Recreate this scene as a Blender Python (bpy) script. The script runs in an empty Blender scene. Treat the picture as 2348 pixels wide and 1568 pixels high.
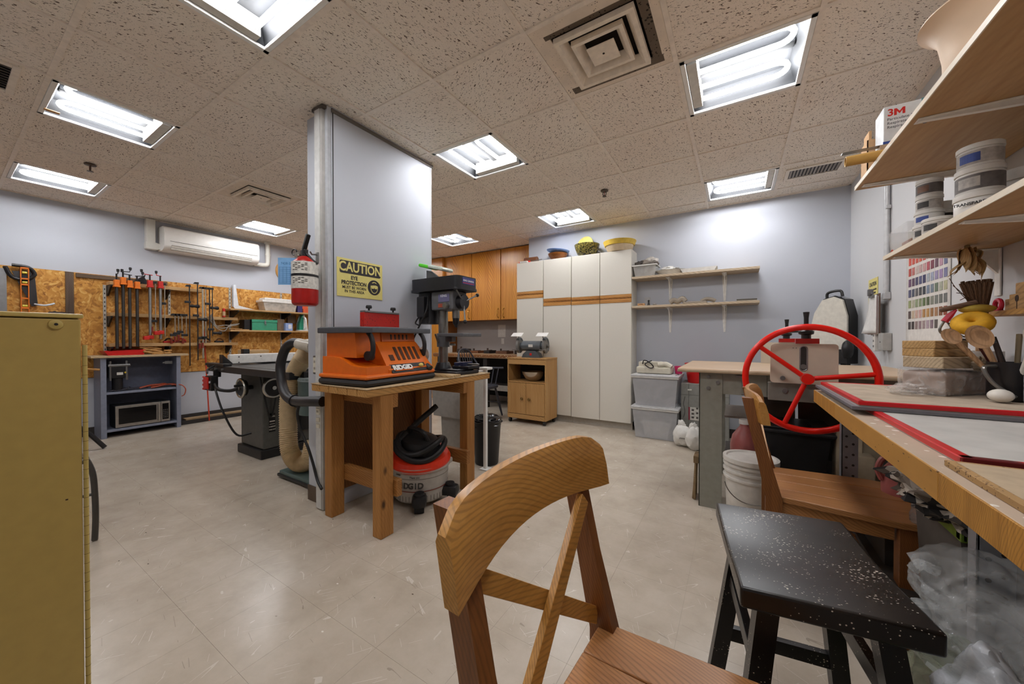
import bpy, bmesh, math, random
from mathutils import Vector, Matrix, Euler
R = math.radians
PI = math.pi
random.seed(7)
sc = bpy.context.scene
col = sc.collection

# ------------------------------------------------------------------ camera, world, exposure
cam = bpy.data.cameras.new('camera'); camo = bpy.data.objects.new('camera', cam); col.objects.link(camo)
cam.sensor_width = 36.0; cam.lens = 828.4 / 2348 * 36.0
cam.clip_start = 0.02; cam.clip_end = 60
camo.location = (0, 0, 1.115); camo.rotation_euler = (R(90 - 0.544), 0, R(31.84))
sc.camera = camo
w = bpy.data.worlds.new('world'); sc.world = w; w.use_nodes = True
w.node_tree.nodes['Background'].inputs['Color'].default_value = (1, 0.97, 0.93, 1)
w.node_tree.nodes['Background'].inputs['Strength'].default_value = 0.15
sc.view_settings.view_transform = 'Standard'; sc.view_settings.look = 'None'
sc.view_settings.gamma = 1; sc.view_settings.use_curve_mapping = False
sc.view_settings.exposure = 0.0
TUBE_STRENGTH = 66.0
sc.cycles.use_denoising = True; sc.cycles.use_light_tree = False
sc.cycles.use_adaptive_sampling = True; sc.cycles.adaptive_threshold = 0.05; sc.cycles.adaptive_min_samples = 16
sc.cycles.max_bounces = 6; sc.cycles.diffuse_bounces = 4; sc.cycles.glossy_bounces = 3
sc.cycles.transmission_bounces = 6; sc.cycles.transparent_max_bounces = 12
sc.cycles.sample_clamp_indirect = 6.0
sc.cycles.caustics_reflective = False; sc.cycles.caustics_refractive = False

# ------------------------------------------------------------------ materials
def C(h):
    h = h.lstrip('#'); v = [int(h[i:i+2], 16) / 255 for i in (0, 2, 4)]
    return tuple(c / 12.92 if c <= 0.04045 else ((c + 0.055) / 1.055) ** 2.4 for c in v) + (1,)
MATS = {}
def nodes(name):
    m = bpy.data.materials.new(name); m.use_nodes = True; nt = m.node_tree
    return m, nt, nt.nodes['Principled BSDF']
def N(nt, typ, **kw):
    n = nt.nodes.new(typ)
    for k, v in kw.items():
        if k.startswith('i_'):
            key = k[2:]; key = int(key) if key.isdigit() else key.replace('_', ' ')
            n.inputs[key].default_value = v
        else: setattr(n, k, v)
    return n
def L(nt, a, ao, b, bi): nt.links.new(a.outputs[ao], b.inputs[bi])
def coords(nt, scale=(1, 1, 1), rnd=False, ref=None):
    tc = N(nt, 'ShaderNodeTexCoord')
    if ref is not None: tc.object = ref
    mp = N(nt, 'ShaderNodeMapping')
    mp.inputs['Scale'].default_value = scale
    if rnd:
        oi = N(nt, 'ShaderNodeObjectInfo'); ml = N(nt, 'ShaderNodeMath', operation='MULTIPLY', i_1=37.0)
        L(nt, oi, 'Random', ml, 0); ad = N(nt, 'ShaderNodeVectorMath', operation='ADD')
        L(nt, tc, 'Object', ad, 0); cb = N(nt, 'ShaderNodeCombineXYZ')
        for k in 'XYZ': L(nt, ml, 0, cb, k)
        L(nt, cb, 0, ad, 1); L(nt, ad, 0, mp, 'Vector')
    else: L(nt, tc, 'Object', mp, 'Vector')
    return mp
def ramp(nt, stops):
    r = N(nt, 'ShaderNodeValToRGB'); e = r.color_ramp.elements
    while len(e) < len(stops): e.new(0.5)
    for k, (p, c) in enumerate(stops): e[k].position = p; e[k].color = c
    return r
def plain(name, h, rough=0.5, metal=0.0, var=0.06, scale=30, spec=0.4, alpha=1.0, trans=0.0, bump=0.0, coat=0.0):
    """flat colour with slight uneven tone"""
    if name in MATS: return MATS[name]
    m, nt, b = nodes(name); c = C(h)
    if var > 0:
        mp = coords(nt); nz = N(nt, 'ShaderNodeTexNoise', i_Scale=scale, i_Detail=4.0); L(nt, mp, 0, nz, 'Vector')
        lo = tuple(x * (1 - var * 1.6) for x in c[:3]) + (1,); hi = tuple(min(1, x * (1 + var)) for x in c[:3]) + (1,)
        r = ramp(nt, [(0.3, lo), (0.7, hi)]); L(nt, nz, 'Fac', r, 0); L(nt, r, 0, b, 'Base Color')
        if bump:
            bp = N(nt, 'ShaderNodeBump', i_Strength=bump, i_Distance=0.002); L(nt, nz, 'Fac', bp, 'Height'); L(nt, bp, 0, b, 'Normal')
    else: b.inputs['Base Color'].default_value = c
    b.inputs['Roughness'].default_value = rough; b.inputs['Metallic'].default_value = metal
    b.inputs['Specular IOR Level'].default_value = spec; b.inputs['Alpha'].default_value = alpha
    b.inputs['Transmission Weight'].default_value = trans; b.inputs['Coat Weight'].default_value = coat
    MATS[name] = m; return m
def wood(name, h1, h2, axis='x', scale=1.0, rough=0.5, knots=0.0, coat=0.0, rnd=True, rings=0.25, period=0.016):
    """fine grain and growth lines along axis, optional knots"""
    if name in MATS: return MATS[name]
    m, nt, b = nodes(name); a, c = C(h1), C(h2)
    k3 = {'x': (0, 1, 1), 'y': (1, 0, 1), 'z': (1, 1, 0)}[axis]
    def mp(al, ac): return coords(nt, tuple((ac if k else al) * scale for k in k3), rnd)
    fi = N(nt, 'ShaderNodeTexNoise', i_Scale=1.0, i_Detail=3.0); L(nt, mp(4, 130), 0, fi, 'Vector')
    br = N(nt, 'ShaderNodeTexNoise', i_Scale=1.0, i_Detail=4.0, i_Distortion=0.6); L(nt, mp(1.6, 9), 0, br, 'Vector')
    mx = N(nt, 'ShaderNodeMix', data_type='FLOAT', i_0=0.5); L(nt, fi, 'Fac', mx, 2); L(nt, br, 'Fac', mx, 3)
    r = ramp(nt, [(0.32, a), (0.68, c)]); L(nt, mx, 0, r, 0)
    mw = mp(0.35, 1.0); n0 = N(nt, 'ShaderNodeTexNoise', i_Scale=3.2, i_Detail=2.0); L(nt, mw, 0, n0, 'Vector')
    sh = N(nt, 'ShaderNodeVectorMath', operation='SCALE'); L(nt, n0, 'Color', sh, 0); sh.inputs['Scale'].default_value = 0.12
    ad = N(nt, 'ShaderNodeVectorMath', operation='ADD'); L(nt, mw, 0, ad, 0); L(nt, sh, 0, ad, 1)
    wv = N(nt, 'ShaderNodeTexWave', i_Scale=0.628 / period, i_Distortion=0.8, i_Detail=2.0); wv.bands_direction = 'DIAGONAL'; L(nt, ad, 0, wv, 'Vector')
    rw = ramp(nt, [(0.05, (1 - rings,) * 3 + (1,)), (0.45, (1, 1, 1, 1))]); L(nt, wv, 'Fac', rw, 0)
    ml = N(nt, 'ShaderNodeMix', data_type='RGBA', blend_type='MULTIPLY', i_0=1.0); L(nt, r, 0, ml, 6); L(nt, rw, 0, ml, 7)
    out = ml
    if knots:
        mk = coords(nt, tuple({'x': (1, 2, 2), 'y': (2, 1, 2), 'z': (2, 2, 1)}[axis][k] * 2.6 for k in range(3)), rnd)
        vo = N(nt, 'ShaderNodeTexVoronoi', i_Scale=1.3); L(nt, mk, 0, vo, 'Vector')
        rk = ramp(nt, [(knots * 0.35, (1, 1, 1, 1)), (knots, (0, 0, 0, 1))]); L(nt, vo, 'Distance', rk, 0)
        mm = N(nt, 'ShaderNodeMix', data_type='RGBA'); L(nt, rk, 0, mm, 0); L(nt, ml, 2, mm, 6)
        mm.inputs[7].default_value = tuple(x * 0.22 for x in a[:3]) + (1,); out = mm
    L(nt, out, 2, b, 'Base Color')
    bp = N(nt, 'ShaderNodeBump', i_Strength=0.08, i_Distance=0.001); L(nt, fi, 'Fac', bp, 'Height'); L(nt, bp, 0, b, 'Normal')
    b.inputs['Roughness'].default_value = rough; b.inputs['Specular IOR Level'].default_value = 0.35; b.inputs['Coat Weight'].default_value = coat
    b.inputs['Coat Roughness'].default_value = 0.3
    MATS[name] = m; return m
def speck(name, h, hs, amount=0.1, scale=120, rough=0.4, streak=(1, 1, 1), var=0.05, spec=0.4):
    """a colour with scattered flecks (chips, paint spots, wear)"""
    if name in MATS: return MATS[name]
    m, nt, b = nodes(name); c, s = C(h), C(hs)
    mp = coords(nt, streak); vo = N(nt, 'ShaderNodeTexVoronoi', i_Scale=scale); L(nt, mp, 0, vo, 'Vector')
    nz = N(nt, 'ShaderNodeTexNoise', i_Scale=scale * 0.09, i_Detail=5.0); L(nt, mp, 0, nz, 'Vector')
    ad = N(nt, 'ShaderNodeMath', operation='SUBTRACT'); L(nt, nz, 'Fac', ad, 0); L(nt, vo, 'Distance', ad, 1)
    r = ramp(nt, [(0.42 - amount, (0, 0, 0, 1)), (0.46 - amount, (1, 1, 1, 1))]); L(nt, ad, 0, r, 0)
    n2 = N(nt, 'ShaderNodeTexNoise', i_Scale=9.0, i_Detail=4.0); L(nt, mp, 0, n2, 'Vector')
    rb = ramp(nt, [(0.3, tuple(x * (1 - 2 * var) for x in c[:3]) + (1,)), (0.7, tuple(x * (1 + var) for x in c[:3]) + (1,))]); L(nt, n2, 'Fac', rb, 0)
    mm = N(nt, 'ShaderNodeMix', data_type='RGBA'); L(nt, r, 0, mm, 0); L(nt, rb, 0, mm, 6); mm.inputs[7].default_value = s
    L(nt, mm, 2, b, 'Base Color'); b.inputs['Roughness'].default_value = rough; b.inputs['Specular IOR Level'].default_value = spec
    MATS[name] = m; return m
def emit(name, h, strength):
    m, nt, b = nodes(name); b.inputs['Base Color'].default_value = (0.9, 0.9, 0.9, 1)
    b.inputs['Emission Color'].default_value = C(h); b.inputs['Emission Strength'].default_value = strength
    MATS[name] = m; return m
def film(name, h, opacity=0.3, rough=0.25, wrinkle=18, con=0.7, bump=0.5):
    """thin cloudy plastic: partly see-through with glossy creases"""
    if name in MATS: return MATS[name]
    m, nt, b = nodes(name); out = nt.nodes['Material Output']
    tr = N(nt, 'ShaderNodeBsdfTransparent'); mx = N(nt, 'ShaderNodeMixShader')
    mp = coords(nt); nz = N(nt, 'ShaderNodeTexNoise', i_Scale=wrinkle, i_Detail=6.0, i_Distortion=1.5); L(nt, mp, 0, nz, 'Vector')
    r = ramp(nt, [(0.35, (opacity * (1 - con * .6),) * 3 + (1,)), (0.7, (min(1, opacity * (1 + con)),) * 3 + (1,))]); L(nt, nz, 'Fac', r, 0)
    L(nt, r, 0, mx, 0); L(nt, tr, 0, mx, 1); L(nt, b, 0, mx, 2); L(nt, mx, 0, out, 'Surface')
    bp = N(nt, 'ShaderNodeBump', i_Strength=bump, i_Distance=0.01); L(nt, nz, 'Fac', bp, 'Height'); L(nt, bp, 0, b, 'Normal')
    b.inputs['Base Color'].default_value = C(h); b.inputs['Roughness'].default_value = rough
    MATS[name] = m; return m

# ------------------------------------------------------------------ geometry
class G:
    def __init__(s, M=None): s.bm = bmesh.new(); s.M = M; s.wn = False
    def _fin(s, vs):
        if s.M is not None:
            for v in vs: v.co = s.M @ v.co
        return s
    def box(s, x0, x1, y0, y1, z0, z1, b=0.0, seg=2):
        if x1 < x0: x0, x1 = x1, x0
        if y1 < y0: y0, y1 = y1, y0
        if z1 < z0: z0, z1 = z1, z0
        n0 = set(s.bm.verts)
        r = bmesh.ops.create_cube(s.bm, size=1.0); vs = r['verts']
        for v in vs: v.co = Vector(((x0 + x1) / 2 + v.co.x * (x1 - x0), (y0 + y1) / 2 + v.co.y * (y1 - y0), (z0 + z1) / 2 + v.co.z * (z1 - z0)))
        if b > 0:
            b = min(b, 0.49 * min(x1 - x0, y1 - y0, z1 - z0))
            s.wn = True; es = list({e for v in vs for e in v.link_edges})
            bmesh.ops.bevel(s.bm, geom=es, offset=b, segments=seg, affect='EDGES', profile=0.5)
        return s._fin([v for v in s.bm.verts if v not in n0])
    def cyl(s, p0, p1, r0, r1=None, n=16, cap=True):
        return s.tube([p0, p1], r0, n, radii=[r0, r0 if r1 is None else r1], cap=cap)
    def tube(s, pts, r, n=10, closed=False, radii=None, cap=True):
        pts = [Vector(p) for p in pts]; k = len(pts); rings = []; new = []
        up = None
        for i, p in enumerate(pts):
            if closed: d = pts[(i + 1) % k] - pts[i - 1]
            else: d = pts[min(i + 1, k - 1)] - pts[max(i - 1, 0)]
            d = d.normalized() if d.length > 1e-9 else Vector((0, 0, 1))
            if up is None:
                up = Vector((0, 0, 1)) if abs(d.z) < 0.9 else Vector((1, 0, 0))
            a = d.cross(up)
            if a.length < 1e-6: a = d.orthogonal()
            a.normalize(); b2 = a.cross(d).normalized(); up = b2
            rr = radii[i] if radii else r
            ring = [s.bm.verts.new(p + (a * math.cos(2 * PI * j / n) + b2 * math.sin(2 * PI * j / n)) * rr) for j in range(n)]
            rings.append(ring); new += ring
        m = k if closed else k - 1
        for i in range(m):
            A, B = rings[i], rings[(i + 1) % k]
            for j in range(n):
                try: s.bm.faces.new((A[j], A[(j + 1) % n], B[(j + 1) % n], B[j]))
                except ValueError: pass
        if not closed and cap:
            s.bm.faces.new(rings[0][::-1]); s.bm.faces.new(rings[-1])
        return s._fin(new)
    def lathe(s, prof, c=(0, 0, 0), n=24, axis='z', sq=(1, 1)):
        c = Vector(c); rings = []; new = []
        def pt(r, z, a):
            x, y = r * math.cos(a) * sq[0], r * math.sin(a) * sq[1]
            return {'z': Vector((x, y, z)), 'x': Vector((z, x, y)), 'y': Vector((y, z, x))}[axis] + c
        for r, z in prof:
            if r < 1e-6:
                v = s.bm.verts.new(pt(0, z, 0)); rings.append([v]); new.append(v)
            else:
                ring = [s.bm.verts.new(pt(r, z, 2 * PI * j / n)) for j in range(n)]; rings.append(ring); new += ring
        for A, B in zip(rings, rings[1:]):
            for j in range(n):
                q = []
                for v in (A[j % len(A)], A[(j + 1) % len(A)], B[(j + 1) % len(B)], B[j % len(B)]):
                    if v not in q: q.append(v)
                if len(q) > 2:
                    try: s.bm.faces.new(q)
                    except ValueError: pass
        return s._fin(new)
    def prism(s, poly, axis, a0, a1):
        """2D polygon extruded; axis x: poly=(y,z), y: (x,z), z: (x,y)"""
        def pt(u, v, a): return {'x': (a, u, v), 'y': (u, a, v), 'z': (u, v, a)}[axis]
        A = [s.bm.verts.new(pt(u, v, a0)) for u, v in poly]; B = [s.bm.verts.new(pt(u, v, a1)) for u, v in poly]
        s.bm.faces.new(A); s.bm.faces.new(B[::-1]); n = len(poly)
        for i in range(n): s.bm.faces.new((A[i], B[i], B[(i + 1) % n], A[(i + 1) % n]))
        return s._fin(A + B)
    def ball(s, c, r, sx=1, sy=1, sz=1, u=16, v=10):
        n0 = set(s.bm.verts); bmesh.ops.create_uvsphere(s.bm, u_segments=u, v_segments=v, radius=r)
        vs = [x for x in s.bm.verts if x not in n0]
        for x in vs: x.co = Vector((x.co.x * sx + c[0], x.co.y * sy + c[1], x.co.z * sz + c[2]))
        return s._fin(vs)
    def sheet(s, fn, nu, nv, th=0.0):
        """a surface fn(u,v)->xyz on the unit square, optionally thickened along its normal later"""
        V = [[s.bm.verts.new(fn(i / nu, j / nv)) for j in range(nv + 1)] for i in range(nu + 1)]
        for i in range(nu):
            for j in range(nv): s.bm.faces.new((V[i][j], V[i + 1][j], V[i + 1][j + 1], V[i][j + 1]))
        return s._fin([v for r in V for v in r])
    def lump(s, c, r, sx, sy, sz, amp=0.15, freq=3.0, seed=0, u=28, v=18, fine=0.4):
        """a crumpled, folded soft body"""
        from mathutils import noise
        n0 = set(s.bm.verts); bmesh.ops.create_uvsphere(s.bm, u_segments=u, v_segments=v, radius=1)
        vs = [x for x in s.bm.verts if x not in n0]
        for x in vs:
            q = x.co * freq + Vector((seed * 3.1, seed * 1.7, seed))
            k = 1 + amp * (noise.noise(q) + 0.6 * abs(noise.noise(q * 2.3)) + fine * noise.noise(q * 4.1))
            x.co = Vector((c[0] + x.co.x * r * sx * k, c[1] + x.co.y * r * sy * k, max(c[2] + x.co.z * r * sz * k, c[2] - r * sz * 0.93)))
        return s._fin(vs)
def soft_box(x0, x1, y0, y1, z0, z1, amp, freq, seed, cuts=9):
    from mathutils import noise
    g = G(); g.box(x0, x1, y0, y1, z0, z1); bmesh.ops.subdivide_edges(g.bm, edges=g.bm.edges[:], cuts=cuts, use_grid_fill=True)
    bmesh.ops.recalc_face_normals(g.bm, faces=g.bm.faces[:]); g.bm.normal_update()
    for v in g.bm.verts:
        q = v.co * freq + Vector((seed, seed * 2.3, 0)); v.co += v.normal * amp * (noise.noise(q) + .7 * abs(noise.noise(q * 2.1)))
    return g
OFF = {}
def root_off(p):
    return OFF.get(p.name, Vector((0, 0, 0))) if p is not None else Vector((0, 0, 0))
def obj(name, g, mat, parent=None, smooth=True, angle=35, solid=0.0, kind=None, label=None):
    bm = g.bm; wn = g.wn
    bmesh.ops.recalc_face_normals(bm, faces=bm.faces[:])
    off = root_off(parent)
    if off.length: bmesh.ops.translate(bm, verts=bm.verts[:], vec=-off)
    me = bpy.data.meshes.new(name); bm.to_mesh(me); bm.free()
    if smooth:
        for p in me.polygons: p.use_smooth = True
        me.set_sharp_from_angle(angle=R(angle))
    o = bpy.data.objects.new(name, me); col.objects.link(o)
    if mat is not None: me.materials.append(mat)
    if parent is not None: o.parent = parent; OFF[o.name] = off
    if solid:
        md = o.modifiers.new('thickness', 'SOLIDIFY'); md.thickness = solid; md.offset = 0
    if smooth and wn:
        md = o.modifiers.new('weighted normals', 'WEIGHTED_NORMAL'); md.keep_sharp = True
    if kind: o['kind'] = kind
    if label: o['label'] = label
    return o
def tag(o, label, cat, group=None, kind=None):
    o['label'] = label; o['category'] = cat
    if group: o['group'] = group
    if kind: o['kind'] = kind
    return o
def thing(name, label, cat, loc=(0, 0, 0), group=None, world=True, rz=0.0):
    """an Empty at the base; world=True: parts are written in room coordinates"""
    o = bpy.data.objects.new(name, None); col.objects.link(o); o.empty_display_size = 0.05
    o.location = loc; o.rotation_euler = (0, 0, rz); tag(o, label, cat, group)
    if world: OFF[o.name] = Vector(loc)
    return o
def struct(name, g, mat, label=None, smooth=False):
    o = obj(name, g, mat, None, smooth); o['kind'] = 'structure'
    if label: o['label'] = label
    return o
def copy_tree(o, loc=None, rz=None, label=None, parent=None):
    c = o.copy(); col.objects.link(c)
    if parent is not None: c.parent = parent
    if loc is not None: c.location = loc
    if rz is not None: c.rotation_euler = (0, 0, rz)
    if label: c['label'] = label
    for ch in list(o.children): copy_tree(ch, parent=c)
    return c
def piece(name, src, loc, parent, rot=None, scale=None):
    o = bpy.data.objects.new(name, src.data if hasattr(src, 'data') else src); col.objects.link(o)
    o.parent = parent; o.location = Vector(loc) - root_off(parent)
    if rot: o.rotation_euler = rot
    if scale: o.scale = scale
    return o
def text(name, body, size, loc, rot, mat, parent, bold=0.0, align='CENTER', ext=0.0004, sx=1.0):
    cu = bpy.data.curves.new(name, 'FONT'); cu.body = body; cu.size = size; cu.align_x = align; cu.align_y = 'CENTER'
    cu.extrude = ext; cu.offset = bold; cu.resolution_u = 3
    t = bpy.data.objects.new(name, cu); col.objects.link(t); dg = bpy.context.evaluated_depsgraph_get()
    me = bpy.data.meshes.new_from_object(t.evaluated_get(dg)); bpy.data.objects.remove(t); bpy.data.curves.remove(cu)
    me.name = name; o = bpy.data.objects.new(name, me); col.objects.link(o); me.materials.clear(); me.materials.append(mat)
    o.parent = parent; o.location = Vector(loc) - root_off(parent); o.rotation_euler = rot; o.scale = (sx, 1, 1)
    return o
FX = (R(90), 0, R(90)); FXN = (R(90), 0, R(-90)); FYN = (R(90), 0, 0)      # facing +X, -X, -Y
def arc(c, r, a0, a1, n, plane='xz'):
    out = []
    for k in range(n + 1):
        a = R(a0 + (a1 - a0) * k / n); u, v = r * math.cos(a), r * math.sin(a)
        out.append({'xz': (c[0] + u, c[1], c[2] + v), 'yz': (c[0], c[1] + u, c[2] + v), 'xy': (c[0] + u, c[1] + v, c[2])}[plane])
    return out
def spline(pts, n=6):
    P = [Vector(p) for p in pts]; P = [P[0] * 2 - P[1]] + P + [P[-1] * 2 - P[-2]]; out = []
    for i in range(1, len(P) - 2):
        a, b, c, d = P[i - 1:i + 3]
        for k in range(n):
            t = k / n
            out.append(0.5 * ((2 * b) + (c - a) * t + (2 * a - 5 * b + 4 * c - d) * t * t + (3 * b - a - 3 * c + d) * t ** 3))
    out.append(P[-2]); return out
def rrect(x0, x1, y0, y1, r, n=4):
    pts = []
    for cx, cy, a in ((x1 - r, y1 - r, 0), (x0 + r, y1 - r, 90), (x0 + r, y0 + r, 180), (x1 - r, y0 + r, 270)):
        for k in range(n + 1):
            t = R(a + 90 * k / n); pts.append((cx + r * math.cos(t), cy + r * math.sin(t)))
    return pts
# ------------------------------------------------------------------ room shell
XL, XR, YB, YA, YF, CEIL = -6.28, 0.94, 4.73, 5.36, -1.6, 2.61
GX, GY, TX, TY = -1.504, 1.55, 0.61, 0.58987
def wall_mat(name, h, dirt='#8f8a86'):
    m, nt, b = nodes(name); mp = coords(nt)
    n1 = N(nt, 'ShaderNodeTexNoise', i_Scale=1.6, i_Detail=5.0); L(nt, mp, 0, n1, 'Vector')
    c = C(h); r = ramp(nt, [(0.3, tuple(x * 0.95 for x in c[:3]) + (1,)), (0.7, c)]); L(nt, n1, 'Fac', r, 0)
    n2 = N(nt, 'ShaderNodeTexNoise', i_Scale=260.0, i_Detail=2.0); L(nt, mp, 0, n2, 'Vector')
    bp = N(nt, 'ShaderNodeBump', i_Strength=0.12, i_Distance=0.0015); L(nt, n2, 'Fac', bp, 'Height'); L(nt, bp, 0, b, 'Normal')
    L(nt, r, 0, b, 'Base Color'); b.inputs['Roughness'].default_value = 0.62; b.inputs['Specular IOR Level'].default_value = 0.3
    MATS[name] = m; return m
WALL = wall_mat('wall paint', '#c0c3cb')
WALLR = wall_mat('right wall paint', '#d0d0d1')
PILLAR = wall_mat('pillar paint', '#c3c6ce')
def floor_mat():
    m, nt, b = nodes('vinyl floor'); mp = coords(nt, ref=floor)
    n1 = N(nt, 'ShaderNodeTexNoise', i_Scale=5.0, i_Detail=8.0); n1.inputs['Roughness'].default_value = 0.65; L(nt, mp, 0, n1, 'Vector')
    r = ramp(nt, [(0.25, C('#b0a392')), (0.55, C('#c0b4a4')), (0.8, C('#cabfb0'))]); L(nt, n1, 'Fac', r, 0)
    last = r; lo = 0
    for ang, off, th, cc in ((0.5, 0.0, .63, '#e9e4dc'), (-0.9, 5.3, .63, '#e9e4dc'), (1.2, 9.1, .65, '#e0dad1'), (0.2, 14.7, .66, '#7d7164')):
        tc2 = N(nt, 'ShaderNodeTexCoord'); tc2.object = floor; rt = N(nt, 'ShaderNodeVectorRotate', rotation_type='Z_AXIS', i_Angle=ang); L(nt, tc2, 'Object', rt, 'Vector')
        mpp = N(nt, 'ShaderNodeMapping'); mpp.inputs['Scale'].default_value = (1.5, 24, 1); mpp.inputs['Location'].default_value = (off, off, 0); L(nt, rt, 0, mpp, 'Vector')
        n2 = N(nt, 'ShaderNodeTexNoise', i_Scale=1.0, i_Detail=0.0); L(nt, mpp, 0, n2, 'Vector')
        sb = N(nt, 'ShaderNodeMath', operation='SUBTRACT', i_1=0.5); L(nt, n2, 'Fac', sb, 0); ab = N(nt, 'ShaderNodeMath', operation='ABSOLUTE'); L(nt, sb, 0, ab, 0)
        lt = N(nt, 'ShaderNodeMath', operation='LESS_THAN', i_1=0.008); L(nt, ab, 0, lt, 0)
        mk = N(nt, 'ShaderNodeMapping'); mk.inputs['Scale'].default_value = (9, 16, 1); mk.inputs['Location'].default_value = (off * 2, off, 0); L(nt, rt, 0, mk, 'Vector')
        n3 = N(nt, 'ShaderNodeTexNoise', i_Scale=1.0, i_Detail=1.0); L(nt, mk, 0, n3, 'Vector')
        gt = N(nt, 'ShaderNodeMath', operation='GREATER_THAN', i_1=th); L(nt, n3, 'Fac', gt, 0); ml = N(nt, 'ShaderNodeMath', operation='MULTIPLY'); L(nt, lt, 0, ml, 0); L(nt, gt, 0, ml, 1)
        m5 = N(nt, 'ShaderNodeMath', operation='MULTIPLY', i_1=0.45); L(nt, ml, 0, m5, 0)
        mm = N(nt, 'ShaderNodeMix', data_type='RGBA'); L(nt, m5, 0, mm, 0); L(nt, last, lo, mm, 6); mm.inputs[7].default_value = C(cc); last, lo = mm, 2
    m3 = coords(nt, (1, 1.6, 1), ref=floor); v3 = N(nt, 'ShaderNodeTexVoronoi', i_Scale=7.0); L(nt, m3, 0, v3, 'Vector')
    r3 = ramp(nt, [(0.03, (1, 1, 1, 1)), (0.045, (0, 0, 0, 1))]); L(nt, v3, 'Distance', r3, 0)
    rc = ramp(nt, [(0.6, C('#5d5248')), (0.62, C('#e6e2da'))]); L(nt, v3, 'Color', rc, 0)
    m4 = N(nt, 'ShaderNodeMix', data_type='RGBA'); L(nt, r3, 0, m4, 0); L(nt, mm, 2, m4, 6); L(nt, rc, 0, m4, 7)
    L(nt, m4, 2, b, 'Base Color')
    b.inputs['Roughness'].default_value = 0.27
    nb = N(nt, 'ShaderNodeTexNoise', i_Scale=22.0, i_Detail=3.0); L(nt, mp, 0, nb, 'Vector'); bp = N(nt, 'ShaderNodeBump', i_Strength=0.05, i_Distance=0.002); L(nt, nb, 'Fac', bp, 'Height'); L(nt, bp, 0, b, 'Normal')
    b.inputs['Specular IOR Level'].default_value = 0.45
    MATS['vinyl floor'] = m; return m
floor = struct('floor', G().box(XL - .1, XR + .1, YF - .1, YA + .1, -0.2, -0.0015), plain('floor joint', '#b3a899', 0.5), 'worn beige vinyl tile floor')
FLOOR = floor_mat()
TS = 0.3048
tile_me = None
nx = int((XR - XL) / TS) + 1; ny = int((YA - YF) / TS) + 1
cells = []
for i in range(nx):
    for j in range(ny):
        x0, y0 = XL + i * TS, YF + j * TS
        x1, y1 = min(x0 + TS, XR), min(y0 + TS, YA)
        if x1 - x0 < .02 or y1 - y0 < .02: continue
        cx, cy = (x0 + x1) / 2, (y0 + y1) / 2
        f = cx * -.5276 + cy * .8496; s_ = cx * .8496 + cy * .5276
        vis = f > 0.85 and abs(s_) < f * 1.47
        cells.append((0 if vis else 1, f, x0, x1, y0, y1))
cells.sort()
full = None; rest = G()
for k, (v, f, x0, x1, y0, y1) in enumerate(cells):
    g = 0.0003
    if k < 300 and v == 0:
        if abs(x1 - x0 - TS) < 1e-6 and abs(y1 - y0 - TS) < 1e-6:
            if full is None:
                o = obj('tile', G().box(-TS / 2 + g, TS / 2 - g, -TS / 2 + g, TS / 2 - g, -0.0015, 0), FLOOR, floor, smooth=False); full = o
                o.location = ((x0 + x1) / 2, (y0 + y1) / 2, 0)
            else: piece('tile', full, ((x0 + x1) / 2, (y0 + y1) / 2, 0), floor, rot=(0, 0, random.choice((0, PI / 2, PI))))
        else: obj('tile', G().box(x0 + g, x1 - g, y0 + g, y1 - g, -0.0015, 0), FLOOR, floor, smooth=False)
    else: rest.box(x0 + g, x1 - g, y0 + g, y1 - g, -0.0015, 0)
obj('tile_field', rest, FLOOR, floor, smooth=False, kind='stuff')

struct('wall_left', G().box(XL - .1, XL, YF - .1, YA + .1, 0, CEIL + .15), WALL, 'pale blue-grey painted wall above the particle board')
struct('wall_back', G().box(-2.64, XR + .1, YB, YA + .1, 0, CEIL + .15), WALL, 'pale blue-grey back wall behind the white cabinets')
struct('wall_alcove', G().box(XL, -2.64, YA, YA + .1, 0, CEIL + .15), wall_mat('alcove paint', '#a9a29d'), 'grey wall above the alcove counter')
struct('wall_right', G().box(XR, XR + .1, YF - .1, YB, 0, CEIL + .15), WALLR, 'off-white painted wall behind the clay bench')
struct('wall_front', G().box(XL - .1, XR + .1, YF - .1, YF, 0, CEIL + .15), WALL, 'painted wall behind the viewer')
DARKB = plain('dark baseboard', '#3b3633', 0.6)
struct('baseboard_left', G().box(XL, XL + .012, YF, 2.9, 0, .10, .002), DARKB, 'dark rubber baseboard on the left wall')
struct('baseboard_back', G().box(-2.64, XR, YB - .012, YB, 0, .10, .002), DARKB, 'dark rubber baseboard on the back wall')
struct('baseboard_right', G().box(XR - .012, XR, YF, YB - .012, 0, .10, .002), DARKB, 'dark rubber baseboard on the right wall')

# free-standing wall stub and its steel raceway
pil = struct('wall_stub', G().box(-2.52, -2.235, 1.38, 2.28, 0, CEIL + .01, .004, 1), PILLAR, 'pale grey wall stub rising between the benches')
obj('edge_cap', G().box(-2.524, -2.231, 2.272, 2.284, 0.0, CEIL, .003, 1), plain('cap', '#c6c7cb', .5), pil)
obj('panel_seam', G().box(-2.2352, -2.2335, 1.388, 1.394, 0.6, CEIL), plain('seam dark', '#2c2a2b', .7), pil, smooth=False)
obj('base_strip', G().box(-2.523, -2.36, 1.374, 1.38, 0.0, .105, .002), plain('base strip', '#5b4a3c', .6), pil)
obj('top_trim', G().box(-2.236, -2.228, 1.38, 2.3, CEIL - .03, CEIL - .004, .002), plain('top trim', '#6a635b', .5), pil)
STEEL = plain('raceway steel', '#b6b3ae', .5, 0, .05)
rw = thing('raceway', 'tall painted steel raceway on the end of the wall stub', 'conduit', (-2.29, 1.35, 0))
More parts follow.
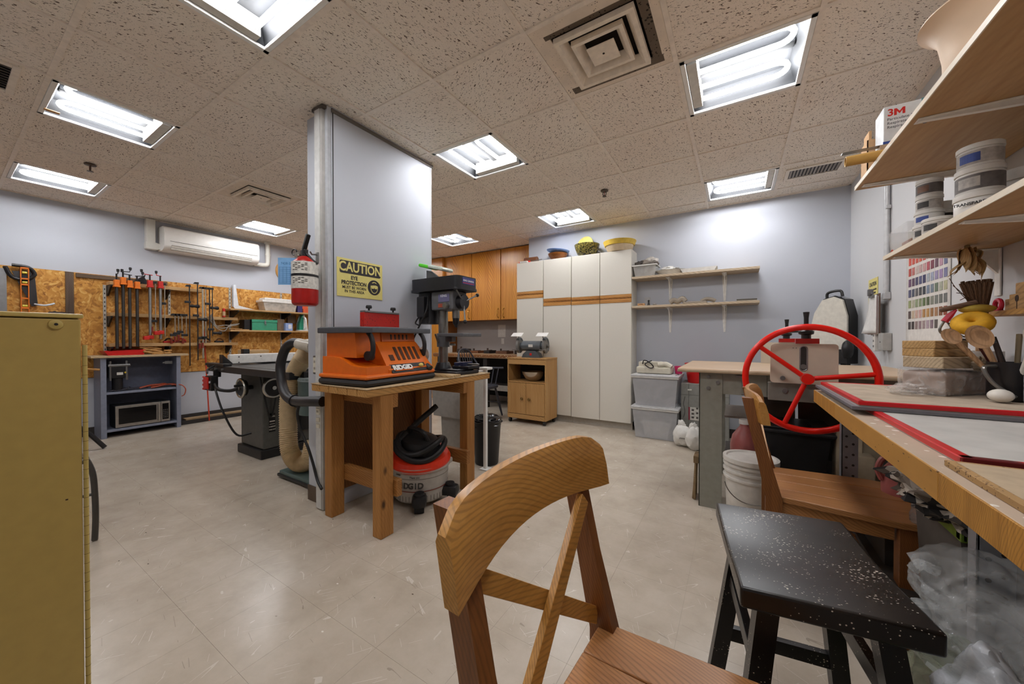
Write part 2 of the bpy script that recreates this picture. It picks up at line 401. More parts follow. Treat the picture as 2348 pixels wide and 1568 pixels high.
obj('channel', G().box(-2.345, -2.262, 1.33, 1.379, 0.0, CEIL - .002, .006), STEEL, rw)
obj('cover', G().box(-2.333, -2.275, 1.324, 1.331, 0.01, CEIL - .01, .003), plain('raceway cover', '#cdccc8', .5), rw)
obj('side_flange', G().box(-2.262, -2.234, 1.352, 1.379, 0.0, CEIL - .002, .003), plain('raceway flange', '#b6b8bc', .5), rw)
obj('top_cap', G().box(-2.36, -2.24, 1.322, 1.38, CEIL - .022, CEIL - .002, .003), plain('raceway cap', '#57504a', .5), rw)
# receptacles on the raceway and stub
BR = plain('receptacle ivory', '#e6e0cf', .4); GM = plain('grey steel plate', '#7d7b79', .4, .6); DK = plain('slot dark', '#2a2725', .6, 0, 0)
rc = thing('power_outlet', 'ivory double outlet in a grey steel box beside the orange sander', 'outlet', (-2.395, 1.37, .88))
obj('box', G().box(-2.43, -2.362, 1.362, 1.379, .875, 1.0, .004), GM, rc)
f_ = obj('faceplate', G().box(-2.42, -2.372, 1.357, 1.363, .888, .988, .004), BR, rc)
for z in (.915, .96):
    for dx in (-.008, .008): obj('slot', G().box(-2.396 + dx - .002, -2.396 + dx + .002, 1.356, 1.358, z - .008, z + .008), DK, f_, smooth=False)
rc = thing('power_outlet', 'stacked pale outlets low on the steel raceway beside the bench leg', 'outlet', (-2.3, 1.325, .54))
for k, (z, h) in enumerate(((.668, .04), (.622, .04), (.575, .028), (.535, .026))):
    f_ = obj('faceplate', G().box(-2.322, -2.285, 1.319, 1.325, z, z + h, .004), BR, rc)
    if k < 2:
        for dx in (-.007, .007): obj('slot', G().box(-2.303 + dx - .002, -2.303 + dx + .002, 1.3185, 1.32, z + .014, z + .028), DK, f_, smooth=False)

# ------------------------------------------------------------------ ceiling: slab, tiles, grid
def ctile():
    m, nt, b = nodes('fissured ceiling tile'); mp = coords(nt, (1, 1, 1), True)
    oi = N(nt, 'ShaderNodeObjectInfo'); rot = N(nt, 'ShaderNodeVectorRotate', rotation_type='Z_AXIS')
    ml = N(nt, 'ShaderNodeMath', operation='MULTIPLY', i_1=6.28); L(nt, oi, 'Random', ml, 0); L(nt, ml, 0, rot, 'Angle')
    L(nt, mp, 0, rot, 'Vector')
    st = N(nt, 'ShaderNodeMapping'); st.inputs['Scale'].default_value = (1.0, 2.3, 1); L(nt, rot, 0, st, 'Vector')
    n1 = N(nt, 'ShaderNodeTexNoise', i_Scale=62.0, i_Detail=2.5, i_Distortion=0.8); L(nt, st, 0, n1, 'Vector')
    v1 = N(nt, 'ShaderNodeTexVoronoi', i_Scale=170.0); L(nt, rot, 0, v1, 'Vector')
    r1 = ramp(nt, [(0.615, (0, 0, 0, 1)), (0.65, (1, 1, 1, 1))]); L(nt, n1, 'Fac', r1, 0)
    r2 = ramp(nt, [(0.14, (1, 1, 1, 1)), (0.2, (0, 0, 0, 1))]); L(nt, v1, 'Distance', r2, 0)
    mxx = N(nt, 'ShaderNodeMath', operation='MAXIMUM'); h2 = N(nt, 'ShaderNodeMath', operation='MULTIPLY', i_1=0.55); L(nt, r2, 0, h2, 0)
    L(nt, r1, 0, mxx, 0); L(nt, h2, 0, mxx, 1)
    n3 = N(nt, 'ShaderNodeTexNoise', i_Scale=2.5, i_Detail=4.0); L(nt, mp, 0, n3, 'Vector')
    rb = ramp(nt, [(0.3, C('#f0e3d5')), (0.7, C('#f6ecdf'))]); L(nt, n3, 'Fac', rb, 0)
    mm = N(nt, 'ShaderNodeMix', data_type='RGBA'); L(nt, mxx, 0, mm, 0); L(nt, rb, 0, mm, 6); mm.inputs[7].default_value = C('#6a594c')
    L(nt, mm, 2, b, 'Base Color'); b.inputs['Roughness'].default_value = 0.9; b.inputs['Specular IOR Level'].default_value = 0.1
    bp = N(nt, 'ShaderNodeBump', i_Strength=0.6, i_Distance=0.003, invert=True); L(nt, mxx, 0, bp, 'Height'); L(nt, bp, 0, b, 'Normal')
    MATS['fissured ceiling tile'] = m; return m
CT = ctile(); BAR = plain('ceiling grid', '#f0e4d6', .5)
ceil = struct('ceiling', G().box(XL - .1, XR + .1, YF - .1, YA + .1, CEIL + .16, CEIL + .3), plain('slab', '#8d857c', .9), 'suspended ceiling of fissured beige tiles')
FIX = {(-1, 1): ('y', 1), (2, 1): ('x', 1), (2, 4): ('x', -1), (-1, 4): ('y', 1), (-4, 4): ('y', -1), (-4, -2): ('y', 1), (-7, -2): ('y', 1), (-1, -2): ('x', 1), (-7, 1): ('y', 1), (-4, 1): ('y', 1), (-7, 4): ('y', 1), (2, -2): ('x', 1), (-1, -5): ('y', 1)}
VENT = {(1, 0), (-5, 0)}
tm = {}
for i in range(-8, 5):
    for j in range(-6, 8):
        if (i, j) in FIX or (i, j) in VENT: continue
        x0, x1 = max(GX + i * TX, XL), min(GX + (i + 1) * TX, XR)
        y0, y1 = max(GY + j * TY, YF), min(GY + (j + 1) * TY, YA)
        if x1 - x0 < .03 or y1 - y0 < .03: continue
        hx, hy = round((x1 - x0) / 2 - .004, 4), round((y1 - y0) / 2 - .004, 4)
        if (hx, hy) not in tm:
            o = obj('tile', G().box(-hx, hx, -hy, hy, .006, .02, .003, 1), CT, ceil, smooth=False); tm[hx, hy] = o
            o.location = ((x0 + x1) / 2, (y0 + y1) / 2, CEIL)
        else: piece('tile', tm[hx, hy], ((x0 + x1) / 2, (y0 + y1) / 2, CEIL), ceil)
for i in range(-7, 5):
    x = GX + i * TX
    if x < XR - .02: obj('grid_bar', G().box(x - .012, x + .012, YF, YA, CEIL - .002, CEIL + .012), BAR, ceil, smooth=False)
for j in range(-5, 7):
    y = GY + j * TY
    obj('grid_bar', G().box(XL, XR, y - .012, y + .012, CEIL - .0012, CEIL + .0115), BAR, ceil, smooth=False)
for a in ((XL, XL + .022, YF, YA), (-2.64, XR, YB - .022, YB), (XR - .022, XR, YF, YB)):
    obj('grid_bar', G().box(a[0], a[1], a[2], a[3], CEIL - .003, CEIL + .012), BAR, ceil, smooth=False)

# ------------------------------------------------------------------ troffer lights with two U tubes each
FRW = plain('troffer white', '#efeeea', .35, 0, .02); REFL = plain('troffer reflector', '#303133', .6, 0.0, .02, 30, .2); SOCK = plain('socket', '#d9d5cc', .5)  # reflector colour darkened to hold back tube glare; real reflectors are white
TUBE = emit('fluorescent tube', '#fbfcff', TUBE_STRENGTH)
LIGHT_LABEL = {(-1, 1): 'square troffer light right of the wall stub, long tubes running away', (2, 1): 'large bright troffer light at upper right beside the dusty square vent',
    (2, 4): 'troffer light nearest the back right corner beside the small register', (-1, 4): 'troffer light above the tall white cabinets',
    (-4, 4): 'small far troffer light above the varnished wood cabinets', (-4, -2): 'big troffer light at upper left with a tan sticker on the lens edge',
    (-7, -2): 'leftmost troffer light close to the left wall by a sprinkler head', (-1, -2): 'nearest troffer light cut off by the top edge of the photo',
    (-7, 1): 'small troffer light near the wall air conditioner',
    (-4, 1): 'troffer light almost hidden behind the wall stub', (-7, 4): 'troffer light in the far left corner, hidden by the wall stub', (2, -2): 'unseen troffer light added overhead above the near end of the clay bench', (-1, -5): 'unseen troffer light added behind the viewer above the foreground chair'}  # overhead and behind-viewer fixtures are out of view, added to fill the near chairs
for (i, j), (ax, sg) in FIX.items():
    cx, cy = GX + (i + .5) * TX, GY + (j + .5) * TY
    t = thing('troffer_light', LIGHT_LABEL[i, j], 'ceiling light', (cx, cy, CEIL), 'recessed fluorescent ceiling lights', world=False)
    hx, hy = TX / 2 - .013, TY / 2 - .013
    g = G()
    for a in ((-hx, hx, -hy, -hy + .026), (-hx, hx, hy - .026, hy), (-hx, -hx + .026, -hy, hy), (hx - .026, hx, -hy, hy)):
        g.box(a[0], a[1], a[2], a[3], -.004, .012, .002, 1)
    obj('frame', g, FRW, t)
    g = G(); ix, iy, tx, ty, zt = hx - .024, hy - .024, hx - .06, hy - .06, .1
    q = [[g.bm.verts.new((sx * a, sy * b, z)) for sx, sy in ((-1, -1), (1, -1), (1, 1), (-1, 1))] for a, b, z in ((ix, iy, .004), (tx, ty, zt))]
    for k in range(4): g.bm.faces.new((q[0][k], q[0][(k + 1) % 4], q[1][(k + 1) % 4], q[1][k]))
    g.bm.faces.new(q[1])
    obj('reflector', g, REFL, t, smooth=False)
    Mx = Matrix.Identity(4) if ax == 'y' else Matrix.Rotation(R(90), 4, 'Z')
    hl = (iy if ax == 'y' else ix)
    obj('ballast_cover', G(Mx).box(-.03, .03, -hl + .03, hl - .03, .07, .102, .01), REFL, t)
    obj('socket_rail', G(Mx).box(-ix + .05, ix - .05, sg * (hl - .055), sg * (hl - .003), .008, .1, .004), SOCK, t)
    for off in (-.135, .135):
        sp = .062; e = sg * (hl - .06); bnd = -sg * (hl - .05 - sp)
        pts = [(off - sp, e, .045), (off - sp, bnd, .045)] + [(off - sp * math.cos(R(a)), bnd - sg * sp * math.sin(R(a)), .045) for a in range(20, 180, 20)] + [(off + sp, bnd, .045), (off + sp, e, .045)]
        u = obj('u_tube', G(Mx).tube(pts, .0135, 8), TUBE, t)
        for s_ in (-sp, sp): obj('end_cap', G(Mx).cyl((off + s_, e, .045), (off + s_, e + sg * .022, .045), .016, n=10), SOCK, u)
    if (i, j) == (-4, -2): obj('sticker', G().box(-.2, -.165, -.265, -.2, -.0065, -.004), plain('tan sticker', '#c99a6a', .6), t, smooth=False)

# ------------------------------------------------------------------ air diffusers, registers, sprinklers
DIF = plain('diffuser enamel', '#efe2d0', .5); GAP_SHADE = plain('shaded gap', '#2e2822', .95, 0, .2)
for (i, j), lab, dirty in (((1, 0), 'big square ceiling diffuser ringed with black dust', 1), ((-5, 0), 'square ceiling diffuser left of the wall stub', 0)):
    cx, cy = GX + (i + .5) * TX, GY + (j + .5) * TY
    t = thing('air_diffuser', lab, 'vent', (cx, cy, CEIL), 'square ceiling diffusers', world=False)
    hx, hy = TX / 2 - .013, TY / 2 - .013
    g = G(); 
    for a in ((-hx, hx, -hy, -.2), (-hx, hx, .2, hy), (-hx, -.21, -.2, .2), (.21, hx, -.2, .2)): g.box(a[0], a[1], a[2], a[3], 0, .008)
    obj('face_plate', g, speck('dusty plate', '#ebdcca', '#5a5046', .06, 90, .7), t, smooth=False)
    obj('throat', G().box(-.21, .21, -.2, .2, .05, .06), GAP_SHADE, t, smooth=False)  # near-black plate carries the shade of the open duct in its colour
    for k, (r0, band, tip, z) in enumerate(((.195, .022, .05, -.03), (.128, .018, .045, -.024))):
        g = G()
        for q in range(4):
            Mq = Matrix.Rotation(q * PI / 2, 4, 'Z'); P = []
            for rr, zz in ((r0, z + .026), (r0, z), (r0 - band, z), (r0 - tip, z + .04), (r0 - tip, z + .044), (r0 - band - .003, z + .006), (r0 - .004, z + .006)): P.append([g.bm.verts.new(Mq @ Vector((sx * rr, -rr, zz))) for sx in (-1, 1)])
            for A_, B_ in zip(P, P[1:]): g.bm.faces.new((A_[0], A_[1], B_[1], B_[0]))
        obj('louver_ring', g, DIF, t, smooth=False)
    obj('center_plate', G().box(-.07, .07, -.066, .066, -.024, -.018, .002, 1), DIF, t)
    obj('center_screw', G().cyl((0, 0, -.024), (0, 0, -.0255), .006, n=8), GAP_SHADE, t)
    if dirty: obj('dust_ring', G().box(-.255, .255, .198, .25, -.0008, 0).box(-.235, .235, -.225, -.198, -.0008, 0).box(.205, .25, -.2, .2, -.0008, 0), speck('dust stain', '#6d6053', '#2e2822', .16, 60, .95), t, smooth=False)
SPR = plain('sprinkler bronze', '#5b4c3f', .45, .5)
for x, y, lab in ((-1.14, 3.608, 'bronze sprinkler head on the ceiling before the white cabinets'), (-4.722, .737, 'bronze sprinkler head between the two left ceiling lights')):
    t = thing('sprinkler_head', lab, 'sprinkler', (x, y, CEIL), 'ceiling sprinkler heads', world=False)
    obj('escutcheon', G().lathe([(.0, -.001), (.038, -.001), (.036, -.008), (.014, -.012), (0, -.012)], n=20), SPR, t)
    obj('frame_arm', G().tube([(-.012, 0, -.012), (-.018, 0, -.03), (-.014, 0, -.046), (0, 0, -.056)], .004, 8).tube([(.012, 0, -.012), (.018, 0, -.03), (.014, 0, -.046), (0, 0, -.056)], .004, 8), SPR, t)
    obj('bulb', G().cyl((0, 0, -.01), (0, 0, -.055), .004, n=8), plain('glass red', '#7a2a20', .2), t)
    obj('deflector', G().lathe([(0, -.056), (.02, -.058), (.021, -.061), (0, -.061)], n=16), SPR, t)
GR = plain('register frame', '#efe4d6', .5)
for x0, x1, y0, y1, lab, n in ((.40, .75, 4.06, 4.25, 'small louvered ceiling register by the back right corner', 14), (-3.74, -3.4, .02, .25, 'louvered ceiling register at the far left of the ceiling', 10)):
    t = thing('ceiling_register', lab, 'vent', ((x0 + x1) / 2, (y0 + y1) / 2, CEIL), 'louvered ceiling registers')
    z = CEIL + .001
    g = G()
    for a in ((x0 - .03, x1 + .03, y0 - .03, y0), (x0 - .03, x1 + .03, y1, y1 + .03), (x0 - .03, x0, y0, y1), (x1, x1 + .03, y0, y1)): g.box(a[0], a[1], a[2], a[3], z - .006, z + .006, .002, 1)
    obj('frame', g, GR, t); obj('backing', G().box(x0, x1, y0, y1, z + .003, z + .0055), DK, t, smooth=False)
    for k in range(n):
        xx = x0 + (k + .5) * (x1 - x0) / n
        obj('slat', G(Matrix.Translation((xx, (y0 + y1) / 2, z - .002)) @ Matrix.Rotation(R(35), 4, 'Y')).box(-.007, .007, -(y1 - y0) / 2, (y1 - y0) / 2, -.001, .001), plain('register slat', '#8b8178', .5), t, smooth=False)
# ------------------------------------------------------------------ LEFT WALL
def osb():
    m, nt, b = nodes('oriented strand board'); mp = coords(nt, (1, 1, 1))
    n0 = N(nt, 'ShaderNodeTexNoise', i_Scale=9.0, i_Detail=2.0); L(nt, mp, 0, n0, 'Vector')
    mx = N(nt, 'ShaderNodeMix', data_type='VECTOR', i_0=0.12); L(nt, mp, 0, mx, 4); L(nt, n0, 'Color', mx, 5)
    v = N(nt, 'ShaderNodeTexVoronoi', i_Scale=38.0); L(nt, mx, 1, v, 'Vector')
    st = N(nt, 'ShaderNodeMapping'); st.inputs['Scale'].default_value = (1, 2.2, .8); L(nt, mx, 1, st, 'Vector')
    v2 = N(nt, 'ShaderNodeTexVoronoi', i_Scale=30.0); L(nt, st, 0, v2, 'Vector')
    ad = N(nt, 'ShaderNodeMix', data_type='RGBA', i_0=0.5); L(nt, v, 'Color', ad, 6); L(nt, v2, 'Color', ad, 7)
    r = ramp(nt, [(0.15, C('#94602a')), (0.4, C('#bd8239')), (0.6, C('#cf9649')), (0.85, C('#e0b46c'))]); L(nt, ad, 2, r, 0)
    n2 = N(nt, 'ShaderNodeTexNoise', i_Scale=1.3, i_Detail=4.0); L(nt, mp, 0, n2, 'Vector')
    L(nt, r, 0, b, 'Base Color'); b.inputs['Roughness'].default_value = .6; b.inputs['Specular IOR Level'].default_value = .3
    bp = N(nt, 'ShaderNodeBump', i_Strength=.25, i_Distance=.002); L(nt, v, 'Distance', bp, 'Height'); L(nt, bp, 0, b, 'Normal')
    MATS['osb'] = m; return m
OSB = osb()
pl = struct('wall_panel_left', G().box(XL, XL + .006, YF, 3.9, .665, 1.855), plain('panel backing', '#5a3b1c', .9), 'particle board tool panel on the left wall')
for y0, y1 in ((-1.6, -.41), (-.408, .81), (.812, 2.03), (2.032, 3.03), (3.032, 3.9)):
    obj('panel', G().box(XL + .004, XL + .02, y0, y1, .67, 1.853, .001, 1), OSB, pl, smooth=False)
DSTR = wood('weathered grey-brown strip', '#4a3a2f', '#6d5a4a', 'z', 1.2, .7)
DSTRY = wood('weathered brown rail', '#4f3c2c', '#75604c', 'y', 1.2, .7)
tag(obj('batten', G().box(-6.26, -6.238, .785, .845, .67, 1.85, .003), DSTR), 'dark vertical wood batten on the tool panel', 'batten')
tag(obj('batten', G().box(-6.26, -6.235, .86, 1.62, 1.80, 1.845, .003), DSTRY), 'dark horizontal wood rail along the top of the tool panel', 'batten')

# air conditioner
ACW = plain('air conditioner plastic', '#e9e6e0', .28, 0, .02); ACD = plain('air conditioner shadow line', '#6f6a64', .5, 0, .02)
t = thing('air_conditioner', 'white wall-mounted split air conditioner under the ceiling', 'air conditioner', (-6.16, 2.07, 2.22))
prof = [(-6.28, 2.225), (-6.13, 2.222), (-6.075, 2.245), (-6.05, 2.29), (-6.045, 2.42), (-6.06, 2.50), (-6.10, 2.525), (-6.28, 2.53)]
obj('body', G().prism(prof, 'y', 1.55, 2.60), ACW, t, angle=50)
obj('end_cap', G().prism([(a * 1.0 + (0 if a < -6.2 else .002), b) for a, b in prof], 'y', 1.545, 1.58), ACW, t, angle=50)
obj('front_seam', G().box(-6.0465, -6.0435, 1.60, 2.58, 2.338, 2.343), ACD, t, smooth=False)
M_ = Matrix.Translation((-6.053, 0, 2.264)) @ Matrix.Rotation(R(-60), 4, 'Y') @ Matrix.Rotation(PI, 4, 'X') @ Matrix.Translation((0, -4.11, 0))
fl = obj('louver', G(M_).box(-.028, .028, 1.61, 2.50, -.001, .005, .002), plain('louver plastic', '#dcd8d0', .35), t)
for a, b_ in ((-.002, .002), (-.031, -.028), (.028, .031)): obj('louver_gap', G(M_).box(a, b_, 1.61, 2.50, .003, .0058), ACD, fl, smooth=False)
PV = plain('line cover vinyl', '#dedbd2', .4, 0, .02)
t = thing('line_set_cover', 'white square line cover left of the air conditioner', 'pipe', (-6.24, 1.46, 2.23))
obj('vertical_run', G().box(-6.28, -6.20, 1.418, 1.505, 2.235, CEIL - .004, .008), PV, t)
obj('elbow', G().box(-6.283, -6.195, 1.412, 1.53, 2.228, 2.32, .014), PV, t)
obj('horizontal_run', G().box(-6.28, -6.20, 1.50, 1.56, 2.238, 2.315, .006), PV, t)
t = thing('drain_pipe', 'white round drain pipe right of the air conditioner', 'pipe', (-6.22, 2.78, 2.23))
obj('pipe', G().tube(spline([(-6.2, 2.59, 2.245), (-6.2, 2.70, 2.245), (-6.2, 2.765, 2.26), (-6.2, 2.78, 2.32), (-6.2, 2.78, CEIL - .004)], 6), .032, 14), PV, t)
obj('collar', G().cyl((-6.2, 2.78, CEIL - .03), (-6.2, 2.78, CEIL - .004), .045, n=16), PV, t)
obj('coupling', G().cyl((-6.2, 2.78, 2.40), (-6.2, 2.78, 2.43), .037, n=16), PV, t)
# wall clock
t = thing('wall_clock', 'round light wood wall clock with white dial', 'clock', (-6.27, 3.096, 2.03))
c = (-6.26, 3.096, 2.21)
obj('rim', G().lathe([(.118, -.02), (.172, -.02), (.176, .004), (.155, .022), (.128, .018), (.118, .0)], c, 40, 'x'), wood('clock wood', '#b5803f', '#d3a05a', 'y', 1, .4), t)
obj('dial', G().lathe([(0, -.004), (.122, -.004), (.122, -.012), (0, -.012)], c, 36, 'x'), plain('clock dial', '#eceae6', .3), t)
for a, l, wd in ((150, .06, .006), (95, .09, .004)):
    M_ = Matrix.Translation((c[0], c[1], c[2])) @ Matrix.Rotation(R(a), 4, 'X')
    obj('hand', G(M_).box(-.003, -.001, -wd, wd, -.01, l), DK, t, smooth=False)
for k in range(12):
    M_ = Matrix.Translation(c) @ Matrix.Rotation(R(30 * k), 4, 'X')
    obj('hour_mark', G(M_).box(-.004, -.002, -.003, .003, .095, .112), DK, t, smooth=False)

# wooden shelves on the panel
PINEY = wood('pine shelf edge', '#b98d58', '#d6b07c', 'y', 1, .6); IRON = plain('black iron', '#272423', .5, .4); STD = plain('slotted standard', '#bfb9ae', .4, .5)
def wall_shelf(label, y0, y1, z, x1, th, brk, group='wood shelves on the tool panel'):
    t = thing('wall_shelf', label, 'shelf', (-6.2, (y0 + y1) / 2, z), group)
    obj('board', G().box(-6.258, x1, y0, y1, z, z + th, .003), PINEY, t)
    for y in brk: obj('bracket', G().prism([(-6.258, z - .12), (-6.258, z), (x1 + .02, z), (x1 + .02, z - .02), (-6.23, z - .12)], 'y', y - .008, y + .008), IRON, t)
wall_shelf('upper lumber rail holding the pipe clamps', 1.09, 1.95, 1.735, -6.10, .04, (1.1, 1.6))
wall_shelf('middle lumber rail behind the hanging clamps', 1.09, 2.34, 1.375, -6.10, .04, (1.1, 1.6, 2.25))
wall_shelf('low lumber rail above the grey cabinet', 1.08, 2.34, 1.02, -6.10, .04, (1.1, 1.6, 2.25))
wall_shelf('plank shelf carrying the white lidded box', 2.21, 3.62, 1.515, -5.99, .022, (2.3, 3.0))
wall_shelf('plank shelf carrying the green toolbox', 2.21, 3.62, 1.215, -5.99, .022, (2.3, 3.0))
for y, z0, z1, lab in ((1.075, .96, 1.74, 'slotted metal shelf standard left of the orange clamps'), (1.64, 1.42, 1.73, 'short slotted shelf standard behind the clamp rail'),
                       (2.30, .85, 1.85, 'slotted shelf standard at the left end of the plank shelves'), (2.995, .75, 1.85, 'slotted shelf standard behind the wood block')):
    t = thing('shelf_standard', lab, 'rail', (-6.25, y, z0), 'slotted shelf standards')
    obj('channel', G().box(-6.26, -6.248, y - .013, y + .013, z0, z1, .002, 1), STD, t)
    g = G()
    for k in range(int((z1 - z0) / .05)): g.box(-6.2485, -6.2475, y - .004, y + .004, z0 + .02 + k * .05, z0 + .04 + k * .05)
    obj('slots', g, DK, t, smooth=False)

# clamps
PIPE = plain('dark iron pipe', '#45423f', .45, .7); PIPES = plain('galvanised pipe', '#8d8d8c', .35, .8); ORG = plain('orange enamel', '#e2761b', .4); RED = plain('red enamel', '#c5241a', .4); BLK = plain('black steel', '#222021', .42, .2); STLB = plain('bar steel', '#a39a8c', .35, .7)
def pipe_clamp(label, y, ztop, zbot, pm, hm, crank, group):
    x = -6.05; t = thing('pipe_clamp', label, 'clamp', (x, y, zbot), group)
    obj('pipe', G().cyl((x, y, zbot), (x, y, ztop - .06), .0145, n=12), pm, t)
    h = obj('head', G().box(x - .025, x + .03, y - .022, y + .022, ztop - .085, ztop - .01, .006).box(x - .03, x + .036, y - .027, y + .027, ztop - .095, ztop - .078, .003), hm, t)
    obj('screw', G().cyl((x, y, ztop - .01), (x, y, ztop + .06), .008, n=10), IRON, h)
    d = crank
    cr = obj('crank', G().tube([(x, y - .02 * d, ztop + .055), (x, y + .055 * d, ztop + .062), (x, y + .06 * d, ztop + .085)], .005, 8), IRON if hm is ORG else hm, t)
    obj('knob', G().lathe([(0, .08), (.010, .08), (.014, .105), (.010, .115), (0, .115)], (x, y + .06 * d, ztop), 12), BLK, cr)
    return t
OC = 'orange-headed pipe clamps'
pipe_clamp('leftmost orange-headed pipe clamp on the tool panel', 1.134, 1.80, 1.0, PIPE, ORG, .2, OC)
pipe_clamp('second orange-headed pipe clamp from the left, head raised highest', 1.186, 1.835, 1.0, PIPE, ORG, 1, OC)
pipe_clamp('third orange-headed pipe clamp from the left', 1.239, 1.805, 1.0, PIPE, ORG, -1, OC)
pipe_clamp('rightmost orange-headed pipe clamp, crank turned right', 1.301, 1.80, 1.02, PIPE, ORG, .8, OC)
RCG = 'red-headed pipe clamps'
for y, lab, zz in ((1.412, 'red-headed pipe clamp with long red crank', 1.10), (1.505, 'red-headed pipe clamp with a red lower jaw, right of its twin', 1.11)):
    t = pipe_clamp(lab, y, 1.83, zz, PIPES, RED, -1.2 if y < 1.45 else -.6, RCG)
    zj = 1.13 if y < 1.45 else 1.19
    obj('lower_jaw', G().box(-6.075, -6.01, y - .024, y + .024, zj - .02, zj + .025, .006).box(-6.05, -5.98, y - .07, y - .02, zj - .03, zj + .015, .006), RED, t)
def bar_clamp(label, y, ztop, zbot, jaw, bm, jm, handle, group, w=.006, x=-6.05, hl=.07):
    t = thing('bar_clamp', label, 'clamp', (x, y, zbot), group)
    obj('bar', G().box(x - .004, x + .004, y - w, y + w, zbot, ztop, .001, 1), bm, t)
    obj('fixed_jaw', G().prism([(y - .045, ztop - .012), (y - .03, ztop + .012), (y + .012, ztop + .014), (y + .012, ztop - .014)], 'x', x - .008, x + .008), jm, t)
    j = obj('sliding_jaw', G().box(x - .009, x + .009, y - .05, y + .014, jaw - .015, jaw + .015, .004), jm, t)
    if handle:
        obj('grip', G().lathe([(0, 0), (.012, 0), (.02, .02), (.016, .05), (.026, .085), (.02, .1), (0, .1)], (x, y + .0, jaw - .05), 12, 'y'), BLK, j)
    else:
        obj('screw', G().cyl((x, y - .035, jaw + .03), (x, y - .035, jaw - hl), .005, n=8), bm, j)
        obj('grip', G().cyl((x, y - .035, jaw - hl), (x, y - .035, jaw - hl - .07), .012, n=10), MATS['clamp handle red'], j)
    return t
plain('clamp handle red', '#7c2a1c', .45)
BC = 'steel bar clamps hanging from the rails'
bar_clamp('thin steel bar clamp between the two red pipe clamps', 1.46, 1.80, 1.18, 1.33, STLB, IRON, False, BC, .004)
bar_clamp('thin steel bar clamp right of the red pipe clamps', 1.545, 1.79, 1.14, 1.55, STLB, IRON, False, BC, .004)
bar_clamp('black bar clamp with black pistol grip, left of the tall pair', 1.785, 1.80, .76, 1.59, BLK, BLK, True, BC, .006)
bar_clamp('black bar clamp reaching highest, grip halfway down', 1.868, 1.845, .83, 1.42, BLK, BLK, True, BC, .006)
bar_clamp('pale steel bar clamp, longest of the right cluster', 1.922, 1.79, .85, 1.12, STLB, BLK, False, BC, .009)
bar_clamp('pale steel bar clamp beside the longest one', 1.952, 1.79, 1.05, 1.13, STLB, BLK, False, BC, .006)
bar_clamp('dark bar clamp with a black grip sticking right at its top', 1.985, 1.785, 1.10, 1.58, BLK, BLK, True, BC, .006, -6.02)
bar_clamp('rightmost dark bar clamp with its grip low down', 2.01, 1.785, 1.15, 1.24, BLK, BLK, True, BC, .005, -6.0)
for k, y in enumerate((1.648, 1.682, 1.716, 1.759)):
    bar_clamp(['short bar clamp, first under the middle rail', 'short bar clamp, second under the middle rail', 'short bar clamp, third under the middle rail', 'short bar clamp, fourth under the middle rail'][k],
              y, 1.42, 1.12 + .03 * (k % 2), 1.16 + .02 * (k % 3), STLB, BLK, False, 'short bar clamps under the middle rail', .004, -6.08, .04)
tag(obj('red_pole', G().cyl((-5.98, 1.96, .02), (-6.2, 1.98, 1.22), .008, n=8), plain('red pole', '#b8391c', .4)), 'thin red-orange pole leaning against the tool panel', 'pole')
# cords on a hook, red torch-like tube, things at the left
CORDG = plain('grey cord', '#8f887e', .5)
g = G()
for k in range(3):
    g.tube(spline([(-6.08, 2.03, 1.45), (-6.06, 2.0 + .02 * k, 1.38), (-6.05, 2.07, 1.26 + .015 * k), (-6.05, 2.16, 1.22 + .04 * k), (-6.05, 2.22 + .03 * k, 1.30), (-6.08, 2.35, 1.33)], 5), .006, 6)
tag(obj('cord_coil', g, CORDG), 'grey cord looped over the middle lumber rail', 'cord')
t = thing('glue_bottle', 'small red-capped clear tube on the middle rail', 'bottle', (-6.09, 2.17, 1.415))
obj('tube', G().lathe([(0, 0), (.018, 0), (.018, .07), (.012, .085), (0, .085)], (-6.09, 2.17, 1.415), 14), plain('amber clear', '#c7a27c', .2), t)
obj('cap', G().lathe([(0, .08), (.018, .08), (.016, .12), (0, .12)], (-6.09, 2.17, 1.415), 14), RED, t)
obj('base_band', G().lathe([(0, -.0), (.019, -.0), (.019, .018), (0, .018)], (-6.09, 2.17, 1.415), 14), RED, t)
tag(obj('angle_bracket', G().box(-6.258, -6.245, 2.325, 2.355, 1.58, 1.90, .004).prism([(2.33, 1.575), (2.33, 1.90), (2.36, 1.90), (2.395, 1.60), (2.60, 1.552), (2.60, 1.538), (2.36, 1.538)], 'x', -6.225, -6.215), plain('white bracket', '#dde2e8', .35)), 'white L-shaped plastic bracket standing on the upper plank shelf', 'bracket')
tag(obj('black_bracket', G().prism([(1.335, 1.775), (1.335, 1.84), (1.40, 1.90), (1.39, 1.86), (1.43, 1.775)], 'x', -6.18, -6.15).cyl((-6.165, 1.31, 1.80), (-6.165, 1.36, 1.80), .03, n=14), BLK), 'small black tool head lying on the upper lumber rail', 'tool')
t = thing('lidded_box', 'clear plastic box with white lid on the upper plank shelf', 'box', (-6.1, 2.87, 1.537))
obj('bin', G().prism([(2.67, 1.537), (2.64, 1.67), (3.13, 1.67), (3.10, 1.537)], 'x', -6.22, -6.03), plain('cloudy plastic', '#b5aca1', .3, 0, .2, 14), t)
obj('lid', G().box(-6.235, -6.02, 2.625, 3.145, 1.665, 1.70, .008).box(-6.22, -6.03, 2.66, 3.11, 1.695, 1.735, .015), plain('white lid', '#ece9e4', .35), t)
TBG = plain('green steel toolbox', '#3f9a78', .38)
t = thing('toolbox', 'green metal toolbox with a hasp on the lower plank shelf', 'toolbox', (-6.12, 2.66, 1.237))
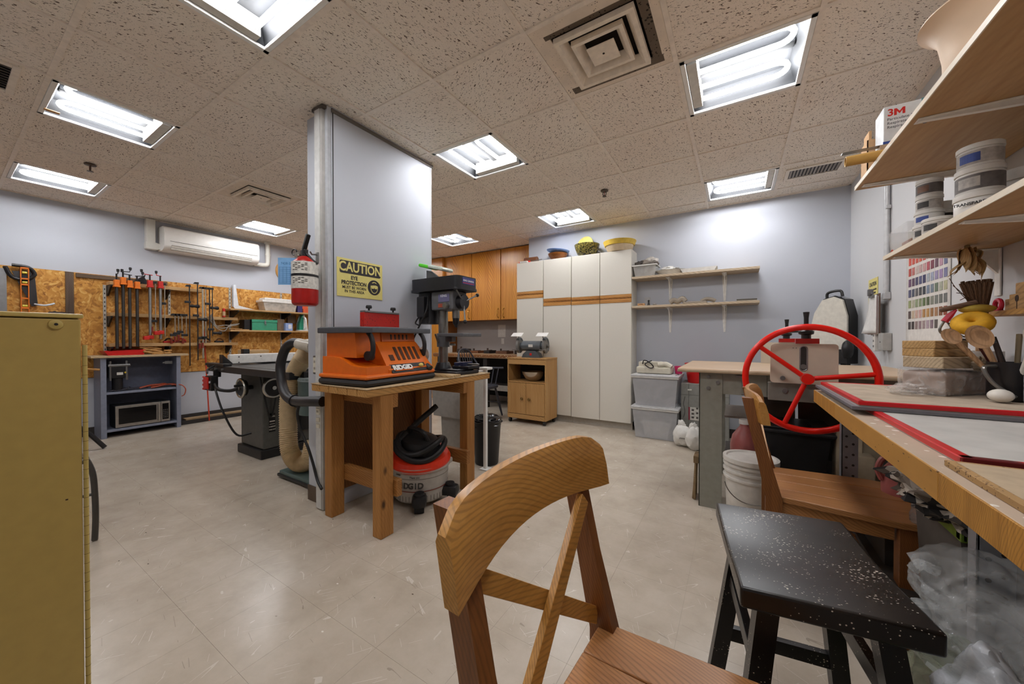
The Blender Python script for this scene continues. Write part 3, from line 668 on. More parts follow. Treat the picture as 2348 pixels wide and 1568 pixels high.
obj('body', G().box(-6.24, -6.03, 2.49, 2.83, 1.237, 1.355, .004), TBG, t); obj('lid', G().box(-6.245, -6.025, 2.486, 2.834, 1.357, 1.398, .004), TBG, t)
h = obj('hasp', G().box(-6.026, -6.016, 2.65, 2.672, 1.33, 1.385, .002), PIPES, t); obj('hasp_ring', G().tube(arc((-6.012, 2.661, 1.325), .014, 0, 360, 12, 'yz')[:-1], .003, 6, closed=True), PIPES, h)
obj('end_plate', G().box(-6.235, -6.035, 2.482, 2.4895, 1.24, 1.39), BLK, t, smooth=False)
tag(obj('dark_box', G().box(-6.22, -6.05, 2.40, 2.475, 1.237, 1.39, .006), BLK), 'black box beside the green toolbox', 'box')
tag(obj('wood_offcut', G().box(-6.22, -6.09, 2.86, 2.965, 1.237, 1.42, .004), wood('grey wood offcut', '#6d5a49', '#9c846b', 'z', 2, .7)), 'weathered wood offcut right of the green toolbox', 'wood')
t = thing('small_carton', 'small blue and white carton on the lower plank shelf', 'box', (-6.06, 3.01, 1.237))
obj('carton', G().box(-6.10, -6.03, 2.955, 3.06, 1.237, 1.36, .002), plain('blue carton', '#8fa6d6', .5), t)
obj('print', G().prism(rrect(2.995, 3.045, 1.27, 1.34, .012), 'x', -6.0298, -6.029), plain('white print', '#dfe0e8', .5), t)
t = thing('clothes_iron', 'green and white clothes iron standing on its heel', 'iron', (-6.06, 3.24, 1.237))
sole = [(3.165, 1.25), (3.17, 1.36), (3.20, 1.46), (3.235, 1.535), (3.265, 1.46), (3.295, 1.36), (3.31, 1.25)]
obj('soleplate', G().prism(sole, 'x', -6.14, -6.125), PIPES, t)
obj('body', G().prism([(a * .8 + 3.238 * .2, 1.25 + (b - 1.25) * .9) for a, b in sole], 'x', -6.125, -6.06), plain('iron green', '#2f8f73', .3), t)
obj('shell', G().prism([(3.245, 1.25), (3.245, 1.52), (3.29, 1.40), (3.31, 1.25)], 'x', -6.075, -6.045), plain('iron white', '#e4e2de', .3), t)
obj('handle', G().tube(spline([(-6.05, 3.25, 1.27), (-6.0, 3.25, 1.29), (-6.0, 3.25, 1.43), (-6.06, 3.245, 1.47)], 5), .014, 10), plain('iron white', '#e4e2de', .3), t)
obj('heel', G().box(-6.14, -6.02, 3.16, 3.31, 1.237, 1.255, .006), plain('iron white', '#e4e2de', .3), t)
tag(obj('purple_carton', G().box(-6.1, -6.04, 3.145, 3.22, 1.537, 1.66, .002), plain('purple carton', '#3b3470', .4)), 'dark purple carton beside the white-lidded box', 'box')
tag(obj('orange_carton', G().box(-6.2, -6.03, 3.23, 3.40, 1.537, 1.60, .002).box(-6.2, -6.1, 3.12, 3.34, 1.60, 1.70, .01), plain('orange carton', '#d9603a', .5)), 'orange carton on the upper plank shelf behind the extinguisher', 'box')
tag(obj('panel_offcut', G().box(-6.24, -6.20, 3.07, 3.20, 1.36, 1.50, .003), wood('brown offcut', '#5b4431', '#7d634a', 'z', 2, .7)), 'dark wood panel leaning behind the iron', 'wood')
tag(obj('putty_knife', G().box(-6.2, -6.02, 2.27, 2.45, 1.238, 1.248, .003).box(-6.05, -6.01, 2.22, 2.36, 1.248, 1.258, .003), wood('pine shelf edge', '#b98d58', '#d6b07c', 'y')), 'flat wood scraps on the left end of the lower plank shelf', 'wood')
# tools lying on the low rail
for k, (y, lab) in enumerate(((1.60, 'small red hand clamp at the left on the low lumber rail'), (1.72, 'dark red hand clamp on the low lumber rail below the short clamps'), (2.13, 'dark hand plane lying on the low lumber rail'), (1.98, 'small bronze tool on the low lumber rail'))):
    t = thing('hand_tool', lab, 'tool', (-6.14, y, 1.06))
    obj('body', G().box(-6.17, -6.12, y - .05, y + .05, 1.06, 1.085, .006), [RED, plain('clamp handle red', '#7c2a1c'), BLK, plain('bronze', '#6d4a2c', .4, .5)][k], t)
    obj('grip', G().tube(spline([(-6.14, y - .04, 1.08), (-6.13, y - .01, 1.115), (-6.14, y + .03, 1.105), (-6.14, y + .05, 1.08)], 4), .009, 8), [IRON, RED, wood('tool handle', '#5a3217', '#7b4a25', 'y'), IRON][k], t)

# spirit level, saws at the left end of the panel
t = thing('spirit_level', 'orange spirit level hanging on the tool panel', 'level', (-6.2, .515, 1.25))
g = G()
for a in ((.488, .496), (.536, .544)): g.box(-6.225, -6.195, a[0], a[1], 1.2, 1.845, .002)
for z0, z1 in ((1.2, 1.23), (1.42, 1.44), (1.52, 1.535), (1.66, 1.675), (1.72, 1.735), (1.83, 1.845)): g.box(-6.225, -6.195, .488, .544, z0, z1, .002)
obj('frame', g, ORG, t)
for z in (1.45, 1.69, 1.79): obj('vial', G().cyl((-6.205, .50, z), (-6.205, .532, z), .012, n=12), plain('vial', '#d5c33b', .2), t)
obj('web', G().box(-6.222, -6.215, .494, .538, 1.68, 1.735), BLK, t, smooth=False)
t = thing('hand_saw', 'black hand saw hanging behind the orange level', 'saw', (-6.23, .5, 1.4))
obj('blade', G().prism([(.44, 1.80), (.58, 1.82), (.60, 1.46), (.56, 1.45)], 'x', -6.236, -6.232), plain('dark blade', '#3c3a3a', .35, .6), t)
obj('handle', G().tube(spline([(-6.22, .40, 1.84), (-6.22, .44, 1.74), (-6.22, .52, 1.72), (-6.22, .58, 1.78), (-6.22, .54, 1.85), (-6.22, .44, 1.86)], 4), .016, 8), BLK, t)
t = thing('coping_tool', 'white curved hook on the tool panel beside the level', 'hook', (-6.2, .66, 1.5))
obj('hook', G().tube(spline([(-6.23, .58, 1.475), (-6.2, .60, 1.468), (-6.19, .64, 1.465), (-6.19, .68, 1.478), (-6.19, .705, 1.49)], 5), .009, 8), plain('white bracket', '#dde2e8', .35), t)
obj('stem', G().cyl((-6.258, .585, 1.475), (-6.22, .585, 1.475), .007, n=8), plain('white bracket', '#dde2e8', .35), t)
tag(obj('steel_straightedge', G().box(-6.24, -6.228, .36, .41, 1.18, 1.82, .002), plain('grey steel edge', '#8c8b8c', .35, .6)), 'grey steel straightedge at the left edge of the photo', 'ruler')
tag(obj('sanding_block', G().box(-6.2, -6.12, .66, .77, 1.36, 1.40, .006).prism([(.64, 1.30), (.70, 1.41), (.76, 1.36), (.78, 1.30)], 'x', -6.24, -6.14), plain('dark brown block', '#3b2b22', .5)), 'dark block hanging just above the tan cabinet', 'tool')
# ------------------------------------------------------------------ grey open cabinet with microwave
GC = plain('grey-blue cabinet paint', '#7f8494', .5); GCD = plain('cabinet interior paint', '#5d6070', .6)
t = thing('open_cabinet', 'grey-blue open cabinet with a light wood top against the tool panel', 'cabinet', (-6.1, 1.32, 0))
obj('side_panel', G().box(-6.255, -5.95, .985, 1.012, 0, .90, .003), GC, t); obj('side_panel', G().box(-6.255, -5.95, 1.632, 1.66, 0, .90, .003), GC, t)
obj('face_stile', G().box(-5.962, -5.945, .985, 1.03, 0, .90, .002), GC, t); obj('face_stile', G().box(-5.962, -5.945, 1.622, 1.662, 0, .90, .002), GC, t)
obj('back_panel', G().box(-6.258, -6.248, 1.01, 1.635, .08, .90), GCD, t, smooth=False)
obj('shelf', G().box(-6.25, -5.965, 1.01, 1.635, .485, .51, .003), GC, t); obj('bottom_shelf', G().box(-6.25, -5.95, 1.01, 1.635, .065, .09, .003), GC, t)
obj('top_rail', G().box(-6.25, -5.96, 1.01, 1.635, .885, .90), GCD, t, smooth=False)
obj('top', G().box(-6.259, -5.91, .91, 1.73, .90, .924, .003), wood('pale board', '#b39873', '#cdb48f', 'y', .8, .6), t)
obj('latch_plate', G().box(-6.02, -6.01, 1.53, 1.60, .80, .835, .003).box(-6.02, -6.008, 1.51, 1.54, .81, .825, .003), PIPES, t)
t = thing('microwave_oven', 'stainless microwave oven on the bottom shelf of the grey cabinet', 'microwave', (-6.08, 1.35, .09))
SS = plain('brushed stainless', '#a9a39b', .32, .7); BG = plain('black glass', '#151313', .12)
obj('body', G().box(-6.23, -5.99, 1.10, 1.565, .098, .345, .004), plain('microwave case', '#2b2a2a', .4), t)
for y in (1.14, 1.53): obj('foot', G().cyl((-6.02, y, .0905), (-6.02, y, .10), .012, n=10), BLK, t)
d = obj('door', G().box(-5.99, -5.972, 1.10, 1.48, .098, .345, .004), SS, t)
obj('window', G().box(-5.9725, -5.970, 1.125, 1.44, .135, .315, .002), BG, d); obj('handle', G().box(-5.972, -5.945, 1.452, 1.472, .12, .325, .006), SS, d)
p = obj('control_panel', G().box(-5.99, -5.972, 1.482, 1.565, .098, .345, .004), SS, t)
obj('keypad', G().box(-5.9725, -5.970, 1.494, 1.553, .125, .32, .002), BG, p)
for r_ in range(5):
    for c_ in range(3): obj('key', G().box(-5.9702, -5.969, 1.50 + c_ * .017, 1.511 + c_ * .017, .145 + r_ * .022, .158 + r_ * .022), plain('key grey', '#4a4746', .5), p, smooth=False)
t = thing('router_motor', 'black and grey power tool hanging inside the grey cabinet', 'power tool', (-6.02, 1.14, .62))
obj('body', G().box(-6.09, -5.98, 1.06, 1.20, .66, .80, .012), BLK, t); obj('base_plate', G().box(-6.11, -5.97, 1.045, 1.225, .795, .825, .01), PIPES, t)
obj('column', G().cyl((-5.985, 1.065, .64), (-5.985, 1.065, .86), .010, n=10), PIPES, t); obj('column', G().cyl((-5.985, 1.195, .64), (-5.985, 1.195, .86), .010, n=10), PIPES, t)
obj('badge', G().box(-5.981, -5.978, 1.115, 1.165, .70, .73, .001), plain('badge white', '#d8d4cc', .4), t); obj('badge', G().ball((-5.979, 1.185, .725), .011, .3), plain('badge yellow', '#d6b432', .4), t)
obj('motor', G().cyl((-6.035, 1.13, .516), (-6.035, 1.13, .66), .045, n=18), BLK, t)
for lab, cc, pts, r_ in (('dark cable coiled on the grey cabinet shelf', '#33313a', [(1.06, .525), (1.15, .53), (1.2, .54), (1.1, .52), (1.28, .53), (1.36, .53)], .006), ('orange cord heaped on the grey cabinet shelf and hanging over its side', '#a5482c', [(1.30, .53), (1.42, .55), (1.52, .55), (1.40, .525), (1.58, .545), (1.62, .52)], .007)):
    g = G()
    for k in range(4): g.tube(spline([(-5.985 - .05 * ((q + k) % 3) - .01 * k, y + .015 * k, z) for q, (y, z) in enumerate(pts)], 5), r_, 6)
    if r_ > .0065: g.tube(spline([(-5.98, 1.58, .54), (-5.94, 1.66, .535), (-5.92, 1.70, .48), (-5.925, 1.69, .41), (-5.935, 1.665, .39)], 6), .006, 6)
    tag(obj('extension_cord', g, plain('cord ' + cc, cc, .45)), lab, 'cord')
t = thing('parts_tray', 'red plastic tray on the grey cabinet top', 'tray', (-6.08, 1.2, .924))
g = G(); g.prism([(1.05, .924), (1.02, .975), (1.03, .975), (1.058, .93), (1.33, .93), (1.34, .985), (1.35, .985), (1.335, .924)], 'x', -6.2, -5.98)
g.prism([(1.05, .924), (1.02, .972), (1.35, .985), (1.335, .924)], 'x', -5.985, -5.97); g.prism([(1.05, .924), (1.02, .972), (1.35, .985), (1.335, .924)], 'x', -6.21, -6.195)
obj('tray', g, plain('red plastic', '#c01713', .35), t)
WH = wood('turned beech', '#9c6c34', '#cb9a5b', 'y', 1, .5)
labs = ['long turned chisel handle lying across the tool pile', 'short wooden block at the bottom of the tool pile', 'wooden handle leaning against the red tray', 'thick wooden dowel at the back of the tool pile', 'flat wood stick on top of the tool pile', 'wooden handle at the right end of the tool pile', 'wood block beside the turned handles', 'small wooden dowel in front of the tool pile']
for k, (y0, z0, y1, z1, r_, x) in enumerate(((1.34, .985, 1.50, .96, .016, -6.02), (1.40, .94, 1.50, .94, .015, -5.97), (1.33, .965, 1.42, .94, .014, -5.97), (1.36, 1.0, 1.52, .985, .014, -6.1), (1.32, 1.005, 1.44, 1.0, .009, -6.06), (1.53, .965, 1.60, .965, .013, -6.04), (1.43, .945, 1.54, .945, .018, -6.06), (1.52, .938, 1.58, .938, .013, -5.98))):
    a, b_ = Vector((x, y0, z0)), Vector((x + .02, y1, z1)); g = G()
    if k in (1, 6): g.box(x - .02, x + .02, y0, y1, .9245, .9245 + 2 * r_, .003)
    else: g.tube([a.lerp(b_, q) for q in (0, .1, .35, .6, .85, 1)], r_, 10, radii=[r_ * .6, r_, r_ * .75, r_ * 1.05, r_ * .9, r_ * .5])
    tag(obj('turned_tool', g, WH), labs[k], 'tool', 'wooden tools heaped on the grey cabinet')
tag(obj('dowel', G().cyl((-5.9, .86, .79), (-5.9, .972, .775), .012, n=10), WH), 'wood dowel end poking out beside the tan cabinet', 'dowel')
# lumber on the floor
tag(obj('floor_lumber', G().box(-6.19, -6.06, 1.68, 2.75, 0.0, .045, .003), plain('black-painted lumber', '#2c2826', .6)), 'dark lumber lying on the floor along the left wall', 'lumber')
tag(obj('floor_lumber', G().box(-6.2, -6.09, 1.75, 2.8, .045, .066, .003), wood('raw lumber', '#8e7352', '#b49a75', 'y', 1, .7)), 'pale plank lying on top of the dark floor lumber', 'lumber')
# tripod foot and chair leg peeking past the tan cabinet
t = thing('roller_stand', 'black roller stand foot showing beside the tan cabinet', 'stand', (-5.5, .7, 0))
for p1 in ((-5.43, .925, .012), (-5.75, .62, .012), (-5.2, .55, .012)): obj('leg', G().tube([(-5.5, .72, .30), (-5.5 + (p1[0] + 5.5) * .5, .72 + (p1[1] - .72) * .55, .16), p1], .02, 8), BLK, t)
obj('post', G().cyl((-5.5, .72, .25), (-5.5, .72, .72), .025, n=12), BLK, t)
t = thing('bentwood_chair', 'black curved chair frame showing behind the tan cabinet', 'chair', (-3.1, .3, 0))
CH = plain('dark chair frame', '#4a4642', .4, .3)
for y, x in ((.47, -3.0), (.47, -3.45), (.07, -3.0), (.07, -3.45)):
    obj('leg', G().tube(spline([(x - .02, y - .03, .47), (x, y - .006, .38), (x, y + .002, .26), (x, y + .004, .12), (x, y, 0.005)], 5), .013, 8), CH, t)
obj('seat', G().box(-3.47, -2.97, .05, .455, .44, .465, .01), CH, t); obj('stretcher', G().cyl((-3.0, .07, .26), (-3.0, .465, .26), .008, n=8), CH, t)
obj('backrest', G().box(-3.47, -3.44, .06, .45, .62, .82, .01), CH, t)
for y in (.09, .42): obj('back_post', G().cyl((-3.455, y, .46), (-3.455, y, .64), .012, n=8), CH, t)

# ------------------------------------------------------------------ table saw
SG = plain('saw grey enamel', '#55544f', .4, .1, .08); SBK = plain('saw black', '#1f1d1d', .4); SCAST = plain('cast iron top', '#3c3a39', .35, .5)
t = thing('table_saw', 'grey cabinet table saw with white rip fence', 'saw', (-3.95, 1.95, 0))
obj('base', G().box(-4.17, -3.685, 1.585, 2.15, 0, .085, .012), SBK, t)
b_ = obj('cabinet', G().box(-4.15, -3.70, 1.61, 2.13, .085, .80, .015), SG, t)
pl = obj('nameplate', G().box(-3.701, -3.697, 1.66, 1.715, .24, .415, .003), plain('nameplate black', '#1b1817', .35), b_)
for z, s_, tx in ((.385, .022, 'KING'), (.29, .016, 'CABINET'), (.262, .012, 'TABLE SAW')): text('lettering', tx, s_, (-3.6965, 1.6875, z), FX, plain('plate lettering', '#cfc9bd', .4, 0, 0), b_, .0004, sx=.9)
obj('nameplate_rule', G().box(-3.697, -3.6962, 1.665, 1.71, .335, .345).box(-3.697, -3.6962, 1.665, 1.71, .312, .316), plain('plate lettering', '#cfc9bd'), b_, smooth=False)
obj('motor_cover', G().box(-3.70, -3.66, 1.93, 2.1, .2, .45, .02), SBK, t)
obj('dust_port', G().cyl((-3.705, 1.88, .16), (-3.66, 1.88, .16), .05, n=18), SBK, t)
obj('top', G().box(-4.52, -3.25, 1.60, 2.40, .80, .845, .004), SCAST, t)
obj('wing_table', G().box(-5.0, -4.52, 1.62, 2.38, .80, .84, .004), plain('melamine wing', '#2d2b2c', .3), t)
obj('front_rail', G().box(-4.72, -2.9, 1.555, 1.60, .795, .85, .003), SBK, t)
obj('rail_tube', G().box(-4.5, -2.95, 1.47, 1.545, .79, .85, .006), SBK, t)
obj('rear_rail', G().box(-4.7, -2.9, 2.40, 2.44, .79, .84, .003), SBK, t)
fx = -4.34
f_ = obj('rip_fence', G().box(fx - .03, fx + .03, 1.58, 2.52, .858, .955, .012), plain('fence white', '#e2dfd9', .3), t)
for y in (1.66, 1.66, 1.86, 2.2, 2.32): obj('fence_bolt', G().cyl((fx + .028, y, .928), (fx + .0325, y, .928), .006, n=8), DK, f_)
for y in (1.66, 2.05): obj('fence_bolt', G().cyl((fx + .028, y, .873), (fx + .0325, y, .873), .006, n=8), DK, f_)
fh = obj('fence_head', G().box(-4.55, -4.12, 1.46, 1.53, .845, .872, .004).prism([(1.52, .85), (1.52, .955), (1.60, .87), (1.60, .85)], 'x', fx - .04, fx + .04), SBK, t)
obj('fence_lever', G().tube(spline([(fx + .02, 1.46, .85), (fx + .04, 1.40, .82), (fx + .12, 1.37, .79)], 4), .008, 8), SBK, fh)
for x in (-4.40, -4.30, -4.15): obj('rail_bolt', G().cyl((x, 1.47, .82), (x, 1.455, .82), .011, n=10), PIPES, t)
CHR = plain('chrome rim', '#bdb8ae', .25, .9)
def handwheel(par, c, ax):
    h = obj('handwheel', G().tube([Vector(c) + Vector(((0, math.cos(a), math.sin(a)) if ax == 'x' else (math.cos(a), 0, math.sin(a)))) * .082 for a in [2 * PI * k / 28 for k in range(28)]], .0125, 10, closed=True), CHR, par)
    d = Vector((1, 0, 0)) if ax == 'x' else Vector((0, -1, 0)); cv = Vector(c)
    obj('disc', G().cyl(cv - d * .035, cv + d * .004, .074, .07, 24), SBK, h); obj('hub', G().cyl(cv, cv + d * .02, .018, n=14), CHR, h)
    o = Vector((0, .05, .03)) if ax == 'x' else Vector((.05, 0, .03)); obj('crank_handle', G().cyl(cv + o, cv + o + d * .07, .012, n=10), SBK, h)
handwheel(t, (-3.62, 1.665, .662), 'x'); handwheel(t, (-3.90, 1.515, .655), 'y')
obj('wheel_shaft', G().cyl((-3.62, 1.665, .662), (-3.71, 1.665, .662), .02, n=12).cyl((-3.90, 1.52, .655), (-3.90, 1.62, .655), .02, n=12), SBK, t)
obj('angle_scale', G().tube(arc((-3.697, 1.78, .70), .1, 200, 330, 14, 'yz'), .01, 8), SBK, t)
sw = obj('switch_box', G().box(-4.37, -4.23, 1.40, 1.46, .615, .755, .008), SBK, t)
obj('stop_paddle', G().box(-4.37, -4.27, 1.385, 1.40, .63, .745, .006), RED, sw); obj('start_button', G().cyl((-4.25, 1.40, .70), (-4.25, 1.393, .70), .01, n=10), plain('white print', '#dfe0e8'), sw)
obj('stop_plate', G().box(-4.44, -4.372, 1.40, 1.44, .615, .745, .004), RED, sw)
for z in (.635, .675, .715): obj('stop_light', G().box(-4.425, -4.395, 1.397, 1.4005, z, z + .02), plain('white print', '#dfe0e8'), sw, smooth=False)
obj('switch_arm', G().box(-4.30, -4.28, 1.44, 1.50, .74, .81, .004), SBK, t)
g = G().tube(spline([(-4.22, 1.43, .66), (-4.1, 1.40, .60), (-4.0, 1.42, .42), (-3.95, 1.5, .22), (-3.9, 1.6, .22)], 6), .009, 8)
g.tube(spline([(-4.22, 1.43, .68), (-4.12, 1.42, .64), (-4.0, 1.46, .63), (-3.92, 1.5, .65)], 5), .016, 8)
obj('power_cord', g, plain('black rubber', '#1d1b1b', .5), t)
g = G().tube(spline([(-3.66, 1.60, .84), (-3.66, 1.57, .78), (-3.65, 1.60, .60), (-3.66, 1.64, .42), (-3.685, 1.68, .40), (-3.66, 1.70, .55), (-3.65, 1.72, .70), (-3.69, 1.75, .79)], 6), .008, 8)
obj('loose_cord', g, plain('black rubber', '#1d1b1b', .5), t)
# things on the saw
t = thing('push_block', 'pale wood block with black clamp on the table saw', 'wood', (-4.7, 2.0, .84))
obj('block', G().box(-4.86, -4.62, 1.86, 2.08, .84, .985, .004), wood('fresh wood block', '#b58a55', '#d9b685', 'y', 1, .6), t); obj('clamp_pad', G().box(-4.63, -4.56, 1.80, 1.86, .845, 1.0, .006), SBK, t)
tag(obj('tape_roll', G().lathe([(.012, 0), (.035, 0), (.035, .045), (.012, .045)], (-4.63, 1.76, .845), 18), plain('clear tape', '#b9b7b4', .25)), 'small clear roll on the saw wing beside the wood block', 'tape')
t = thing('outfeed_tray', 'glossy blue-grey plastic tray at the back of the table saw', 'tray', (-4.0, 2.2, .845))
obj('tray', G().box(-4.75, -4.42, 2.12, 2.39, .845, .90, .015), plain('dark tray', '#2e3338', .25), t); obj('sheet', G().box(-4.72, -4.45, 2.15, 2.37, .90, .935, .01), plain('blue film', '#7aa9b5', .15, 0, .25, 20), t)
tag(obj('plane_sole', G().box(-4.58, -4.40, 1.9, 2.05, .845, .875, .01), SBK), 'dark hand plane on the saw table behind the fence', 'tool')

# ------------------------------------------------------------------ dust collector, hoses
DCG = plain('collector green-grey', '#53635f', .4); TAN = plain('tan ribbed hose', '#c4ab84', .5, 0, .08)
t = thing('dust_collector', 'grey-green dust collector with a floor plate behind the wall stub', 'dust collector', (-2.86, 1.62, 0))
obj('floor_plate', G().box(-3.12, -2.56, 1.47, 1.95, .02, .06, .012), DCG, t)
obj('plate_rim', G().box(-3.13, -2.55, 1.46, 1.96, .012, .036, .006), SBK, t)
obj('drum', G().cyl((-2.86, 1.66, .52), (-2.86, 1.66, .80), .155, n=30), DCG, t); obj('drum_cap', G().lathe([(0, .805), (.15, .805), (.158, .79), (.158, .78)], (-2.86, 1.66, 0), 30), plain('collector cap', '#8b9694', .4), t)
obj('post', G().cyl((-2.86, 1.66, .05), (-2.86, 1.66, .53), .06, n=18), SBK, t); obj('swivel', G().lathe([(0, .06), (.075, .06), (.07, .085), (.045, .1), (0, .1)], (-2.74, 1.60, 0), 24), PIPES, t)
obj('inlet', G().cyl((-2.98, 1.55, .62), (-2.86, 1.60, .62), .06, n=16), SBK, t)
obj('top_box', G().box(-2.86, -2.60, 1.48, 1.68, 1.04, 1.085, .012), plain('white port', '#dcd8cf', .4), t); obj('red_gate', G().box(-2.74, -2.60, 1.474, 1.482, 1.035, 1.05, .002), RED, t)
obj('riser', G().cyl((-2.7, 1.60, .8), (-2.7, 1.60, 1.045), .05, n=14), plain('white port', '#dcd8cf', .4), t)
pts = spline([(-2.80, 1.56, 1.05), (-2.88, 1.55, .98), (-3.02, 1.54, .82), (-3.08, 1.53, .62), (-3.07, 1.52, .40), (-3.03, 1.51, .22), (-2.94, 1.53, .13), (-2.86, 1.57, .16), (-2.85, 1.60, .3)], 12)
rad = [.062 + (.006 if k % 2 else 0) for k in range(len(pts))]
fine = []
for a, b_ in zip(pts, pts[1:]): fine += [a, (a + b_) / 2]
fine.append(pts[-1]); rad = [.060 + (.007 if k % 2 else 0) for k in range(len(fine))]
th = thing('dust_hose', 'tan ribbed dust hose curving down to the floor', 'hose', (-3.1, 1.55, 0)); obj('hose', G().tube(fine, .06, 18, radii=rad), TAN, th, angle=80)
obj('cuff', G().cyl(fine[0] + Vector((.01, 0, .015)), fine[3], .072, n=20), plain('clear film hose', '#d6cfc0', .3), th)
pts = spline([(-2.60, 1.40, 1.07), (-2.70, 1.37, 1.085), (-2.79, 1.36, 1.03), (-2.83, 1.35, .92), (-2.80, 1.34, .82), (-2.72, 1.32, .74), (-2.60, 1.30, .70), (-2.44, 1.285, .70), (-2.30, 1.28, .715), (-2.2, 1.295, .72)], 9)
th = thing('vacuum_hose', 'black corrugated vacuum hose looping past the wall stub to the bench', 'hose', (-2.8, 1.33, .63)); obj('hose', G().tube(pts, .032, 14), plain('black hose', '#262425', .45), th)
obj('cuff', G().cyl((-2.66, 1.385, 1.08), (-2.55, 1.42, 1.06), .038, n=14), plain('clear film hose', '#d6cfc0', .3), th)
obj('strap', G().tube([pts[58] + Vector((0, math.cos(a), math.sin(a))) * .036 for a in [2 * PI * k / 16 for k in range(16)]], .004, 6, closed=True), BLK, th)
tag(obj('hanging_cord', G().tube(spline([(-2.42, 1.28, .72), (-2.45, 1.27, .62), (-2.44, 1.29, .5), (-2.38, 1.30, .40), (-2.34, 1.31, .30), (-2.29, 1.31, .20), (-2.21, 1.29, .17)], 8), .009, 8), plain('black rubber', '#1d1b1b', .5)), 'black power cord hanging down in front of the steel raceway', 'cord')

# ------------------------------------------------------------------ fire extinguisher, caution sign
EXR = plain('extinguisher red', '#a8150f', .3)
ex, ey = -2.285, 1.235
t = thing('fire_extinguisher', 'red fire extinguisher hung on the wall stub with a blue tag', 'fire extinguisher', (ex, ey, 1.32))
obj('cylinder', G().lathe([(0, .0), (.06, .0), (.072, .012), (.074, .03), (.074, .235), (.066, .27), (.04, .295), (.024, .305), (0, .305)], (ex, ey, 1.32), 28), EXR, t)
lb = obj('label_sheet', G().lathe([(.0745, .10), (.0748, .10), (.0748, .265), (.0745, .265)], (ex, ey, 1.32), 28), plain('label white', '#d9d5cc', .5, 0, .15, 60), t)
obj('label_band', G().lathe([(.0752, .175), (.0755, .175), (.0755, .19), (.0752, .19)], (ex, ey, 1.32), 28), BLK, lb)
lm = plain('label print', '#4a4744', .6, 0, 0)
for k, z in enumerate((1.452, 1.462, 1.472, 1.482, 1.53, 1.54, 1.55, 1.56, 1.57)):
    for a in range(-80, -10, 14):
        aa = R(a); px, py = ex + .0757 * math.cos(aa), ey + .0757 * math.sin(aa)
        if (a + k) % 3: obj('print_line', G(Matrix.Translation((px, py, z)) @ Matrix.Rotation(aa + PI / 2, 4, 'Z')).box(-.007, .007, -.0003, .0003, 0, .004), lm, lb, smooth=False)
v = obj('valve', G().cyl((ex, ey, 1.62), (ex, ey, 1.665), .018, n=14).box(ex - .03, ex + .02, ey - .012, ey + .012, 1.64, 1.668, .004), BLK, t)
obj('carry_handle', G(Matrix.Translation((ex, ey, 1.665)) @ Matrix.Rotation(R(-60), 4, 'Y')).box(-.005, .10, -.012, .012, 0, .022, .004), BLK, v)
obj('squeeze_lever', G(Matrix.Translation((ex, ey, 1.645)) @ Matrix.Rotation(R(-25), 4, 'Y')).box(-.09, .0, -.01, .01, 0, .012, .003), BLK, v)
obj('pull_ring', G().tube([(ex - .085 + .028 * math.cos(a), ey - .02, 1.66 + .018 * math.sin(a)) for a in [2 * PI * k / 16 for k in range(16)]], .0035, 6, closed=True), BLK, v)
obj('gauge', G().cyl((ex - .035, ey - .02, 1.63), (ex - .035, ey - .035, 1.63), .02, n=16), CHR, v)
obj('nozzle_tube', G().tube(spline([(ex + .02, ey, 1.64), (ex + .05, ey + .02, 1.6), (ex + .07, ey + .04, 1.58)], 4), .008, 8), BLK, v)
tg = obj('inspection_tag', G(Matrix.Translation((ex - .052, ey - .07, 0)) @ Matrix.Rotation(R(38), 4, 'Z')).box(-.062, .062, -.001, .001, 1.445, 1.61, 0), plain('tag blue', '#7fb2e0', .5), t, smooth=False)
for k in range(9):
    obj('tag_rule', G(Matrix.Translation((ex - .052, ey - .07, 0)) @ Matrix.Rotation(R(38), 4, 'Z')).box(-.055, .055, -.0016, -.001, 1.455 + k * .012, 1.4566 + k * .012), plain('tag ink', '#3f6ea8', .6, 0, 0), tg, smooth=False)
for k in range(6):
    obj('tag_rule', G(Matrix.Translation((ex - .052, ey - .07, 0)) @ Matrix.Rotation(R(38), 4, 'Z')).box(-.055 + k * .021, -.0535 + k * .021, -.0016, -.001, 1.455, 1.555), plain('tag ink', '#3f6ea8'), tg, smooth=False)
text('tag_script', '7428-2023', .02, (ex - .0535, ey - .0725, 1.575), (R(90), 0, R(38)), plain('tag ink', '#3f6ea8'), tg, 0)
wb = thing('extinguisher_bracket', 'small grey steel bracket holding the fire extinguisher', 'bracket', (-2.30, 1.325, 1.6))
obj('plate', G().box(-2.31, -2.285, 1.316, 1.323, 1.60, 1.67, .002), PIPES, wb); obj('hook', G().tube([(-2.297, 1.316, 1.655), (-2.297, 1.285, 1.65), (-2.29, 1.27, 1.665)], .005, 8), PIPES, wb)

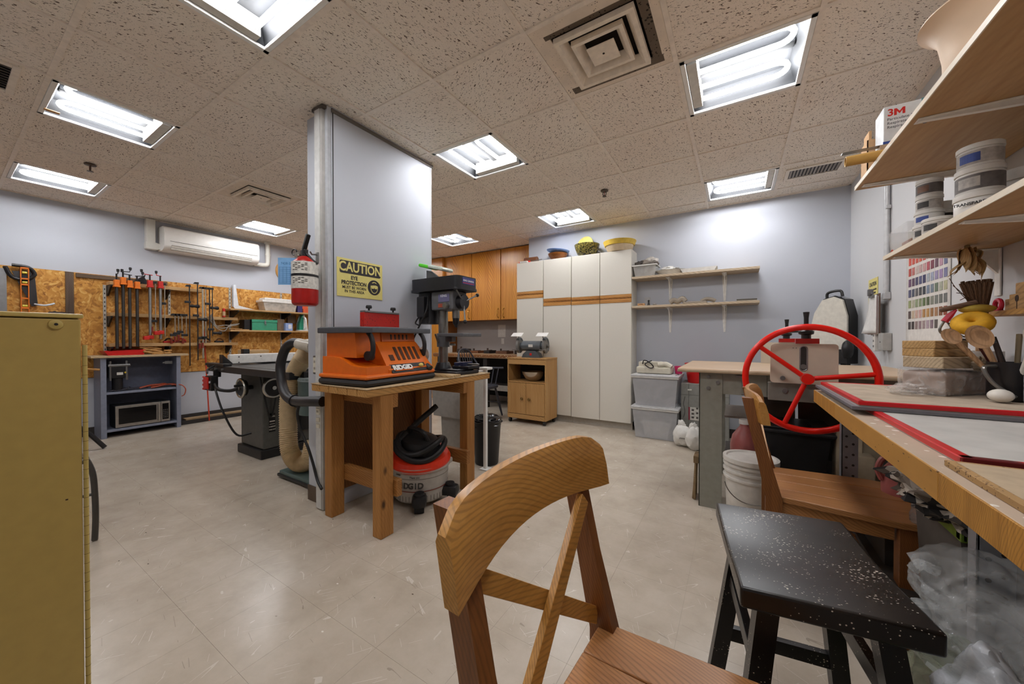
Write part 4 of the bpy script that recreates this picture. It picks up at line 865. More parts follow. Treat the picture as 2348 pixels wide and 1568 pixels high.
YEL = plain('sign yellow', '#e0d27e', .45, 0, .03); SBL = plain('sign black', '#2c2628', .5, 0, .02)
t = thing('caution_sign', 'yellow CAUTION eye protection sign on the wall stub', 'sign', (-2.233, 1.59, 1.40))
xs = -2.2345
obj('plate', G().box(xs, xs + .003, 1.413, 1.772, 1.398, 1.655, .001, 1), YEL, t)
obj('header_panel', G().prism(rrect(1.432, 1.755, 1.555, 1.64, .012), 'x', xs + .003, xs + .0036), SBL, t)
text('lettering', 'CAUTION', .088, (xs + .004, 1.594, 1.598), FX, YEL, t, .0022, sx=.84)
text('lettering', 'EYE', .036, (xs + .0036, 1.54, 1.528), FX, SBL, t, .0012, sx=.9)
text('lettering', 'PROTECTION', .036, (xs + .0036, 1.54, 1.492), FX, SBL, t, .0012, sx=.86)
text('lettering', 'MUST BE WORN', .027, (xs + .0036, 1.542, 1.461), FX, SBL, t, .0003, sx=.92)
text('lettering', 'IN THIS AREA', .027, (xs + .0036, 1.542, 1.435), FX, SBL, t, .0003, sx=.92)
hd = obj('pictogram_disc', G().lathe([(0, .003), (.054, .003), (.054, .0038), (0, .0038)], (xs, 1.70, 1.482), 36, 'x'), SBL, t)
face = [(math.cos(a) * .031 + 1.70, math.sin(a) * .042 + 1.482) for a in [2 * PI * k / 24 for k in range(24)]]
obj('pictogram_head', G().prism(face, 'x', xs + .0038, xs + .0044), YEL, hd)
obj('pictogram_face', G().prism([((a - 1.70) * .86 + 1.70, (b - 1.482) * .88 + 1.482) for a, b in face if b < 1.484], 'x', xs + .0044, xs + .0048), SBL, hd)
obj('pictogram_hair', G().prism([(1.672, 1.495), (1.673, 1.512), (1.69, 1.514), (1.70, 1.519), (1.715, 1.513), (1.728, 1.511), (1.728, 1.495), (1.715, 1.50), (1.69, 1.498)], 'x', xs + .0044, xs + .0048), SBL, hd)
for y in (1.687, 1.713): obj('pictogram_lens', G().prism(rrect(y - .011, y + .011, 1.474, 1.489, .005), 'x', xs + .0048, xs + .0052), YEL, hd)
# ------------------------------------------------------------------ timber bench under the sander
TB = wood('bench timber', '#94622f', '#b98448', 'z', 1.0, .6, .12, 0, True, .1); TBX = wood('bench timber crosswise', '#8a5a2c', '#b07b42', 'x', 1.0, .6); TBY = wood('bench plank', '#a9763a', '#c79a5e', 'y', .8, .55)
t = thing('timber_bench', 'wooden bench on square posts carrying the orange sander and drill press', 'workbench', (-1.93, 1.77, 0))
n = 6; xs_ = [-2.185 + k * (.53 / n) for k in range(n + 1)]
for k in range(n): obj('plank', G().box(xs_[k] + .002, xs_[k + 1] - .002, 1.215, 2.335, .80, .840, .003, 1), TBY, t)
obj('top_sheet', G().box(-2.187, -1.653, 1.213, 2.337, .840, .845, .001, 1), wood('dusty bench top', '#a78a66', '#c2a983', 'y', .8, .7), t)
for x0, y0 in ((-2.2, 1.305), (-1.735, 1.305), (-2.2, 2.06), (-1.735, 2.06)): obj('leg', G().box(x0, x0 + .072, y0, y0 + .088, 0, .80, .003, 1), TB, t)
obj('stretcher', G().box(-2.2, -1.635, 1.3935, 1.432, .212, .308, .003, 1), TBX, t); obj('stretcher', G().box(-2.2, -1.635, 2.02, 2.0595, .212, .308, .003, 1), TBX, t)
obj('apron', G().box(-2.2, -1.665, 1.3935, 1.43, .72, .80, .002, 1), TBX, t); obj('apron', G().box(-2.2, -1.665, 2.022, 2.0595, .72, .80, .002, 1), TBX, t)
obj('back_sheet', G().box(-2.225, -2.205, 1.40, 2.2, .12, .80, .002, 1), wood('brown plywood', '#6a4526', '#85592f', 'z', .7, .6), t)

# ------------------------------------------------------------------ orange spindle sander
t = thing('spindle_sander', 'orange benchtop sander with grey table on the timber bench', 'sander', (-1.925, 1.525, .845), world=False, rz=R(4.3))
SOR = plain('sander orange', '#dd6a10', .38, 0, .04); SDK = plain('sander black base', '#232122', .5); SGY = plain('sander grey table', '#63656a', .45, .3)
obj('base_tray', G().box(-.215, .205, -.30, .285, 0, .042, .022), SDK, t)
obj('skirt', G().box(-.21, .20, -.296, .281, .04, .066, .012), SOR, t)
low = [(-.19, .062), (.187, .062), (.187, .085), (.168, .105), (.085, .235), (.07, .25), (-.19, .25)]
gl = G().prism(low, 'y', -.12, .266)
for v in gl.bm.verts:
    if v.co.y > 0: v.co.y -= max(0, v.co.z - .085) * .26
obj('lower_shell', gl, SOR, t)
sd = []
for k in range(13):
    u = k / 12; sd.append((-.19 + .37 * u, .165 - .055 * (1 / (1 + math.exp(-(u - .55) * 14)))))
obj('side_shell', G().prism([(-.19, .062), (.185, .062)] + sd[::-1], 'y', -.278, -.1), SOR, t, angle=30)
obj('upper_shell', G().prism([(-.185, .16), (.075, .16), (.06, .305), (-.185, .305)], 'y', -.255, .225), SOR, t)
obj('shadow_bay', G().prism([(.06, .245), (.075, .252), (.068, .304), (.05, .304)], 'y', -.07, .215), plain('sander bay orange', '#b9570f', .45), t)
for k in range(5): obj('bay_slot', G().box(.062, .0745, .0 + k * .034, .011 + k * .034, .262, .296, .002), DK, t)
sl = Matrix.Translation((.1265, 0, .170)) @ Matrix.Rotation(R(57.4), 4, 'Y')
for k in range(5): obj('storage_slot', G(sl).box(-.055, .04, -.01 + k * .043, .014 + k * .043, .0, .003, .001), plain('deep slot', '#4a2408', .7), t)
obj('storage_pocket', G(sl).box(-.0, .04, -.07, -.035, .0, .003, .001), plain('deep slot', '#4a2408', .7), t)
for y0, s_ in ((-.20, 1), (.235, 1)):
    pts = [(.085 + .06 * math.sin(R(a)), y0, .22 + .09 * math.cos(R(a))) for a in range(20, 150, 13)]
    obj('tilt_quadrant', G().tube(pts, .014, 8), SDK, t)
    obj('tilt_knob', G().cyl((.11, y0 - .012, .17), (.11, y0 + .02, .17), .028, n=14), SDK, t)
pn = Matrix.Translation((.187, 0, .085)) @ Matrix.Rotation(R(28), 4, 'Y')
p = obj('front_panel', G(Matrix.Translation((.186, 0, .066))).prism([(-.02, 0), (.012, 0), (-.02, .048)], 'y', -.10, .20), SDK, t)
q = Matrix.Rotation(math.atan2(.032, .048), 4, 'Y')
ang = (R(90) - math.atan2(.032, .048), 0, R(90))
text('lettering', 'RIDGID', .042, (.1845, -.005, .094), ang, plain('logo white', '#e8e6e2', .4, 0, 0), t, .0022, ext=.0012, sx=1.15)
obj('logo_stripe', G(Matrix.Translation((.193, 0, .0785)) @ Matrix.Rotation(-math.atan2(.032, .048), 4, 'Y')).box(-.001, .0012, -.075, .075, -.003, .003), SOR, p, smooth=False)
obj('switch', G().ball((.185, .155, .098), .016, .8, 1.2, .8), plain('switch yellow', '#e3c86a', .4), t); obj('oscillate_knob', G().cyl((.17, .225, .088), (.205, .225, .07), .02, n=14), SDK, t)
obj('table', G().box(-.215, .13, -.285, .315, .305, .338, .005), SGY, t)
obj('tilting_wing', G().box(-.21, .145, -.30, -.2, .302, .334, .005), plain('sander wing grey', '#4f5156', .45, .3), t)
obj('table_insert', G().box(-.02, .125, -.14, .1, .3375, .340), PIPES, t, smooth=False)
f_ = obj('belt_guard', G().box(-.145, -.105, -.05, .255, .338, .44, .003), speck('sander red', '#c01f14', '#8d1a10', .1, 60), t)
obj('guard_cap', G().box(-.15, -.10, -.045, .25, .44, .452, .002), PIPES, f_)
for y in (0.005, .215): obj('tension_knob', G().cyl((-.125, y, .45), (-.125, y, .47), .006, n=8).lathe([(0, .468), (.018, .468), (.02, .478), (.016, .488), (0, .488)], (-.125, y, 0), 12), SDK, f_)

# ------------------------------------------------------------------ drill press
t = thing('drill_press', 'black benchtop drill press at the far end of the timber bench', 'drill press', (-1.95, 2.12, .845))
DPK = plain('press black', '#222124', .38); DPG = plain('press grey casting', '#67686b', .4, .2); DPS = plain('machined steel', '#86837e', .3, .8)
obj('base', G().box(-2.10, -1.72, 2.0, 2.28, .845, .872, .008).box(-1.92, -1.74, 2.04, 2.24, .872, .885, .006), DPK, t)
obj('column_foot', G().lathe([(0, .872), (.07, .872), (.065, .89), (.048, .93), (0, .93)], (-1.95, 2.12, 0), 20), DPK, t)
obj('column', G().cyl((-1.95, 2.12, .88), (-1.95, 2.12, 1.40), .0365, n=24), DPS, t)
br = obj('table_bracket', G().cyl((-1.95, 2.12, 1.05), (-1.95, 2.12, 1.155), .05, n=20).box(-1.95, -1.84, 2.095, 2.145, 1.09, 1.135, .01), DPG, t)
obj('table', G().box(-1.90, -1.66, 2.01, 2.23, 1.13, 1.155, .005), DPG, t); obj('table_slot', G().box(-1.87, -1.69, 2.115, 2.125, 1.1545, 1.156), DK, t, smooth=False)
obj('lock_lever', G().cyl((-1.95, 2.06, 1.09), (-1.95, 2.03, 1.15), .007, n=8).cyl((-1.83, 2.07, 1.07), (-1.77, 2.05, 1.07), .008, n=8), DPS, br)
obj('belt_cover', G().prism(rrect(-2.19, -1.70, 2.0, 2.24, .04), 'z', 1.485, 1.575), DPK, t, angle=50); obj('cover_rim', G().prism(rrect(-2.195, -1.695, 1.995, 2.245, .042), 'z', 1.475, 1.492), DPK, t, angle=50)
lb = obj('brand_label', G().box(-1.7005, -1.697, 2.05, 2.19, 1.515, 1.565, .001), plain('label blue', '#3a3f86', .4), t)
text('lettering', 'KING CANADA', .019, (-1.6965, 2.12, 1.542), FX, plain('label letters', '#dcdce4', .4, 0, 0), lb, .0006, sx=.95)
obj('label_stripe', G().box(-1.697, -1.6963, 2.055, 2.185, 1.522, 1.527), RED, lb, smooth=False)
obj('gear_head', G().box(-2.0, -1.78, 2.035, 2.205, 1.33, 1.476, .015), DPG, t)
pl = obj('speed_plate', G().box(-1.92, -1.81, 2.032, 2.0355, 1.39, 1.45, .002), plain('plate violet', '#6d6a8c', .4), t)
text('lettering', 'KING', .026, (-1.865, 2.0315, 1.435), FYN, plain('label letters', '#dcdce4'), pl, .0006)
obj('warning_label', G().box(-1.92, -1.87, 2.031, 2.0355, 1.35, 1.378, .001), plain('label rust', '#a04a35', .5), t)
obj('depth_stop', G().cyl((-1.83, 2.035, 1.36), (-1.83, 2.0, 1.36), .02, n=14), DPS, t)
obj('feed_hub', G().cyl((-1.78, 2.12, 1.39), (-1.735, 2.12, 1.39), .055, n=18), DPK, t)
for a in (25, 145, 265):
    e = Vector((-1.72, 2.12 + .15 * math.cos(R(a)), 1.39 + .15 * math.sin(R(a)))); s0 = Vector((-1.745, 2.12, 1.39))
    h = obj('feed_handle', G().cyl(s0, e, .006, n=8), DPS, t); obj('handle_knob', G().ball(e, .015), DPK, h)
obj('quill', G().cyl((-1.82, 2.12, 1.27), (-1.82, 2.12, 1.34), .028, n=16), DPS, t); obj('chuck', G().lathe([(0, 1.20), (.008, 1.20), (.012, 1.215), (.024, 1.232), (.026, 1.275), (.02, 1.282), (0, 1.282)], (-1.82, 2.12, 0), 18), DPK, t)
obj('motor', G().cyl((-2.10, 2.12, 1.23), (-2.10, 2.12, 1.47), .082, n=22).box(-2.12, -2.04, 2.0, 2.06, 1.28, 1.44, .01), DPK, t)
obj('power_cord', G().tube(spline([(-2.02, 2.03, 1.44), (-1.98, 1.97, 1.33), (-2.02, 1.93, 1.2), (-2.08, 1.92, 1.08), (-2.12, 1.95, .95), (-2.14, 2.0, .87)], 7), .007, 8).tube(spline([(-2.12, 2.04, 1.30), (-2.15, 2.02, 1.24), (-2.10, 2.0, 1.22)], 5), .006, 8), BLK, t)
t = thing('drill_vise', 'dark blue machinist vise on the drill press base', 'vise', (-1.80, 2.2, .885))
obj('bed', G().box(-1.87, -1.71, 2.13, 2.27, .8855, .905, .004), DPK, t); obj('jaw', G().box(-1.80, -1.77, 2.14, 2.26, .905, .935, .004), plain('vise blue', '#2a2e4a', .35), t); obj('jaw', G().box(-1.86, -1.83, 2.14, 2.26, .905, .93, .004), plain('vise blue', '#2a2e4a'), t)
obj('screw', G().cyl((-1.83, 2.2, .918), (-1.66, 2.2, .918), .006, n=8), DPS, t)
t = thing('face_visor', 'clear visor with a bright green brow on top of the drill press', 'visor', (-2.05, 2.18, 1.575))
obj('stand_wedge', G().prism([(-2.15, 1.5755), (-2.15, 1.67), (-2.10, 1.66), (-2.0, 1.59), (-1.98, 1.5755)], 'y', 2.14, 2.16), plain('visor wedge', '#5d5c5b', .4), t)
obj('brow', G(Matrix.Translation((-2.14, 2.15, 1.685)) @ Matrix.Rotation(R(14), 4, 'Y')).box(-.06, .06, -.06, .06, 0, .028, .012), plain('visor green', '#5fdc2c', .35), t)
obj('lens', G(Matrix.Translation((-2.02, 2.15, 1.66)) @ Matrix.Rotation(R(14), 4, 'Y')).box(-.07, .09, -.07, .07, .0, .03, .014), plain('visor clear', '#d4ddce', .15, 0, .15, 25), t)
tag(obj('scrap_board', G(Matrix.Translation((-1.77, 1.93, 0)) @ Matrix.Rotation(R(6), 4, 'Z')).box(-.13, .11, -.06, .05, .8455, .862, .002), wood('pale scrap', '#b3905e', '#d3b689', 'x', 1, .6)), 'thin pale board lying on the bench beside the sander', 'board')
t = thing('spray_bottle', 'clear green-tinted plastic bottle behind the sander', 'bottle', (-2.1, 2.0, .845))
obj('bottle', G().lathe([(0, .0), (.048, .0), (.052, .02), (.052, .12), (.03, .17), (.016, .185), (.016, .21), (0, .21)], (-2.10, 1.99, .846), 20), plain('pale green plastic', '#b9cdb8', .12, 0, .1, 30, .5, 1, .6), t)
obj('sleeve', G().lump((-2.06, 2.01, .97), .05, .8, .8, 1.6, .25, 2.2, 3), plain('wrinkled bag', '#c7b3a4', .3, 0, .25, 25), t)

# ------------------------------------------------------------------ shop vacuum
vx, vy = -1.87, 1.80
t = thing('shop_vacuum', 'grey and red-orange shop vacuum under the timber bench', 'vacuum', (vx, vy, 0))
VG = plain('vacuum grey drum', '#aaa49c', .45); VO = plain('vacuum orange-red', '#d8361b', .35); VK = plain('vacuum black', '#1e1d1e', .45)
dr = obj('drum', G().lathe([(0, .035), (.165, .035), (.178, .05), (.195, .24), (.206, .245), (.206, .27), (0, .27)], (vx, vy, 0), 40), VG, t)
obj('drum_ring', G().lathe([(.1905, .20), (.1918, .20), (.1918, .204), (.1905, .204)], (vx, vy, 0), 40), plain('ring line', '#6b665f', .6), dr)
g = G()
for k in range(48):
    a = 2 * PI * k / 48; g.box(vx + .181 * math.cos(a) - .001, vx + .181 * math.cos(a) + .001, vy + .181 * math.sin(a) - .001, vy + .181 * math.sin(a) + .001, .05, .085)
obj('drum_ribs', g, plain('ring line', '#6b665f'), dr, smooth=False)
VL = plain('vacuum logo', '#3a3835', .5, 0, 0)
for k, ch in enumerate('RIDGID'):
    a = R(-92 + k * 9.6); text('lettering', ch, .052, (vx + .1905 * math.cos(a), vy + .1905 * math.sin(a), .158), (R(90 - 4), 0, a + PI / 2), VL, dr, .0016, ext=.002)
obj('logo_stripe', G().lathe([(.1872, .118), (.1882, .118), (.1884, .123), (.1874, .123)], (vx, vy, 0), 60), plain('logo stripe red', '#7a2f22', .5), dr)
for k, (tx, a0, z, s_) in enumerate((('Th', -62, .216, .018), ('ank', -57, .216, .016), ('you', -49, .216, .016), ('room', -90, .228, .018))):
    a = R(a0); text('handwriting', tx, s_, (vx + .196 * math.cos(a), vy + .196 * math.sin(a), z), (R(86), 0, a + PI / 2), VL, dr, 0, ext=.001)
Mt = Matrix.Translation((vx, vy, .27)) @ Matrix.Rotation(R(-9), 4, (Vector((.6, -.8, 0))).cross(Vector((0, 0, 1))))
obj('lid', G(Mt).lathe([(0, .0), (.205, .0), (.208, .02), (.19, .055), (.12, .075), (0, .08)], n=40), VO, t)
obj('lid_latch', G().box(vx + .10, vx + .16, vy + .10, vy + .16, .235, .275, .012), VG, t)
obj('motor_head', G(Mt).lathe([(0, .06), (.15, .06), (.155, .09), (.13, .16), (.08, .185), (0, .19)], n=28, sq=(1.05, .8)), VK, t)
for k, rr in enumerate((.172, .15)):
    obj('hose', G(Mt).tube([(rr * math.cos(a), rr * .95 * math.sin(a), 0.10 + .035 * k + .03 * math.sin(2 * a + k)) for a in [2 * PI * q / 40 for q in range(40)]], .02, 10, closed=True), VK, t)
obj('wand', G().tube([(vx - .1, vy - .12, .40), (vx - .05, vy + .02, .52), (vx + .0, vy + .16, .62)], .02, 10), VK, t)
obj('carry_handle', G(Mt).tube(spline([(-.09, -.02, .17), (-.06, -.03, .23), (.06, -.03, .23), (.10, -.02, .17)], 5), .014, 8), VK, t)
for a in (-46, 22, 130, 220):
    aa = R(a); cx, cy = vx + .215 * math.cos(aa), vy + .215 * math.sin(aa)
    c = obj('caster_arm', G(Matrix.Translation((cx, cy, 0)) @ Matrix.Rotation(aa, 4, 'Z')).box(-.07, .06, -.046, .046, .04, .115, .028).lathe([(0, .115), (.034, .115), (.03, .128), (0, .13)], n=14), VK, t)
    obj('caster_wheel', G(Matrix.Translation((cx, cy, 0)) @ Matrix.Rotation(aa, 4, 'Z')).lathe([(0, -.03), (.026, -.03), (.028, 0), (.026, .03), (0, .03)], (.01, 0, .0285), 16, 'y'), plain('wheel black', '#161516', .5), c)

# things around the bench end
PG = plain('pedestal grey plastic', '#aaa59d', .5)
t = thing('tool_pedestal', 'light grey plastic pedestal standing behind the timber bench', 'stand', (-2.32, 2.72, 0))
obj('upper_box', G().prism([(-2.50, .37), (-2.535, .80), (-2.10, .80), (-2.13, .37)], 'y', 2.58, 2.90), PG, t); obj('lower_box', G().prism([(-2.42, 0), (-2.44, .37), (-2.16, .37), (-2.18, 0)], 'y', 2.62, 2.86), PG, t)
obj('latch', G().box(-2.15, -2.10, 2.56, 2.58, .3, .4, .006), SBK, t)
t = thing('white_post', 'white flanged post standing behind the bench end', 'post', (-1.80, 2.46, 0))
obj('shaft', G().box(-1.823, -1.795, 2.47, 2.50, 0, .855, .004), FRW, t); obj('flange', G().box(-1.85, -1.765, 2.45, 2.53, .852, .872, .004), FRW, t); obj('foot', G().box(-1.85, -1.77, 2.45, 2.53, 0, .012, .003), FRW, t)
t = thing('waste_bin', 'black round waste bin with a bag beside the bench leg', 'bin', (-1.90, 2.64, 0))
obj('bin', G().lathe([(0, .0), (.10, .0), (.105, .01), (.13, .39), (.136, .40), (.126, .40), (.1, .02), (0, .02)], (-1.90, 2.63, 0), 28), VK, t)
obj('bag', G().lump((-1.90, 2.63, .375), .115, 1, 1, .5, .35, 2.5, 5), plain('bag black', '#1a191b', .22), t); obj('bag_rim', G().tube([(-1.90 + .133 * math.cos(a), 2.63 + .133 * math.sin(a), .395 + .012 * math.sin(5 * a)) for a in [2 * PI * k / 30 for k in range(30)]], .008, 6, closed=True), plain('bag black', '#1a191b'), t)
obj('bag_knot', G().tube(spline([(-1.86, 2.56, .41), (-1.855, 2.55, .45), (-1.84, 2.54, .48)], 3), .02, 8, radii=None), plain('bag black', '#1a191b'), t)
tag(obj('scrap_strip', G(Matrix.Translation((-1.69, 2.33, 0)) @ Matrix.Rotation(R(4), 4, 'Z')).box(-.018, .018, -.11, .11, 0, .012, .002), wood('pale scrap', '#b3905e', '#d3b689', 'x')), 'small wood strip lying on the floor by the bench leg', 'wood')
# ------------------------------------------------------------------ alcove: varnished cabinets, counter, chair, cart
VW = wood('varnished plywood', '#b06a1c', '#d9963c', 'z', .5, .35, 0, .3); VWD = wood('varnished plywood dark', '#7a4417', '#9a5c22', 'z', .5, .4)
BRS = plain('brass pull', '#b88d3f', .25, .9)
for x0, x1, hs, lab in ((-4.572, -3.957, 1, 'varnished wood wall cabinet left of the middle, above the drill press'), (-3.953, -3.341, 1, 'varnished wood wall cabinet in the middle with brass pull at its right'), (-3.337, -2.645, -1, 'varnished wood wall cabinet next to the white cabinets')):
    t = thing('wood_wall_cabinet', lab, 'cabinet', ((x0 + x1) / 2, 5.2, 1.43), 'varnished wall cabinets')
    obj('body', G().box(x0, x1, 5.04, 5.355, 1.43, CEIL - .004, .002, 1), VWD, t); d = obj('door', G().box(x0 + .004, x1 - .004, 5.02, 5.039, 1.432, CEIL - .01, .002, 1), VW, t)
    hx = x1 - .05 if hs > 0 else x0 + .06
    obj('pull', G().tube(spline([(hx, 5.02, 1.47), (hx, 4.99, 1.49), (hx + .01, 4.985, 1.54), (hx, 4.99, 1.59), (hx, 5.02, 1.61)], 5), .006, 8), BRS, d)
    obj('pull_plate', G().box(hx - .012, hx + .012, 5.016, 5.0205, 1.455, 1.475, .002).box(hx - .012, hx + .012, 5.016, 5.0205, 1.605, 1.625, .002), BRS, d)
t = thing('tall_wood_cabinet', 'tall varnished wood cabinet at the left end of the alcove', 'cabinet', (-4.95, 5.1, .9))
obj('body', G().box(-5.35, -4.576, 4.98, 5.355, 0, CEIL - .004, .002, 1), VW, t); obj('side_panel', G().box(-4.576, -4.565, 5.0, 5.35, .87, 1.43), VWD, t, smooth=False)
obj('door', G().box(-5.345, -4.585, 4.965, 4.98, .1, CEIL - .02, .002, 1), VW, t)
t = thing('alcove_counter', 'long battered wooden workbench in the alcove', 'workbench', (-3.6, 5.05, 0))
obj('top', G().box(-4.56, -2.66, 4.70, 5.355, .80, .862, .004), wood('battered bench', '#8b6a49', '#b39270', 'x', 1, .7), t); obj('edge_strip', G().box(-4.56, -2.66, 4.69, 4.70, .815, .855, .002), speck('battered edge', '#8a5a33', '#d8c9b2', .12, 40), t)
for x in (-4.5, -3.5, -2.72): obj('leg', G().box(x, x + .08, 4.74, 4.82, 0, .80, .003, 1), plain('dark leg', '#2b2624', .7), t)
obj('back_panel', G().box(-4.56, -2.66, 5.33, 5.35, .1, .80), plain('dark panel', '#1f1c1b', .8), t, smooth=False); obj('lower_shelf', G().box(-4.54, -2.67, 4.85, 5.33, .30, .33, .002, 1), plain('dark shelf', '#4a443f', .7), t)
obj('pale_rail', G().box(-4.54, -2.67, 4.84, 4.85, .27, .36, .002, 1), plain('rail grey', '#a39d95', .6), t)
for k, (x, w_, h_, c_, lab) in enumerate(((-4.2, .16, .07, '#3a332e', 'dark box of tools on the alcove counter, left'), (-3.9, .2, .04, '#7a4a2a', 'brown tool tray on the alcove counter'), (-3.62, .12, .05, '#2a2523', 'small black hand plane on the alcove counter'), (-3.32, .22, .045, '#6a4630', 'low wooden rack on the alcove counter'), (-2.98, .16, .06, '#352a24', 'dark tool at the right on the alcove counter'))):
    t = thing('counter_tool', lab, 'tool', (x, 5.1, .862))
    obj('body', G().box(x - w_ / 2, x + w_ / 2, 5.0, 5.22, .862, .862 + h_, .006), plain('ct' + c_, c_, .6), t); obj('grip', G().cyl((x - w_ / 4, 5.08, .862 + h_), (x - w_ / 4, 5.08, .9 + h_), .016, n=10).box(x, x + w_ / 2.2, 5.03, 5.1, .862 + h_, .872 + h_, .003), plain('ctg' + c_, '#4a3a30', .5), t)
tag(obj('white_carton', G().box(-4.5, -4.36, 4.85, 4.98, .862, .99, .003), plain('carton white', '#d8d5cf', .5)), 'small white carton at the left of the alcove counter', 'box')
tag(obj('wall_notice', G().box(-3.62, -3.46, YA - .003, YA - .001, 1.14, 1.36), plain('paper', '#d5d0c8', .7)), 'sheet of paper pinned above the alcove counter', 'paper')
tag(obj('wall_notice', G().box(-3.55, -3.49, YA - .003, YA - .001, 1.02, 1.12), plain('paper', '#d5d0c8')), 'small note pinned below the paper sheet', 'paper')

# windsor chair
t = thing('windsor_chair', 'dark grey bow-back armchair at the alcove counter', 'chair', (-3.07, 4.1, 0), world=False, rz=R(4))
WC = plain('windsor paint', '#3b3c44', .4)
obj('seat', G().prism([(.23 * math.copysign(abs(math.cos(a)) ** .8, math.cos(a)), .24 * math.copysign(abs(math.sin(a)) ** .8, math.sin(a))) for a in [2 * PI * k / 32 for k in range(32)]], 'z', .425, .455), WC, t)
for x, y, ex_, ey_ in ((.14, -.16, .21, -.25), (.14, .16, .21, .25), (-.14, -.14, -.23, -.23), (-.14, .14, -.23, .23)):
    obj('leg', G().tube([(x, y, .43), (x + (ex_ - x) * .35, y + (ey_ - y) * .35, .29), (x + (ex_ - x) * .7, y + (ey_ - y) * .7, .13), (ex_, ey_, 0.003)], .018, 10, radii=[.014, .021, .017, .012]), WC, t)
for s_ in (-1, 1): obj('stretcher', G().cyl((.18, s_ * .21, .2), (-.19, s_ * .19, .2), .010, n=8), WC, t)
obj('cross_stretcher', G().cyl((0, -.2, .2), (0, .2, .2), .010, n=8), WC, t)
obj('arm_bow', G().tube(spline([(.22, -.27, .69), (.08, -.27, .685), (-.12, -.24, .685), (-.22, -.12, .69), (-.24, 0, .69), (-.22, .12, .69), (-.12, .24, .685), (.08, .27, .685), (.22, .27, .69)], 6), .014, 8), WC, t)
obj('back_bow', G().tube(spline([(-.15, -.2, .69), (-.24, -.19, .82), (-.28, -.12, .93), (-.295, 0, .965), (-.28, .12, .93), (-.24, .19, .82), (-.15, .2, .69)], 6), .012, 8), WC, t)
for k in range(-3, 4):
    y = k * .048; obj('spindle', G().cyl((-.19, y, .45), (-.27 - .02 * (1 - abs(k) / 4), y * 1.25, .945 - .012 * k * k), .006, n=6), WC, t)
for s_ in (-1, 1):
    for x in (.14, .06, -.05): obj('arm_spindle', G().cyl((x * .9, s_ * .2, .45), (x, s_ * .265, .685), .008, n=6), WC, t)

# oak-look cart with bench grinder
OAK = wood('oak veneer', '#a87a45', '#c99e66', 'z', .8, .5); OAKX = wood('oak veneer flat', '#a87a45', '#c99e66', 'x', .8, .5)
t = thing('microwave_cart', 'small oak-look cart on casters with two doors', 'cart', (-2.33, 4.27, 0))
x0, x1, y0, y1 = -2.62, -2.045, 4.10, 4.44
obj('side_panel', G().box(x0, x0 + .016, y0 + .005, y1, .06, .845, .001, 1), OAK, t); obj('side_panel', G().box(x1 - .016, x1, y0 + .005, y1, .06, .845, .001, 1), OAK, t)
obj('top', G().box(x0 - .005, x1 + .005, y0 - .005, y1, .845, .862, .002, 1), OAKX, t); obj('apron', G().box(x0 + .016, x1 - .016, y0 + .005, y0 + .02, .775, .845, .001, 1), OAKX, t)
obj('shelf', G().box(x0 + .016, x1 - .016, y0 + .005, y1 - .02, .535, .551, .001, 1), OAKX, t); obj('back_panel', G().box(x0 + .016, x1 - .016, y1 - .012, y1 - .004, .08, .845), plain('cart back', '#2d2825', .8), t, smooth=False)
obj('bottom', G().box(x0 + .016, x1 - .016, y0 + .005, y1 - .02, .075, .09), OAKX, t); obj('kick_rail', G().box(x0 + .016, x1 - .016, y0, y0 + .015, .06, .118, .001, 1), OAKX, t)
xm = (x0 + x1) / 2
for a, b_, hx in ((x0 + .018, xm - .002, xm - .055), (xm + .002, x1 - .018, xm + .055)):
    d = obj('door', G().box(a, b_, y0 - .002, y0 + .014, .124, .53, .002, 1), OAK, t)
    obj('knob', G(Matrix.Translation((hx, y0 - .002, .325)) @ Matrix.Rotation(R(90), 4, 'X')).lathe([(0, 0), (.008, 0), (.008, .012), (.02, .018), (.016, .028), (0, .03)], n=16), plain('brass knob', '#8f7448', .3, .8), d)
for x, y in ((x0 + .03, y0 + .03), (x1 - .03, y0 + .03), (x0 + .03, y1 - .04), (x1 - .03, y1 - .04)):
    c = obj('caster', G().box(x - .012, x + .012, y - .016, y + .016, .04, .0625, .003), BLK, t); obj('caster_wheel', G().cyl((x - .014, y, .026), (x + .014, y, .026), .0255, n=16), BLK, c)
t = thing('mixing_bowl', 'steel mixing bowl in the open shelf of the oak cart', 'bowl', (-2.30, 4.26, .551))
obj('bowl', G().lathe([(0, .0), (.06, .0), (.11, .035), (.145, .09), (.155, .125), (.16, .127), (.15, .125), (.135, .09), (.1, .04), (0, .012)], (-2.30, 4.25, .552), 30), plain('bowl steel', '#b3a695', .25, .85), t)
t = thing('bench_grinder', 'grey double-wheel bench grinder on the oak cart', 'bench grinder', (-2.32, 4.25, .862), world=False, rz=R(8))
GG = plain('grinder grey', '#5d6266', .4, .2); WHL = plain('abrasive wheel', '#77746f', .8)
obj('foot', G().prism([(-.13, 0), (.13, 0), (.11, .05), (.06, .09), (-.06, .09), (-.11, .05)], 'y', -.06, .06), GG, t)
obj('motor', G().cyl((-.13, 0, .155), (.13, 0, .155), .068, n=26).cyl((-.16, 0, .155), (.16, 0, .155), .045, n=20), GG, t)
obj('rating_plate', G().box(-.03, .03, -.0705, -.066, .14, .175, .001), plain('badge white', '#d8d4cc'), t)
